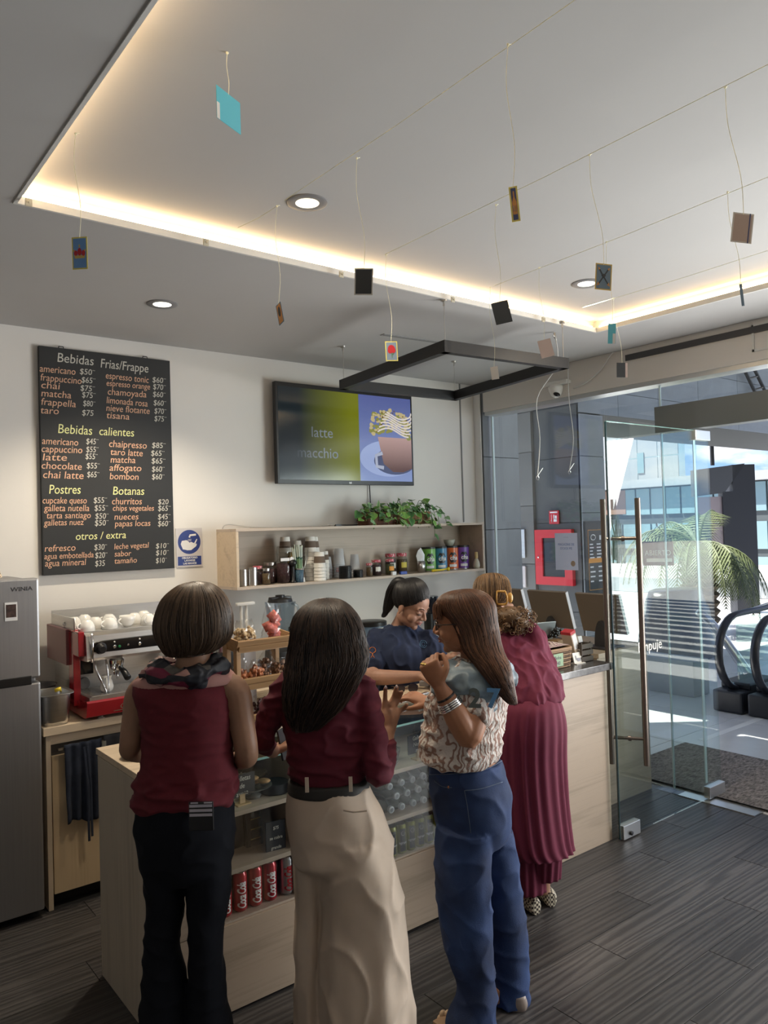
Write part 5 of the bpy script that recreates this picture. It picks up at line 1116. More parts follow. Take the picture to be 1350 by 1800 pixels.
sm_ = mat('striped_cloth', (.45, .35, .36), .9); t = sm_.node_tree; bs = t.nodes['Principled BSDF']; tc = t.nodes.new('ShaderNodeTexCoord'); wv = N(t, 'ShaderNodeTexWave', Scale=28.0, Distortion=3.0); t.links.new(tc.outputs['Object'], wv.inputs[0]); rr_ = t.nodes.new('ShaderNodeValToRGB'); rr_.color_ramp.interpolation = 'CONSTANT'; rr_.color_ramp.elements[0].color = (.16, .05, .09, 1); rr_.color_ramp.elements[1].position = .45; rr_.color_ramp.elements[1].color = (.55, .48, .42, 1); t.links.new(wv.outputs['Fac'], rr_.inputs[0]); t.links.new(rr_.outputs[0], bs.inputs['Base Color'])
b = MB(); nx2, ny2 = 22, 14; vs = [((i / nx2 - .5) * .235, (j / ny2 - .5) * .155, .11 + .024 * abs(math.sin(i * .9 + j * .5)) * math.sin(PI * i / nx2) * math.sin(PI * j / ny2) + .01) for i in range(nx2 + 1) for j in range(ny2 + 1)]; b.add(vs, [(i * (ny2 + 1) + j, (i + 1) * (ny2 + 1) + j, (i + 1) * (ny2 + 1) + j + 1, i * (ny2 + 1) + j + 1) for i in range(nx2) for j in range(ny2)]); b.build('cloth_lining', sm_, wb_, True)
b = MB(); b.box(-.045, .035, -.094, -.091, .015, .085); b.build('green_tag', mat('tag_green', (.30, .42, .28), .8), wb_)
lettering('tag_lettering', [('Bolsa', -.038, .055, .026, .1), ('$40', -.034, .024, .028, .1)], M_logo, wb_, frame((0, -.0945, 0), (1, 0, 0), (0, 0, 1)))
lt = empty('laptop', (3.52, 3.10, ST), 0, 'silver laptop with its lid towards the camera on the stone counter', 'laptop')
M_lap = mat('laptop_silver', (.42, .45, .46), .35, .5); b = MB(); b.box(-.16, .16, .0, .22, 0, .014, bev=.003); b.build('base', M_lap, lt)
Tl = Matrix.Translation((0, 0, .012)) @ Matrix.Rotation(.38, 4, 'X'); b = MB(); b.box(-.16, .16, -.006, 0, 0, .215, M=Tl, bev=.003); b.build('lid', M_lap, lt); lt.rotation_euler = (0, 0, -.28)
lettering('logo', [('hp', 0, .085, .045, .35, 'CENTER')], M_logo, lt, Tl @ frame((0, -.0065, 0), (1, 0, 0), (0, 0, 1)), -.001)
ch_ = empty('card_holder', (3.545, 2.74, ST), 0, 'clear holder of printed cards beside the wicker basket', 'card holder')
b = MB(); b.box(-.038, .038, -.004, .004, 0, .062, M=Matrix.Rotation(-.25, 4, 'X')); b.box(-.04, .04, -.02, .03, 0, .004); b.build('card', M_cream, ch_); b = MB(); b.box(-.02, -.012, -.0065, -.0055, .02, .045, M=Matrix.Rotation(-.25, 4, 'X')); b.box(-.008, .02, -.0065, -.0055, .012, .03, M=Matrix.Rotation(-.25, 4, 'X')); b.build('card_print', mat('print_grey', (.35, .35, .4), .7), ch_)
cr8 = empty('wooden_crate', (3.625, 2.80, ST), 0, 'small dark slatted wooden crate holding leaflets', 'crate')
M_ck = mat('dark_crate', (.075, .058, .045), .7)
for k in range(3):
    for (xa, xb, ya, yb) in ((-.045, .045, -.065, -.058), (-.045, .045, .058, .065), (-.052, -.045, -.065, .065), (.045, .052, -.065, .065)): b = MB(); b.box(xa, xb, ya, yb, .004 + k * .036, .030 + k * .036); b.build('slat', M_ck, cr8)
for xa in (-.045, .037):
    for ya in (-.058, .05): b = MB(); b.box(xa, xa + .008, ya, ya + .008, 0, .11); b.build('corner_post', M_ck, cr8)
lf = empty('leaflet_stack', (3.595, 2.80, ST + .004), 0, 'leaning bundle of leaflets with a red top edge in the crate', 'leaflets')
Tq = Matrix.Rotation(-.32, 4, 'Y'); b = MB(); b.box(-.025, .02, -.035, .035, .03, .185, M=Tq); b.build('paper', mat('leaflet_cream', (.50, .40, .30), .7), lf); b = MB(); b.box(-.0255, .0205, -.0355, .0355, .17, .187, M=Tq); b.build('red_band', mat('leaflet_red', (.45, .03, .04), .6), lf); b = MB(); b.box(-.02, .015, -.0365, -.0355, .08, .165, M=Tq); b.build('white_panel', M_wh, lf)
for k, (x, lab) in enumerate(((3.635, 'small white label card in front of the crate, upper'), )):
    pass
l2 = empty('card_stack', (3.645, 2.81, ST + .10), .1, 'small stack of white cards on the right side of the crate', 'cards'); b = MB(); b.box(-.02, .02, -.015, .03, 0, .035, M=Matrix.Rotation(-.2, 4, 'X')); b.build('paper', M_wh, l2)
tr8 = empty('wooden_block_rack', (3.665, 2.99, ST), 0, 'stack of wooden blocks with dark items right of the crate', 'rack')
for k in range(3): b = MB(); b.box(-.05, .03, -.05, .05, .002 + k * .035, .030 + k * .035, bev=.002); b.build('block', M_pine if k != 1 else M_woodsm, tr8)
b = MB(); rg = random.Random(5)
for k in range(16): a = rg.uniform(0, 6.28); b.ell((rg.uniform(-.04, .02), rg.uniform(-.03, .03), .115 + rg.uniform(0, .05)), (.012, .010, .012), 8, 6)
b.build('dark_ornament', mat('ornament_black', (.012, .011, .010), .25), tr8, True)
# desk behind with three tilted monitors
dk = empty('side_desk', (4.3, 3.65, 0), 0, 'narrow desk along the glass wall behind the reception counter', 'desk')
obox('desk_top', dk, 4.02, 4.6, 2.95, 4.35, .94, .97, M_pale, .002); obox('front_panel', dk, 4.03, 4.05, 2.97, 4.33, 0, .94, M_pale); obox('end_panel', dk, 4.05, 4.58, 2.97, 2.99, 0, .94, M_pale)
M_mon = mat('monitor_tan', (.21, .165, .125), .5); M_mst = mat('monitor_stand', (.035, .033, .035), .5)
for k, (ya, lab) in enumerate(((3.90, 'tan backed monitor nearest the customer with the hair clip'), (3.50, 'middle one of the three tan backed monitors by the glass'), (3.08, 'tan backed monitor nearest the glass door'))):
    r = empty('monitor', (4.28, ya, .97), 0, lab, 'monitor', 'monitors on the side desk'); Tm = Matrix.Translation((0, 0, .10)) @ Matrix.Rotation(-.30, 4, 'Y')
    b = MB(); b.box(-.012, .012, -.17, .17, 0, .27, M=Tm, bev=.003); b.build('back_shell', M_mon, r)
    b = MB(); b.box(.0125, .014, -.16, .16, .01, .26, M=Tm); b.build('screen', M_dglass, r)
    b = MB(); b.box(-.013, .013, -.175, -.1705, 0, .27, M=Tm); b.build('edge_trim', M_can, r)
    b = MB(); b.add(*loftrings([[Vector((-.06 + xx_, q.x, .02 + q.y)) for q in [Vector((.045 * math.cos(a), .16 * max(0, math.sin(a)) - .02 * (math.sin(a) < 0), 0)) for a in [2 * PI * i / 24 for i in range(24)]]] for xx_ in (0, .03)])); b.box(-.12, .08, -.09, .09, 0, .012, bev=.004); b.build('stand', M_mst, r)
# ================================================================ PEOPLE
CR = Vector((.784, -.620, 0)).normalized(); CF = Vector((.620, .784, 0)).normalized(); UZ = Vector((0, 0, 1))
def dirv(r, f, z=0): return (CR * r + CF * f + UZ * z).normalized()
def evalmesh(o):
    dg = bpy.context.evaluated_depsgraph_get(); me = bpy.data.meshes.new_from_object(o.evaluated_get(dg)); return me
def union(b, voxel, smooth=4, name='body', m=None, parent=None, disp=None, origin=None):
    """fuse overlapping closed shapes into one continuous skin"""
    me = bpy.data.meshes.new('tmp'); me.from_pydata([tuple(v) for v in b.v], [], b.f); me.update()
    o = bpy.data.objects.new('tmp', me); COL.objects.link(o)
    md = o.modifiers.new('r', 'REMESH'); md.mode = 'VOXEL'; md.voxel_size = voxel; md.use_smooth_shade = True
    if smooth: s = o.modifiers.new('s', 'SMOOTH'); s.factor = .5; s.iterations = smooth
    bpy.context.view_layer.update(); r = evalmesh(o); bpy.data.objects.remove(o); bpy.data.meshes.remove(me)
    if disp:
        n = len(r.vertices); co = np.empty(n * 3); no = np.empty(n * 3); r.vertices.foreach_get('co', co); r.vertices.foreach_get('normal', no)
        co = co.reshape(-1, 3); no = no.reshape(-1, 3); d = np.array([disp(Vector(c)) for c in co]); co = co + no * d[:, None]; r.vertices.foreach_set('co', co.ravel())
    if origin is not None: r.transform(Matrix.Translation(-Vector(origin)))
    r.update(); r.name = name
    return link(name, r, m, parent, True)
def cat(a, b, c, d, t): return .5 * ((2 * b) + (c - a) * t + (2 * a - 5 * b + 4 * c - d) * t * t + (3 * b - a - 3 * c + d) * t ** 3)
def smoothrings(rings, sub=5):
    """rings: (center, rx, ry)"""
    A = [np.array([*r[0], r[1], r[2]], float) for r in rings]; out = []
    for i in range(len(A) - 1):
        a = A[max(i - 1, 0)]; d = A[min(i + 2, len(A) - 1)]
        for j in range(sub): out.append(cat(a, A[i], A[i + 1], d, j / sub))
    out.append(A[-1]); return out
def ringloft(b, rings, right, fwd, n=40, sub=5, mod=None, p=2.2, tiltup=None):
    S = smoothrings(rings, sub); vs = []; N_ = len(S)
    for i, s in enumerate(S):
        c = Vector(s[:3]); rx, ry = max(s[3], .001), max(s[4], .001)
        for k in range(n):
            a = 2 * PI * k / n; ca, sa = math.cos(a), math.sin(a)
            x = abs(ca) ** (2 / p) * (1 if ca > 0 else -1); y = abs(sa) ** (2 / p) * (1 if sa > 0 else -1)
            q = 1 + (mod(a, i / (N_ - 1)) if mod else 0)
            vs.append(c + right * x * rx * q + fwd * y * ry * q)
    fs = [(i * n + k, i * n + (k + 1) % n, (i + 1) * n + (k + 1) % n, (i + 1) * n + k) for i in range(N_ - 1) for k in range(n)]
    fs.append(tuple(range(n - 1, -1, -1))); fs.append(tuple((N_ - 1) * n + k for k in range(n)))
    b.add(vs, fs); return S
def limb(b, pts, rad, n=14, sub=5):
    P_ = [np.array([*p, r], float) for p, r in zip(pts, rad)]; out = []
    for i in range(len(P_) - 1):
        a = P_[max(i - 1, 0)]; d = P_[min(i + 2, len(P_) - 1)]
        for j in range(sub): out.append(cat(a, P_[i], P_[i + 1], d, j / sub))
    out.append(P_[-1]); b.tube([Vector(o[:3]) for o in out], [float(o[3]) for o in out], n)
    b.ell(pts[0], (rad[0],) * 3, 12, 8); b.ell(pts[-1], (rad[-1],) * 3, 12, 8)
def finger(b, pts, r0=.0085, r1=.0065):
    rs = [r0 + (r1 - r0) * i / (len(pts) - 1) for i in range(len(pts))]; limb(b, pts, rs, 10, 3)
def hand(b, wrist, d, palm, side, curls, spread=.12, scale=1.0, thumb=.6, nails=None):
    """d: direction to the fingers, palm: palm normal, side=+1 thumb on d x palm side"""
    d = d.normalized(); palm = (palm - d * palm.dot(d)).normalized(); ac = d.cross(palm) * side; s = scale
    K = wrist + d * .085 * s
    M4 = [(wrist - d * .02 * s, .024, .019), (wrist, .025, .018), (wrist + d * .035 * s, .035, .0165), (wrist + d * .07 * s, .040, .0145), (K, .038, .011)]
    ringloft(b, [(c, x * s, y * s) for c, x, y in M4], ac, palm, 18, 4, p=2.4)
    tips = []
    for i, (off, L) in enumerate(((.028, .070), (.0095, .080), (-.0095, .074), (-.027, .058))):
        a = (1.5 - i) * spread; dd = (d * math.cos(a) + ac * math.sin(a)).normalized(); p0 = K + ac * off * s - d * .008 * s; pts = [p0]; cur = dd; c = curls[i]
        for sg in (.45, .31, .24):
            cur = (cur * math.cos(c) + palm * math.sin(c)).normalized() if c else cur
            pts.append(pts[-1] + cur * L * s * sg)
            # rotate palm direction too
            palm_l = palm
            c2 = c
            nd = (cur * math.cos(c2 * .9) + palm_l * math.sin(c2 * .9)); 
        # proper bend: rotate in the plane (dd, palm)
        pts = [p0]; ang = 0
        for sg in (.45, .31, .24):
            ang += c; pts.append(pts[-1] + (dd * math.cos(ang) + palm * math.sin(ang)) * L * s * sg)
        finger(b, pts, .0092 * s, .0070 * s); tips.append((pts[-1], (dd * math.cos(ang) + palm * math.sin(ang)), dd * -math.sin(ang) + palm * math.cos(ang)))
    t0 = wrist + d * .018 * s + ac * .024 * s; t1 = t0 + (d * .6 + ac * .65 + palm * .25).normalized() * .034 * s; t2 = t1 + (d * .8 + ac * (.6 - thumb) + palm * thumb).normalized() * .030 * s; t3 = t2 + (d * .8 + ac * (.3 - thumb) + palm * thumb).normalized() * .024 * s
    finger(b, [t0, t1, t2, t3], .0125 * s, .0085 * s); tips.append((t3, t3 - t2, palm))
    return tips
def headblobs(b, M):
    """unit head: x right, y forward, z up, origin between the ears"""
    E = lambda c, r, **k: b.ell(c, r, 24, 16, M=M, **k)
    E((0, -.012, .038), (.072, .092, .082)); E((0, .018, .035), (.064, .072, .072)); E((0, .026, -.018), (.060, .064, .070)); E((0, .030, -.062), (.047, .050, .044))
    E((0, .066, -.090), (.019, .016, .016))
    for s in (-1, 1):
        E((s * .036, .052, -.034), (.024, .028, .028)); E((s * .040, .005, -.060), (.018, .04, .03))
        E((s * .012, .094, -.028), (.0085, .010, .008))
        E((s * .072, -.006, -.008), (.007, .017, .030), rot=Matrix.Rotation(s * -.25, 3, 'Z')); E((s * .073, -.004, -.034), (.005, .008, .010))
        b.tube([M @ Vector(p) for p in ((s * .048, .066, .022), (s * .030, .080, .026), (s * .008, .084, .020))], [.009, .010, .010], 10)
    b.tube([M @ Vector(p) for p in ((0, .080, .022), (0, .090, .004), (0, .103, -.016), (0, .107, -.024))], [.0085, .0085, .0095, .0095], 12)
    E((0, .104, -.025), (.0095, .0095, .0085))
    b.tube([M @ Vector(p) for p in ((-.021, .078, -.054), (-.008, .089, -.049), (0, .090, -.050), (.008, .089, -.049), (.021, .078, -.054))], [.004, .006, .0055, .006, .004], 8)
    b.tube([M @ Vector(p) for p in ((-.018, .078, -.057), (0, .088, -.061), (.018, .078, -.057))], [.004, .0068, .004], 8)
def face_details(par, M, origin, closed=0.0, lips=(.30, .10, .09), brow=(.03, .02, .015), glasses=False, sides=(-1, 1)):
    T = Matrix.Translation(-Vector(origin)) @ M
    for s in sides:
        b = MB(); b.ell((s * .030, .0715, .003), (.0115, .0115, .0115), 16, 10, M=T); b.build('eye', mat('eye_white', (.42, .38, .34), .25), par, True)
        b = MB(); b.ell((s * .030, .0815, -.001 - closed * .004), (.0052, .003, .0052), 12, 8, M=T); b.build('iris', mat('iris_dark', (.02, .012, .008), .15), par, True)
        b = MB(); b.ell((s * .030, .0705, .0055 - closed * .002), (.0145, .0135, .0095 + closed * .003), 16, 10, M=T); b.build('eyelid', par.children[0].data.materials[0] if par.children else None, par, True)
        b = MB(); b.tube([T @ Vector(p) for p in ((s * .0165, .0815, .001 - closed * .006), (s * .024, .0875, .0062 - closed * .010), (s * .034, .0865, .0062 - closed * .010), (s * .0445, .0775, .000 - closed * .006))], [.0014, .0022, .0024, .0014], 6); b.build('eyelashes', mat('lash_black', (.01, .008, .007), .6), par, True)
        b = MB(); b.tube([T @ Vector(p) for p in ((s * .012, .0915, .024), (s * .026, .0905, .031), (s * .040, .083, .030), (s * .049, .072, .024))], [.002, .0034, .003, .0012], 6, flat=.5); b.build('eyebrow', mat('brow_hair', brow, .9), par, True)
    b = MB(); b.tube([T @ Vector(p) for p in ((-.020, .0815, -.0535), (-.008, .0935, -.0495), (0, .0940, -.0510), (.008, .0935, -.0495), (.020, .0815, -.0535))], [.0016, .0038, .0032, .0038, .0016], 8); b.tube([T @ Vector(p) for p in ((-.018, .0815, -.0575), (0, .0925, -.0610), (.018, .0815, -.0575))], [.0016, .0048, .0016], 8)
    b.build('lips', mat('lip_tone_%d' % int(lips[0] * 100), lips, .45), par, True)
    if glasses:
        g = empty('eyeglasses', origin, 0)
        return g
def hairmat(name, dark, light):
    m = mat(name, dark, .42, spec=.35); t = m.node_tree; b = t.nodes['Principled BSDF']; a = t.nodes.new('ShaderNodeAttribute'); a.attribute_name = 'tone'
    mx = N(t, 'ShaderNodeMix', data_type='RGBA'); t.links.new(a.outputs['Fac'], mx.inputs[0]); mx.inputs[6].default_value = (*dark, 1); mx.inputs[7].default_value = (*light, 1); t.links.new(mx.outputs[2], b.inputs['Base Color']); return m
def hair(par, origin, rings, right, fwd, m, n=900, lift=1.02, jit=.006, arc=(0, 2 * PI), t0=.0, t1=(.9, 1.02), w=.0013, seg=12, name='hair', wav=0, base=True, p=2.1, tonef=None, sub=5):
    """hair volume over smooth rings with many separate locks lying on it"""
    o = Vector(origin); rng = random.Random(n + int(lift * 100)); b = MB()
    bb = MB(); S = ringloft(bb, rings, right, fwd, 72, sub, p=p, mod=lambda a, t: .012 * math.sin(a * 17 + 3 * math.sin(t * 3)) + .008 * math.sin(a * 41 + t * 5))
    tone = []
    if base:
        b.add([Vector(v) - o for v in bb.v], bb.f); tone += [.12 + .10 * math.sin((i % 72) * 1.7) for i in range(len(bb.v))]
    K = len(S)
    def at(a, t):
        x = min(max(t, 0), 1) * (K - 1); i = min(int(x), K - 2); s = S[i] * (1 - (x - i)) + S[i + 1] * (x - i)
        ex = max(t - 1, 0); ca, sa = math.cos(a), math.sin(a)
        return Vector(s[:3]) + right * (abs(ca) ** (2 / p) * (1 if ca > 0 else -1)) * s[3] + fwd * (abs(sa) ** (2 / p) * (1 if sa > 0 else -1)) * s[4], Vector(s[:3]) - UZ * ex * .12
    for _ in range(n):
        a = rng.uniform(*arc); L = rng.uniform(*t1); lf = lift * (1 + rng.uniform(-.012, .022)); dr = rng.gauss(0, .05); ph = rng.uniform(0, 6.3); pts = []; tn = min(1, max(0, rng.gauss(.42, .28))); st = rng.uniform(t0, t0 + .10)
        for k in range(seg + 1):
            t = st + (L - st) * k / seg; q, c = at(a + dr * (k / seg) + wav * math.sin(k * 1.3 + ph), t); j = jit * (k / seg)
            q = c + (q - c) * (lf + wav * .8 * math.sin(k * 1.9 + ph)) + Vector((noise.noise(q * 9 + Vector((ph, 0, 0))), noise.noise(q * 9 + Vector((0, ph, 5))), 0)) * j * 2
            pts.append(q - o)
        n0 = len(b.v); b.tube(pts, [w * (.5 + 1.6 * math.sin(PI * min(.93, max(.12, k / seg)))) for k in range(seg + 1)], 3, caps=False)
        tone += [tn] * (len(b.v) - n0)
    ob = b.build(name, m, par, True); at_ = ob.data.attributes.new('tone', 'FLOAT', 'POINT'); at_.data.foreach_set('value', tone[:len(ob.data.vertices)]); return ob
def folds(sc, amp, seed=0, sharp=1.5):
    def f(c):
        v = noise.noise(Vector((c.x * sc[0] + seed, c.y * sc[1], c.z * sc[2]))); w = noise.noise(Vector((c.x * sc[0] * 2.3, c.y * sc[1] * 2.3 + seed, c.z * sc[2] * 1.7 + 4)))
        return amp * ((1 - abs(v) * 2) ** sharp if abs(v) < .5 else 0) - amp * .5 + amp * .35 * w
    return f
def person(pos, lab):
    return empty('person', (pos[0], pos[1], 0), 0, lab, 'person')
def skinmat(name, c):
    m = mat(name, c, .5, spec=.4, var=.08, scale=(25, 25, 25)); m.node_tree.nodes['Principled BSDF'].inputs['Subsurface Weight'].default_value = .08; m.node_tree.nodes['Principled BSDF'].inputs['Subsurface Radius'].default_value = (.02, .008, .004); return m
def feet(b, heel, fa, L=.22):
    heel = Vector(heel); fa = Vector(fa).normalized(); ri = Vector((fa.y, -fa.x, 0))
    ringloft(b, [(heel + UZ * .045 - fa * .005, .018, .025), (heel + UZ * .04 + fa * .03, .032, .036), (heel + UZ * .038 + fa * .10, .036, .032), (heel + UZ * .028 + fa * .16, .042, .022), (heel + UZ * .02 + fa * (L - .01), .028, .012)], ri, UZ, 16, 4)
def R3(px): return px * 2.46 / 1342
# ---------------------------------------------------------------- 1: sleeveless dark red top, short bob
def woman_one():
    P_ = person((1.035, 2.393, 0.000), 'person with a short brown bob, sleeveless dark red top and black trousers'); O = P_.location
    sk = skinmat('skin_one', (.30, .165, .105)); k = 2.46 / 1342; r, f = CR, CF
    b = MB()
    ringloft(b, [((1.015, 2.360, 0.862), .145, .10), ((1.023, 2.348, 1.054), .13, .10), ((1.024, 2.344, 1.173), .135, .10), ((1.014, 2.349, 1.293), .150, .10), ((1.026, 2.339, 1.338), .12, .08), ((1.033, 2.319, 1.373), .062, .065), ((1.038, 2.314, 1.413), .053, .056), ((1.047, 2.331, 1.465), .052, .056)], r, f)
    limb(b, [(1.123, 2.262, 1.307), (1.149, 2.243, 1.282), (1.159, 2.236, 1.201), (1.167, 2.220, 1.101), (1.186, 2.270, 1.061), (1.250, 2.502, 0.985)], [.045, .046, .042, .038, .036, .024])
    limb(b, [(0.922, 2.421, 1.315), (0.900, 2.439, 1.284), (0.889, 2.450, 1.211), (0.876, 2.450, 1.134), (0.897, 2.498, 1.094), (1.023, 2.681, 1.010)], [.042, .042, .038, .035, .033, .023])
    hand(b, Vector((1.023, 2.681, 1.010)), dirv(.35, .9, -.05), -UZ, -1, [.15, .2, .2, .25]); hand(b, Vector((1.250, 2.502, 0.985)), dirv(-.5, .8, -.05), -UZ, 1, [.15, .2, .2, .25])
    for c in ((290, 1600), (366, 1600)): pass
    limb(b, [(0.970, 2.410, 0.805), (0.958, 2.414, 0.516), (0.954, 2.427, 0.113)], [.055, .045, .036]); limb(b, [(1.076, 2.325, 0.801), (1.066, 2.328, 0.512), (1.071, 2.335, 0.109)], [.055, .045, .036])
    hf = Vector((0.953, 2.431, 0.018)); hf.z = 0; feet(b, hf, dirv(-.1, 1)); hf = Vector((1.070, 2.339, 0.013)); hf.z = 0; feet(b, hf, dirv(.1, 1))
    H = frame((1.048, 2.329, 1.516), r, f); H = Matrix(((r.x, f.x, 0, H[0][3]), (r.y, f.y, 0, H[1][3]), (0, 0, 1, H[2][3]), (0, 0, 0, 1)))
    headblobs(b, H @ Matrix.Diagonal((.95, .95, .95, 1))); union(b, .0052, 3, 'body', sk, P_, None, O)
    # top
    b = MB(); red = mat('dark_red_jersey', (.105, .006, .014), .9, var=.10, scale=(60, 60, 60))
    ringloft(b, [((1.013, 2.359, 0.932), .150, .115), ((1.013, 2.359, 0.950), .163, .128), ((1.015, 2.357, 0.981), .166, .130), ((1.020, 2.352, 1.023), .158, .122), ((1.024, 2.347, 1.073), .147, .112), ((1.024, 2.345, 1.155), .145, .110), ((1.020, 2.345, 1.238), .150, .112), ((1.012, 2.350, 1.298), .156, .110), ((1.011, 2.350, 1.335), .142, .090), ((1.029, 2.335, 1.371), .085, .075)], r, f, 64)
    fo = folds((9, 9, 26), .010, 3)
    union(b, .006, 2, 'sleeveless_top', red, P_, lambda c: fo(c) * (1.5 if c.z < 1.03 else .45), O)
    # pale shoulder yoke and scarf
    b = MB(); pk = mat('dusty_pink_cloth', (.42, .22, .20), .85)
    ringloft(b, [((1.014, 2.348, 1.317), .168, .098), ((1.020, 2.343, 1.338), .160, .096), ((1.032, 2.333, 1.360), .120, .090), ((1.038, 2.328, 1.378), .08, .08)], r, f, 48, mod=lambda a, t: .02 * math.sin(a * 3) )
    union(b, .006, 2, 'pink_yoke', pk, P_, None, O)
    sm = mat('patterned_scarf', (.008, .008, .014), .6); t = sm.node_tree; bs = t.nodes['Principled BSDF']; tc = t.nodes.new('ShaderNodeTexCoord'); v = N(t, 'ShaderNodeTexVoronoi', Scale=17.0, Randomness=1.0); mp = t.nodes.new('ShaderNodeMapping'); mp.inputs['Scale'].default_value = (1, 1, 2.2)
    t.links.new(tc.outputs['Object'], mp.inputs[0]); t.links.new(mp.outputs[0], v.inputs['Vector']); sp = t.nodes.new('ShaderNodeSeparateColor'); t.links.new(v.outputs['Color'], sp.inputs[0]); rr = t.nodes.new('ShaderNodeValToRGB'); rr.color_ramp.interpolation = 'CONSTANT'
    rr.color_ramp.elements[0].color = (.008, .009, .016, 1); rr.color_ramp.elements[1].position = .50; rr.color_ramp.elements[1].color = (.40, .22, .20, 1)
    for ps, cl in ((.68, (.16, .01, .04, 1)), (.86, (.10, .09, .08, 1)), (.94, (.008, .009, .016, 1))): e = rr.color_ramp.elements.new(ps); e.color = cl
    t.links.new(sp.outputs[0], rr.inputs[0]); t.links.new(rr.outputs[0], bs.inputs['Base Color'])
    b = MB()
    for j, (px_c, rad, th) in enumerate((((1.012, 2.342, 1.351), .088, .030), ((1.018, 2.337, 1.372), .078, .026), ((1.018, 2.319, 1.364), .098, .024))):
        c = Vector(px_c); pts = [c + r * rad * 1.18 * math.cos(a) + f * rad * .95 * math.sin(a) + UZ * .012 * math.sin(a * 2 + j) for a in [2 * PI * q / 28 for q in range(29)]]; b.tube(pts, [th * (1 + .25 * math.sin(q * 1.1 + j)) for q in range(29)], 12, flat=.8)
    b.tube([(0.913, 2.376, 1.364), (0.885, 2.385, 1.359), (0.877, 2.379, 1.365)], [.016, .010, .003], 8)
    fo2 = folds((26, 26, 40), .006, 9); union(b, .0055, 2, 'scarf', sm, P_, fo2, O)
    # trousers
    b = MB(); tr = mat('black_trousers', (.006, .007, .011), .9, spec=.2)
    ringloft(b, [((1.015, 2.357, 0.968), .146, .115), ((1.014, 2.359, 0.917), .156, .125), ((1.015, 2.360, 0.848), .160, .130), ((1.017, 2.360, 0.770), .150, .122), ((1.017, 2.362, 0.719), .135, .105), ((1.016, 2.363, 0.688), .10, .07)], r, f, 48)
    ringloft(b, [((0.968, 2.398, 0.791), .072, .100), ((0.963, 2.405, 0.699), .064, .092), ((0.962, 2.407, 0.633), .059, .084), ((0.959, 2.413, 0.545), .057, .074), ((0.951, 2.421, 0.480), .056, .07), ((0.956, 2.419, 0.388), .066, .075), ((0.956, 2.421, 0.305), .074, .084), ((0.955, 2.424, 0.223), .080, .092), ((0.954, 2.429, 0.054), .088, .105)], r, f, 36)
    ringloft(b, [((1.069, 2.319, 0.787), .076, .100), ((1.074, 2.317, 0.695), .072, .092), ((1.072, 2.321, 0.629), .068, .084), ((1.066, 2.327, 0.541), .058, .074), ((1.064, 2.333, 0.411), .056, .07), ((1.066, 2.334, 0.303), .061, .075), ((1.070, 2.333, 0.219), .070, .085), ((1.072, 2.336, 0.050), .082, .10)], r, f, 36)
    union(b, .0065, 3, 'trousers', tr, P_, folds((8, 8, 14), .006, 5), O)
    # phone in the back pocket
    c = Vector((0.987, 2.175, 0.966)) - O; F = frame(c, r, UZ + r * .05)
    b = MB(); b.box(-.037, .037, -.06, .026, -.006, .004, M=F, bev=.003); b.build('phone', M_black, P_)
    b = MB()
    for q in range(3): b.box(-.034, .034, -.016 + q * .0135, -.008 + q * .0135, .004, .0055, M=F)
    b.box(-.030, -.008, .022, .026, .004, .0055, M=F); b.box(.010, .034, .022, .026, .004, .0055, M=F); b.build('striped_phone_case', mat('phone_stripes', (.42, .40, .46), .4), P_)
    # hair
    hm = hairmat('hair_brown_bob', (.022, .014, .010), (.18, .12, .08)); k = 2.46 / 1342
    R_ = [((1.053, 2.321, 1.645), .004, .004), ((1.053, 2.322, 1.637), .045, .050), ((1.052, 2.323, 1.619), .073, .080), ((1.050, 2.326, 1.590), .099, .104), ((1.048, 2.328, 1.545), .116, .118), ((1.046, 2.331, 1.505), .121, .120), ((1.047, 2.331, 1.468), .115, .114), ((1.044, 2.334, 1.437), .095, .098), ((1.036, 2.341, 1.413), .066, .078), ((1.036, 2.341, 1.410), .03, .04)]
    hair(P_, O, R_, r, f, hm, 1700, 1.005, .004, (0, 2 * PI), .02, (.80, .97), .0012, 14)
    b = MB(); b.tube([(0.981, 2.283, 1.427), (0.995, 2.265, 1.418), (1.016, 2.248, 1.417), (1.044, 2.246, 1.423)], .0016, 5); o = MB(); o.add([Vector(v) - O for v in b.v], b.f); o.build('necklace', M_can, P_)
woman_one()
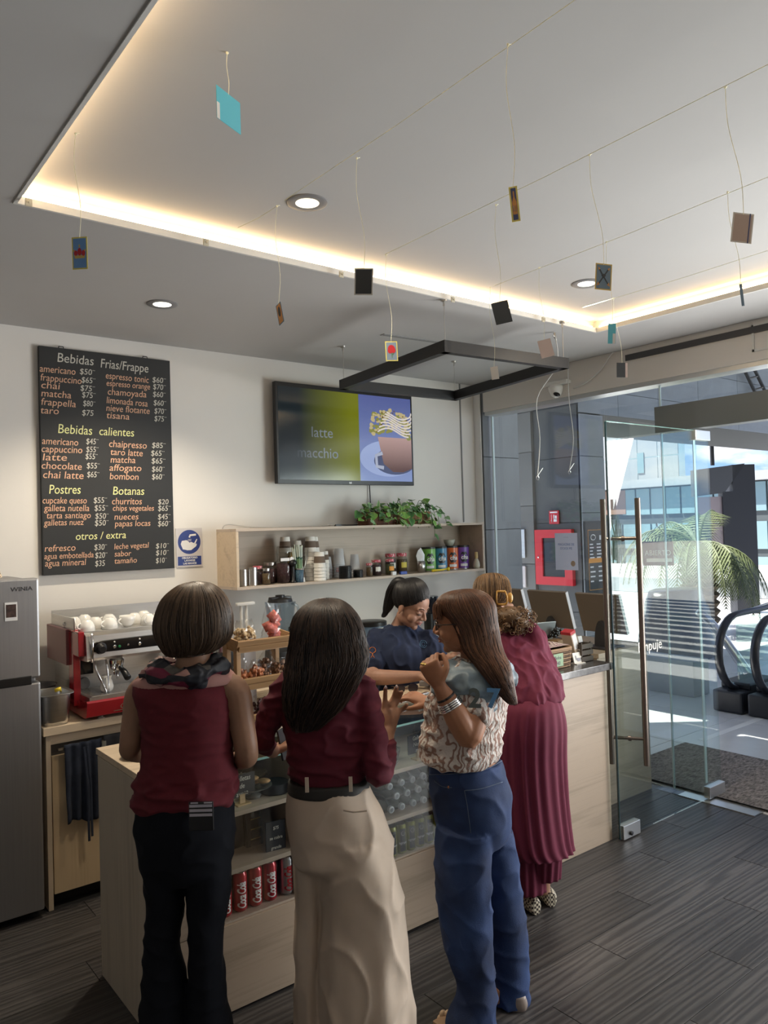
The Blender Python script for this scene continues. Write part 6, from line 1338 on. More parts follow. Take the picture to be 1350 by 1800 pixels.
# ---------------------------------------------------------------- 2: long dark hair, dark red shirt, beige wide trousers
def woman_two():
    P_ = person((1.505, 2.226, 0.000), 'long haired person in a dark red shirt and wide beige trousers, right hand raised'); O = P_.location
    sk = skinmat('skin_two', (.40, .20, .12)); r, f = CR, CF
    b = MB()
    ringloft(b, [((1.489, 2.215, 0.818), .125, .10), ((1.480, 2.219, 0.956), .115, .09), ((1.477, 2.217, 1.113), .125, .095), ((1.474, 2.216, 1.241), .135, .09), ((1.476, 2.213, 1.290), .11, .075), ((1.479, 2.209, 1.330), .055, .058), ((1.481, 2.206, 1.389), .05, .053)], r, f)
    limb(b, [(1.450, 2.247, 0.780), (1.424, 2.275, 0.486), (1.420, 2.289, 0.073)], [.07, .046, .035]); limb(b, [(1.530, 2.183, 0.777), (1.536, 2.161, 0.491), (1.547, 2.163, 0.081)], [.07, .046, .035])
    for q in ((1.419, 2.281, 0.000), (1.560, 2.168, 0.000)): feet(b, q, dirv(0, 1))
    # arms
    limb(b, [(1.568, 2.128, 1.259), (1.571, 2.091, 1.100), (1.576, 2.065, 0.980), (1.644, 2.112, 1.033), (1.677, 2.135, 1.079)], [.038, .036, .034, .030, .025])
    limb(b, [(1.362, 2.291, 1.267), (1.321, 2.313, 1.183), (1.296, 2.335, 1.105), (1.328, 2.387, 1.053), (1.390, 2.442, 1.006)], [.038, .036, .033, .030, .025])
    # raised right hand, back towards the camera, fingers up and spread
    W0 = Vector((1.677, 2.136, 1.071)); K = [Vector(p) for p in ((1.687, 2.164, 1.159), (1.705, 2.156, 1.164), (1.715, 2.142, 1.156), (1.718, 2.128, 1.138))]
    cc = lambda a, b_, t: a.lerp(b_, t)
    ringloft(b, [(W0 - UZ * .012, .026, .020), (W0, .027, .019), (Vector((1.686, 2.141, 1.105)), .034, .018), (Vector((1.695, 2.145, 1.135)), .041, .0165), (Vector((1.703, 2.151, 1.155)), .036, .012)], r, f, 20, 4, p=2.4)
    for pts in ((K[0], (1.694, 2.164, 1.188), (1.692, 2.159, 1.212), (1.687, 2.150, 1.230)), (K[1], (1.724, 2.153, 1.191), (1.726, 2.144, 1.213), (1.724, 2.133, 1.230)), (K[2], (1.737, 2.143, 1.181), (1.740, 2.134, 1.198), (1.738, 2.122, 1.212)), (K[3], (1.735, 2.126, 1.147), (1.742, 2.114, 1.158), (1.742, 2.101, 1.169))):
        finger(b, [Vector(p) for p in pts], .0098, .0078)
    finger(b, [Vector(p) for p in ((1.688, 2.177, 1.098), (1.705, 2.215, 1.113), (1.713, 2.234, 1.127), (1.710, 2.235, 1.144))], .0125, .0095)
    hand(b, Vector((1.390, 2.442, 1.006)), dirv(.62, .75, .12), dirv(.3, .2, -.9), 1, [.25, .3, .35, .4], thumb=.1)
    H = Matrix(((r.x, f.x, 0, 0), (r.y, f.y, 0, 0), (0, 0, 1, 0), (0, 0, 0, 1))); c = Vector((1.485, 2.202, 1.447)); H = Matrix.Translation(c) @ H
    headblobs(b, H @ Matrix.Diagonal((.95, .95, .95, 1))); union(b, .0046, 3, 'body', sk, P_, None, O)
    b = MB()
    for q in ((1.682, 2.143, 1.235), (1.719, 2.127, 1.234)): b.ell(Vector(q) - O, (.0055, .003, .006), 8, 6)
    b.build('fingernail', mat('nail_pale', (.75, .6, .58), .2), P_, True)
    # shirt
    b = MB(); red = mat('burgundy_shirt', (.095, .004, .016), .85, var=.10, scale=(50, 50, 50))
    ringloft(b, [((1.480, 2.219, 0.940), .120, .098), ((1.478, 2.220, 0.960), .133, .108), ((1.479, 2.218, 1.015), .141, .112), ((1.477, 2.217, 1.113), .148, .112), ((1.473, 2.218, 1.202), .152, .112), ((1.472, 2.217, 1.261), .150, .100), ((1.474, 2.214, 1.296), .125, .082), ((1.477, 2.211, 1.326), .07, .068)], r, f, 60)
    limb(b, [(1.566, 2.129, 1.255), (1.567, 2.105, 1.185), (1.570, 2.080, 1.083), (1.570, 2.057, 0.993), (1.594, 2.077, 0.975), (1.630, 2.098, 1.009), (1.663, 2.122, 1.041)], [.050, .050, .048, .047, .046, .043, .034], 20)
    limb(b, [(1.365, 2.289, 1.263), (1.337, 2.300, 1.221), (1.311, 2.321, 1.159), (1.294, 2.336, 1.102), (1.320, 2.381, 1.062), (1.349, 2.410, 1.031)], [.050, .048, .045, .043, .040, .033], 20)
    fo = folds((10, 10, 22), .010, 11); union(b, .0058, 2, 'shirt', red, P_, fo, O)
    b = MB(); ringloft(b, [((1.479, 2.221, 0.901), .140, .118), ((1.479, 2.220, 0.909), .142, .120), ((1.478, 2.220, 0.938), .138, .116), ((1.478, 2.220, 0.944), .134, .112)], r, f, 48); union(b, .005, 1, 'belt', mat('belt_dark', (.02, .018, .016), .6), P_, None, O)
    be = mat('beige_trousers', (.54, .44, .35), .8, var=.08, scale=(5, 5, 5))
    for px_ in ((1.363, 2.171, 0.963), (1.476, 2.082, 0.961)):
        c = Vector(px_) - O; b = MB(); b.box(-.006, .006, -.022, -.016, -.024, .024, M=Matrix.Translation(c) @ Matrix(((r.x, f.x, 0, 0), (r.y, f.y, 0, 0), (0, 0, 1, 0), (0, 0, 0, 1)))); b.build('belt_loop', be, P_)
    # trousers
    b = MB()
    ringloft(b, [((1.481, 2.219, 0.917), .141, .118), ((1.485, 2.216, 0.877), .154, .128), ((1.497, 2.209, 0.818), .170, .138), ((1.507, 2.203, 0.746), .178, .142), ((1.510, 2.189, 0.683), .176, .138), ((1.513, 2.188, 0.644), .15, .11)], r, f, 60)
    gl_ = lambda n_, a_: (lambda a, t: a_ * t * math.sin(a * n_ + 2.2 * t))
    ringloft(b, [((1.442, 2.280, 0.733), .075, .11), ((1.433, 2.290, 0.615), .058, .10), ((1.430, 2.296, 0.476), .048, .095), ((1.430, 2.302, 0.278), .047, .10), ((1.430, 2.307, 0.100), .049, .115), ((1.430, 2.308, 0.011), .050, .12)], r, f, 40, mod=gl_(5, .06))
    ringloft(b, [((1.528, 2.161, 0.745), .120, .13), ((1.548, 2.148, 0.628), .132, .135), ((1.556, 2.145, 0.491), .142, .14), ((1.554, 2.139, 0.301), .153, .16), ((1.548, 2.135, 0.142), .158, .18), ((1.546, 2.139, 0.071), .158, .185)], r, f, 60, mod=lambda a, t: .05 * t * math.sin(a * 6 + 1.3 + t) + .03 * t * math.sin(a * 11 + 3 * t))
    fo = folds((7, 7, 5), .012, 31, 2.5)
    union(b, .0075, 2, 'wide_trousers', be, P_, lambda c: fo(c) * .9, O)
    b = MB(); b.tube([Vector(p) - O for p in ((1.438, 2.075, 0.880), (1.461, 2.050, 0.875), (1.498, 2.028, 0.876))], .0028, 6, flat=.5); b.build('pocket_welt', be, P_)
    # hair
    hm = hairmat('hair_nearly_black', (.009, .008, .009), (.09, .055, .04))
    R_ = [((1.476, 2.193, 1.564), .004, .004), ((1.474, 2.194, 1.559), .040, .045), ((1.467, 2.188, 1.542), .072, .076), ((1.461, 2.181, 1.510), .100, .100), ((1.458, 2.172, 1.463), .118, .112), ((1.460, 2.171, 1.414), .125, .112), ((1.449, 2.156, 1.359), .130, .108), ((1.426, 2.150, 1.306), .122, .098), ((1.399, 2.154, 1.243), .106, .075), ((1.378, 2.166, 1.183), .076, .055), ((1.366, 2.183, 1.133), .032, .03)]
    hair(P_, O, R_, r, f, hm, 2000, 1.01, .010, (0, 2 * PI), .01, (.70, 1.0), .0013, 18, wav=.012)
    b = MB(); q = Vector((1.441, 2.452, 1.020)) - O; Fq = frame(q, dirv(.3, .9), dirv(-.2, 0, 1)); b.box(-.03, .03, -.055, .055, -.004, .004, M=Fq, bev=.003)
    o = b.build('mobile_phone', M_black, None); o.location = O; tag(o, 'dark mobile phone held in the left hand of the person in beige trousers', 'phone')
woman_two()
# ---------------------------------------------------------------- 3: long auburn hair, white lace shirt, jeans, in profile
def lacemat():
    m = mat('white_lace', (.62, .58, .55), .9, bump=.7, bscale=60); t = m.node_tree; b = t.nodes['Principled BSDF']; tc = t.nodes.new('ShaderNodeTexCoord')
    n = N(t, 'ShaderNodeTexNoise', Scale=11.0, Detail=2.0, Distortion=2.5); t.links.new(tc.outputs['Object'], n.inputs['Vector'])
    w = N(t, 'ShaderNodeTexWave', Scale=17.0, Distortion=16.0, Detail=2.0); t.links.new(tc.outputs['Object'], w.inputs['Vector'])
    v = N(t, 'ShaderNodeTexVoronoi', Scale=55.0, feature='DISTANCE_TO_EDGE'); t.links.new(tc.outputs['Object'], v.inputs['Vector'])
    r = t.nodes.new('ShaderNodeValToRGB'); r.color_ramp.elements[0].position = .22; r.color_ramp.elements[1].position = .42; r.color_ramp.elements[0].color = (.30, .18, .14, 1); r.color_ramp.elements[1].color = (.66, .61, .57, 1)
    mu = N(t, 'ShaderNodeMath', operation='MAXIMUM'); mr = N(t, 'ShaderNodeMapRange'); mr.inputs[1].default_value = 0; mr.inputs[2].default_value = .10; mr.inputs[4].default_value = .30; t.links.new(v.outputs['Distance'], mr.inputs[0]); t.links.new(mr.outputs[0], mu.inputs[0]); mul = N(t, 'ShaderNodeMath', operation='MULTIPLY'); mul.inputs[1].default_value = 1.15; t.links.new(w.outputs['Fac'], mul.inputs[0]); t.links.new(mul.outputs[0], mu.inputs[1])
    mi = N(t, 'ShaderNodeMath', operation='MULTIPLY'); t.links.new(mu.outputs[0], mi.inputs[0]); mi.inputs[1].default_value = .75
    t.links.new(mi.outputs[0], r.inputs[0]); t.links.new(r.outputs[0], b.inputs['Base Color']); return m
def denim():
    m = mat('dark_blue_denim', (.012, .026, .085), .85, bump=.25, bscale=500); t = m.node_tree; b = t.nodes['Principled BSDF']; tc = t.nodes.new('ShaderNodeTexCoord'); n = N(t, 'ShaderNodeTexNoise', Scale=5.0, Detail=5.0); t.links.new(tc.outputs['Object'], n.inputs['Vector'])
    r = t.nodes.new('ShaderNodeValToRGB'); r.color_ramp.elements[0].position = .35; r.color_ramp.elements[1].position = .7; r.color_ramp.elements[0].color = (.009, .020, .062, 1); r.color_ramp.elements[1].color = (.022, .055, .17, 1); t.links.new(n.outputs['Fac'], r.inputs[0]); t.links.new(r.outputs[0], b.inputs['Base Color']); return m
def woman_three():
    P_ = person((2.016, 2.057, 0.000), 'person in profile with long auburn hair, glasses, white lace shirt and blue jeans'); O = P_.location
    sk = skinmat('skin_three', (.36, .165, .09)); f = dirv(-.72, .69); r = Vector((f.y, -f.x, 0))
    b = MB()
    ringloft(b, [((2.023, 2.076, 0.721), .12, .10), ((2.008, 2.083, 0.892), .12, .105), ((1.995, 2.063, 1.067), .13, .105), ((2.003, 2.041, 1.196), .14, .10), ((2.020, 2.024, 1.284), .10, .075), ((2.021, 2.023, 1.317), .055, .058), ((2.008, 2.044, 1.371), .048, .052)], r, f)
    limb(b, [(1.967, 2.044, 0.702), (1.936, 2.038, 0.405), (1.958, 2.017, 0.049)], [.07, .05, .036]); limb(b, [(2.110, 2.059, 0.660), (2.144, 2.041, 0.335), (2.136, 2.030, 0.034)], [.07, .05, .036])
    hf = dirv(-.75, .5)
    feet(b, (2.086, 2.023, 0.000), dirv(-.6, .6), .17)
    # near (left) arm folded up to the chin
    E0 = Vector((1.872, 1.931, 1.070)); W0 = Vector((1.802, 1.982, 1.231))
    limb(b, [(1.989, 1.960, 1.255), (1.947, 1.945, 1.178), (1.885, 1.927, 1.082), E0, (1.842, 1.946, 1.132), (1.820, 1.969, 1.191), W0], [.050, .050, .046, .044, .045, .036, .027])
    hd = dirv(-.42, .12, .93)
    hand(b, Vector((1.796, 1.986, 1.247)), hd, dirv(.35, .90, .2), -1, [.95, 1.05, 1.1, 1.1], .03, 1.02, .5)
    # far (right) arm, hand just ahead of the waist
    limb(b, [(2.099, 2.156, 1.197), (2.073, 2.206, 1.050), (2.043, 2.256, 1.042), (2.013, 2.278, 1.092)], [.04, .036, .03, .022]); hand(b, Vector((2.011, 2.279, 1.097)), dirv(-.8, .3, .35), dirv(-.2, .3, -.9), 1, [.4, .45, .5, .5])
    hy_ = dirv(-.955, .26, -.10); hx = hy_.cross(UZ).normalized(); hz = hx.cross(hy_)
    c = hc = Vector((1.979, 2.053, 1.441)); M = Matrix(((hx.x, hy_.x, hz.x, c.x), (hx.y, hy_.y, hz.y, c.y), (hx.z, hy_.z, hz.z, c.z), (0, 0, 0, 1))) @ Matrix.Diagonal((1.0, 1.0, 1.0, 1))
    headblobs(b, M); union(b, .0044, 2, 'body', sk, P_, None, O)
    face_details(P_, M, O, .3, (.24, .07, .07), (.05, .025, .015))
    T = Matrix.Translation(-O) @ M; b = MB()
    for s in (-1, 1):
        b.tube([T @ Vector((s * .031 + .022 * math.cos(a), .094 - .006 * abs(math.cos(a)) , .002 + .017 * math.sin(a))) for a in [2 * PI * k / 16 for k in range(17)]], .0018, 6); b.tube([T @ Vector(p) for p in ((s * .053, .088, .006), (s * .072, .05, .006), (s * .079, -.005, .004), (s * .078, -.02, -.008))], .0018, 6)
    b.tube([T @ Vector(p) for p in ((-.009, .096, .004), (0, .102, .006), (.009, .096, .004))], .0018, 6)
    o = b.build('eyeglasses', M_black, P_, True)
    # shirt
    b = MB(); lace = lacemat()
    ringloft(b, [((1.974, 2.083, 0.924), .135, .125), ((1.974, 2.082, 0.950), .152, .140), ((1.980, 2.077, 1.004), .158, .144), ((1.989, 2.067, 1.084), .158, .140), ((1.993, 2.049, 1.165), .162, .136), ((2.005, 2.038, 1.227), .160, .122), ((2.017, 2.027, 1.280), .125, .095), ((2.021, 2.023, 1.313), .072, .07)], r, f, 60)
    limb(b, [(1.998, 1.966, 1.248), (1.968, 1.954, 1.194), (1.929, 1.935, 1.138)], [.058, .060, .058], 20); limb(b, [(2.092, 2.149, 1.193), (2.084, 2.196, 1.094)], [.05, .048], 16)
    union(b, .0058, 2, 'lace_shirt', lace, P_, folds((11, 11, 16), .011, 41), O)
    # denim shoulder panels with print
    b = MB(); ringloft(b, [((2.004, 2.033, 1.205), .172, .134), ((2.008, 2.029, 1.234), .175, .136), ((2.013, 2.024, 1.281), .142, .112), ((2.017, 2.020, 1.310), .09, .085)], r, f, 48, mod=lambda a, t: .03 * math.sin(a * 5))
    limb(b, [(1.998, 1.960, 1.251), (1.983, 1.956, 1.219), (1.969, 1.955, 1.189)], [.070, .072, .070], 20)
    union(b, .0058, 2, 'satin_shoulder', mat('pale_blue_satin', (.15, .20, .24), .5, var=.4, scale=(9, 9, 9)), P_, folds((14, 14, 20), .013, 4), O)
    Fq = frame(Vector((1.846, 1.894, 1.210)) - O, dirv(.86, -.30, .0), UZ + dirv(.9, 0) * .35)
    b = MB(); me = text_mesh('2', .088, .0005, .003); b.add([Fq @ (v.co + Vector((0, -.03, 0))) for v in me.vertices], [tuple(p.vertices) for p in me.polygons]); b.build('sleeve_number', mat('print_slate', (.10, .12, .12), .8), P_)
    b = MB(); me = text_mesh('7', .088, .0005, .003); b.add([Fq @ (v.co + Vector((.062, -.028, -.004))) for v in me.vertices], [tuple(p.vertices) for p in me.polygons]); b.build('sleeve_number', mat('print_blue2', (.10, .25, .48), .8), P_)
    # bracelets and ring
    d = (Vector((1.820, 1.969, 1.191)) - W0).normalized(); u1 = d.orthogonal().normalized(); u2 = d.cross(u1)
    for t, rr, m_, nm_ in ((.030, .030, mat('bracelet_black', (.015, .01, .01), .6), 'bracelet'), (.046, .0395, M_chrome, 'bracelet'), (.053, .041, M_chrome, 'bracelet'), (.060, .042, M_chrome, 'bracelet'), (.067, .0435, M_chrome, 'bracelet')):
        b = MB(); c0_ = W0 + d * t - O; b.tube([c0_ + (u1 * math.cos(a) + u2 * math.sin(a)) * rr for a in [2 * PI * k / 20 for k in range(21)]], .0035 if rr > .031 else .0055, 6); b.build(nm_, m_, P_, True)
    b = MB(); b.ell(Vector((1.740, 2.003, 1.326)) - O, (.011, .011, .006), 12, 8); b.build('gold_ring', mat('gold', (.9, .6, .2), .25, 1), P_, True)
    # jeans
    jn = denim(); b = MB()
    ringloft(b, [((2.006, 2.083, 0.917), .130, .128), ((2.008, 2.083, 0.887), .142, .135), ((2.017, 2.078, 0.817), .142, .148), ((2.021, 2.076, 0.746), .138, .152), ((2.027, 2.074, 0.667), .130, .142), ((2.030, 2.073, 0.610), .11, .11)], r, f, 56)
    ringloft(b, [((1.951, 2.043, 0.696), .085, .110), ((1.947, 2.049, 0.603), .090, .108), ((1.938, 2.046, 0.522), .092, .106), ((1.943, 2.046, 0.387), .090, .102), ((1.948, 2.033, 0.258), .084, .090), ((1.956, 2.016, 0.162), .070, .072), ((1.951, 2.008, 0.106), .074, .075), ((1.930, 2.014, 0.042), .090, .085), ((1.928, 2.017, -0.013), .094, .088)], r, f, 44, mod=lambda a, t: .02 * math.sin(a * 4 + 4 * t))
    ringloft(b, [((2.112, 2.083, 0.642), .082, .10), ((2.128, 2.074, 0.522), .082, .098), ((2.141, 2.067, 0.412), .080, .092), ((2.149, 2.051, 0.287), .078, .086), ((2.152, 2.039, 0.162), .074, .078), ((2.150, 2.030, 0.060), .070, .072), ((2.142, 2.025, 0.006), .072, .074)], r, f, 44)
    fo = folds((9, 9, 10), .007, 51, 2); union(b, .0062, 3, 'jeans', jn, P_, fo, O)
    st = mat('denim_stitch', (.10, .13, .20), .9)
    # back pocket outline (raised) and belt loops, found on the seat surface
    def stitch(pts, rr=.0022, nm='pocket_stitching'):
        b = MB(); b.tube([Vector(p) - O for p in crv(pts, 4)], rr, 5); b.build(nm, st, P_, True)
    b = MB(); ringloft(b, [((2.016, 2.074, 0.888), .148, .140), ((2.008, 2.080, 0.897), .148, .140)], r, f, 48, 2); 
    pk = [(1.904, 1.988, 0.857), (1.939, 1.940, 0.867), (2.039, 1.932, 0.870)]; pk2 = [(1.904, 1.988, 0.857), (1.899, 1.968, 0.792), (1.913, 1.972, 0.709), (1.959, 1.936, 0.697), (2.011, 1.932, 0.727), (2.039, 1.932, 0.870)]
    def onto(pxs):
        return pxs
    PK.append((P_, pk, pk2, jn, st, O))
    b = MB(); b.lathe([(.006, 0), (.004, .003), (0, .003)], n=12, M=frame(Vector((1.877, 2.041, 0.863)) - O, dirv(.8, .6), UZ)); b.build('copper_rivet', mat('copper', (.6, .25, .12), .3, 1), P_, True)
    # sandal with a flower, heel shoe
    b = MB(); c = Vector((1.889, 2.111, 0.004)) - O
    for k in range(6): a = k * PI / 3; b.ell(c + r * .0 + dirv(math.cos(a), 0, math.sin(a)) * .018, (.014, .010, .014), 10, 8)
    b.ell(c - f * .0, (.012, .016, .012), 10, 8); b.build('sandal_flower', mat('sandal_cream', (.62, .45, .30), .6), P_, True)
    b = MB(); q = Vector((1.880, 2.081, 0.000)) - O; b.add([Vector(v) for v in MB().box(-.05, .10, -.035, .035, 0, .018, M=Matrix.Translation(q), bev=.006).v], MB().box(0, 1, 0, 1, 0, 1, bev=.006).f); b.build('sandal_sole', mat('sandal_tan', (.35, .22, .13), .6), P_)
    b = MB(); q = Vector((2.131, 1.993, 0.000)) - O; hh = dirv(-.8, .3); rr_ = Vector((hh.y, -hh.x, 0)); ringloft(b, [(q + UZ * .0, .03, .045), (q + UZ * .02, .034, .05), (q + UZ * .05, .028, .042)], rr_, hh, 20, 3); b.build('shoe', mat('shoe_taupe', (.25, .2, .17), .4), P_, True)
    # hair: cap, fringe and the long straight fall
    hm = hairmat('hair_auburn', (.022, .009, .006), (.21, .095, .05))
    ax = lambda v: v
    fall = [(hc + hz * .122 - hy_ * .01, .004, .004), (hc + hz * .118 - hy_ * .01, .040, .045), (hc + hz * .104 - hy_ * .012, .066, .078), (hc + hz * .082 - hy_ * .016, .082, .098), (hc + hz * .05 - hy_ * .026, .090, .100), (hc + hz * .015 - hy_ * .042, .093, .084), (hc - hz * .035 - hy_ * .054, .094, .072), (Vector((2.006, 1.983, 1.359)), .092, .066), (Vector((1.994, 1.918, 1.300)), .072, .054), (Vector((1.996, 1.879, 1.240)), .050, .038), (Vector((2.019, 1.862, 1.183)), .026, .020), (Vector((2.027, 1.856, 1.163)), .008, .008)]
    hair(P_, O, fall, hx, hy_, hm, 2300, 1.01, .005, (0, 2 * PI), .0, (.80, 1.0), .0013, 20, name='hair_long_fall')
    b = MB(); rng = random.Random(4); tone = []
    for k in range(260):
        s = rng.uniform(-1, 1); top_ = hc + hz * .112 + hy_ * rng.uniform(-.03, .04) + hx * s * .02; md = hc + hz * rng.uniform(.078, .088) + hy_ * (.088 - .035 * s * s) + hx * s * .062; en = hc + hz * rng.uniform(.020, .045) + hy_ * (.103 - .045 * s * s) + hx * s * .074
        n0 = len(b.v); b.tube([q - O for q in crv([top_, md, en], 4)], [.0012] * 9, 3, caps=False); tone += [min(1, max(0, rng.gauss(.5, .25)))] * (len(b.v) - n0)
    ob = b.build('hair_fringe', hm, P_, True); at_ = ob.data.attributes.new('tone', 'FLOAT', 'POINT'); at_.data.foreach_set('value', tone)
PK = []
woman_three()
def project_strip(P_, pts, O, m, nm, rr=.0024):
    """lay a stitched line on the nearest point of the jeans"""
    j = [o for o in bpy.data.objects if o.parent == P_ and o.name.startswith('jeans')][0]; b = MB(); out = []
    camp = camo.matrix_world.translation
    for p in crv(pts, 6):
        p = Vector(p); d = (p - camp).normalized(); ok, loc, nr, ix = j.ray_cast(camp - O, d)
        if ok: out.append(loc + nr * .0012)
    if len(out) > 2: b.tube(out, rr, 5); b.build(nm, m, P_, True)
for P_, pk, pk2, jn, st, O in PK:
    bpy.context.view_layer.update()
    for q in (pk, pk2[:3], pk2[2:4], pk2[3:5], pk2[4:]): project_strip(P_, q, O, st, 'pocket_stitching', .0016)
    project_strip(P_, [(1.794, 2.047, 0.924), (1.864, 1.992, 0.924), (1.943, 1.929, 0.933), (2.074, 1.953, 0.938)], O, st, 'waistband_stitching', .0015)
    project_strip(P_, [(1.807, 2.038, 0.902), (1.829, 2.021, 0.881), (1.855, 2.000, 0.876)], O, st, 'front_pocket_stitching', .0015)
# ---------------------------------------------------------------- 4: burgundy dress, hair clip, leaning on the counter
def woman_four():
    P_ = person((2.783, 2.446, 0.000), 'person in a draped burgundy top and long pleated skirt leaning on the stone counter'); O = P_.location
    sk = skinmat('skin_four', (.36, .2, .13)); f = dirv(-.45, .9); r = Vector((f.y, -f.x, 0))
    b = MB()
    ringloft(b, [((2.750, 2.441, 0.836), .13, .11), ((2.768, 2.461, 0.977), .125, .105), ((2.825, 2.527, 1.109), .13, .10), ((2.885, 2.604, 1.234), .13, .09), ((2.902, 2.640, 1.292), .09, .075), ((2.912, 2.682, 1.339), .05, .055), ((2.907, 2.710, 1.396), .048, .05)], r, f)
    limb(b, [(2.722, 2.464, 0.784), (2.715, 2.454, 0.389), (2.731, 2.451, 0.055)], [.08, .05, .034]); limb(b, [(2.753, 2.376, 0.795), (2.767, 2.388, 0.394), (2.805, 2.417, 0.083)], [.08, .05, .034])
    limb(b, [(2.899, 2.516, 1.263), (2.893, 2.472, 1.162), (2.890, 2.477, 1.079), (3.009, 2.639, 1.036)], [.045, .04, .036, .026]); limb(b, [(2.908, 2.714, 1.236), (2.920, 2.758, 1.127), (2.920, 2.785, 1.050), (3.042, 2.868, 1.014)], [.045, .04, .036, .026])
    hand(b, Vector((3.012, 2.649, 1.034)), dirv(-.3, .95), -UZ, -1, [.3, .3, .3, .3]); hand(b, Vector((3.042, 2.868, 1.014)), dirv(.2, .95), -UZ, 1, [.3, .3, .3, .3])
    c = Vector((2.851, 2.728, 1.429)); hy_ = dirv(.10, .93, -.35); hx = hy_.cross(UZ).normalized(); hz = hx.cross(hy_)
    M = Matrix(((hx.x, hy_.x, hz.x, c.x), (hx.y, hy_.y, hz.y, c.y), (hx.z, hy_.z, hz.z, c.z), (0, 0, 0, 1)))
    headblobs(b, M @ Matrix.Diagonal((.95, .95, .95, 1))); union(b, .0055, 3, 'body', sk, P_, None, O)
    bg = mat('burgundy_knit', (.13, .010, .035), .85, var=.06, scale=(40, 40, 40))
    b = MB()
    dr = lambda a, t: .045 * (1 - t) * math.sin(a * 9) + .02 * (1 - t) * math.sin(a * 21)
    ringloft(b, [((2.781, 2.438, 0.970), .160, .15), ((2.785, 2.447, 1.003), .162, .15), ((2.812, 2.487, 1.089), .155, .135), ((2.849, 2.545, 1.174), .155, .12), ((2.872, 2.589, 1.242), .150, .105), ((2.897, 2.631, 1.293), .115, .085), ((2.906, 2.662, 1.324), .07, .065)], r, f, 90, mod=dr)
    limb(b, [(2.900, 2.528, 1.262), (2.892, 2.485, 1.189), (2.879, 2.459, 1.111), (2.903, 2.492, 1.070), (2.987, 2.605, 1.038)], [.056, .054, .050, .046, .036], 18); limb(b, [(2.910, 2.712, 1.244), (2.922, 2.756, 1.127), (2.925, 2.782, 1.047), (3.020, 2.848, 1.014)], [.055, .052, .046, .036], 18)
    union(b, .0062, 1, 'draped_top', bg, P_, folds((16, 16, 5), .010, 61, 2), O)
    b = MB(); pl = lambda a, t: .012 + .055 * min(1, t * 1.6 + .05) * math.sin(a * 22 + 2.5 * math.sin(t * 4)) * (.7 + .3 * math.sin(a * 5))
    ringloft(b, [((2.762, 2.427, 0.991), .13, .12), ((2.746, 2.415, 0.948), .152, .145), ((2.740, 2.410, 0.857), .168, .155), ((2.740, 2.414, 0.711), .168, .150), ((2.743, 2.417, 0.524), .172, .150), ((2.749, 2.416, 0.338), .180, .155), ((2.763, 2.407, 0.279), .170, .15)], r, f, 132, 6, mod=pl, p=2.1)
    o = MB(); o.add([Vector(v) - O for v in b.v], b.f); o.build('pleated_skirt', bg, P_, True)
    pl2 = lambda a, t: .05 * math.sin(a * 14 + t * 2)
    for q in ([((2.715, 2.465, 0.465), .085, .09), ((2.722, 2.452, 0.255), .086, .09), ((2.731, 2.450, 0.090), .086, .085)], [((2.748, 2.362, 0.485), .085, .09), ((2.768, 2.377, 0.292), .080, .085), ((2.795, 2.398, 0.146), .074, .072)]):
        b = MB(); ringloft(b, q, r, f, 84, 8, mod=pl2); o = MB(); o.add([Vector(v) - O for v in b.v], b.f); o.build('underskirt_panel', bg, P_, True)
    for q, ff in (((2.737, 2.459, 0.000), dirv(-.35, .93)), ((2.858, 2.454, -0.000), dirv(-.2, .97))):
        q = Vector(q) + UZ * .0; b = MB(); rr_ = Vector((ff.y, -ff.x, 0)); q = q - O - ff * .03
        ringloft(b, [(q - ff * .055 + UZ * .035, .004, .035), (q - ff * .05 + UZ * .035, .026, .035), (q - ff * .01 + UZ * .036, .036, .036), (q + ff * .08 + UZ * .03, .040, .03), (q + ff * .16 + UZ * .02, .030, .018), (q + ff * .175 + UZ * .018, .005, .008)], rr_, UZ, 22, 5)
        o = b.build('woven_shoe', checkmat(), P_, True)
    # hair up with a clip, curls below
    hm = hairmat('hair_golden_brown', (.05, .026, .013), (.36, .21, .10))
    R_ = [(c + hz * .12, .004, .004), (c + hz * .115, .045, .05), (c + hz * .095 - hy_ * .005, .075, .085), (c + hz * .06 - hy_ * .01, .090, .102), (c + hz * .01 - hy_ * .02, .090, .098), (c - hz * .03 - hy_ * .04, .078, .08), (c - hz * .05 - hy_ * .06, .05, .05)]
    hair(P_, O, R_, hx, hy_, hm, 900, 1.01, .006, (0, 2 * PI), .0, (.7, 1.0), .0014, 12, name='hair_swept_up')
    b = MB(); rng = random.Random(9); tone = []; cc = Vector((2.799, 2.567, 1.350))
    b.ell(cc - O, (.075, .07, .05), 16, 10); b.ell(Vector((2.819, 2.527, 1.323)) - O, (.05, .05, .035), 14, 10); tone = [.25] * len(b.v)
    for k in range(230):
        a = rng.uniform(0, 2 * PI); e = rng.uniform(-1.2, 1.2); p0 = cc + (CR * math.cos(a) * math.cos(e) * .085 + CF * math.sin(a) * math.cos(e) * .07 + UZ * math.sin(e) * .055) + CR * rng.uniform(-.02, .05) + UZ * -.01 - O
        rr = rng.uniform(.007, .013); ax_ = Vector((rng.uniform(-1, 1), rng.uniform(-1, 1), rng.uniform(-.4, .4))).normalized(); u = ax_.orthogonal().normalized(); w = ax_.cross(u); n0 = len(b.v)
        b.tube([p0 + u * rr * math.cos(q * .8) + w * rr * math.sin(q * .8) + ax_ * .002 * q - UZ * .0012 * q for q in range(14)], .0019, 4, caps=False); tone += [min(1, max(0, rng.gauss(.4, .28)))] * (len(b.v) - n0)
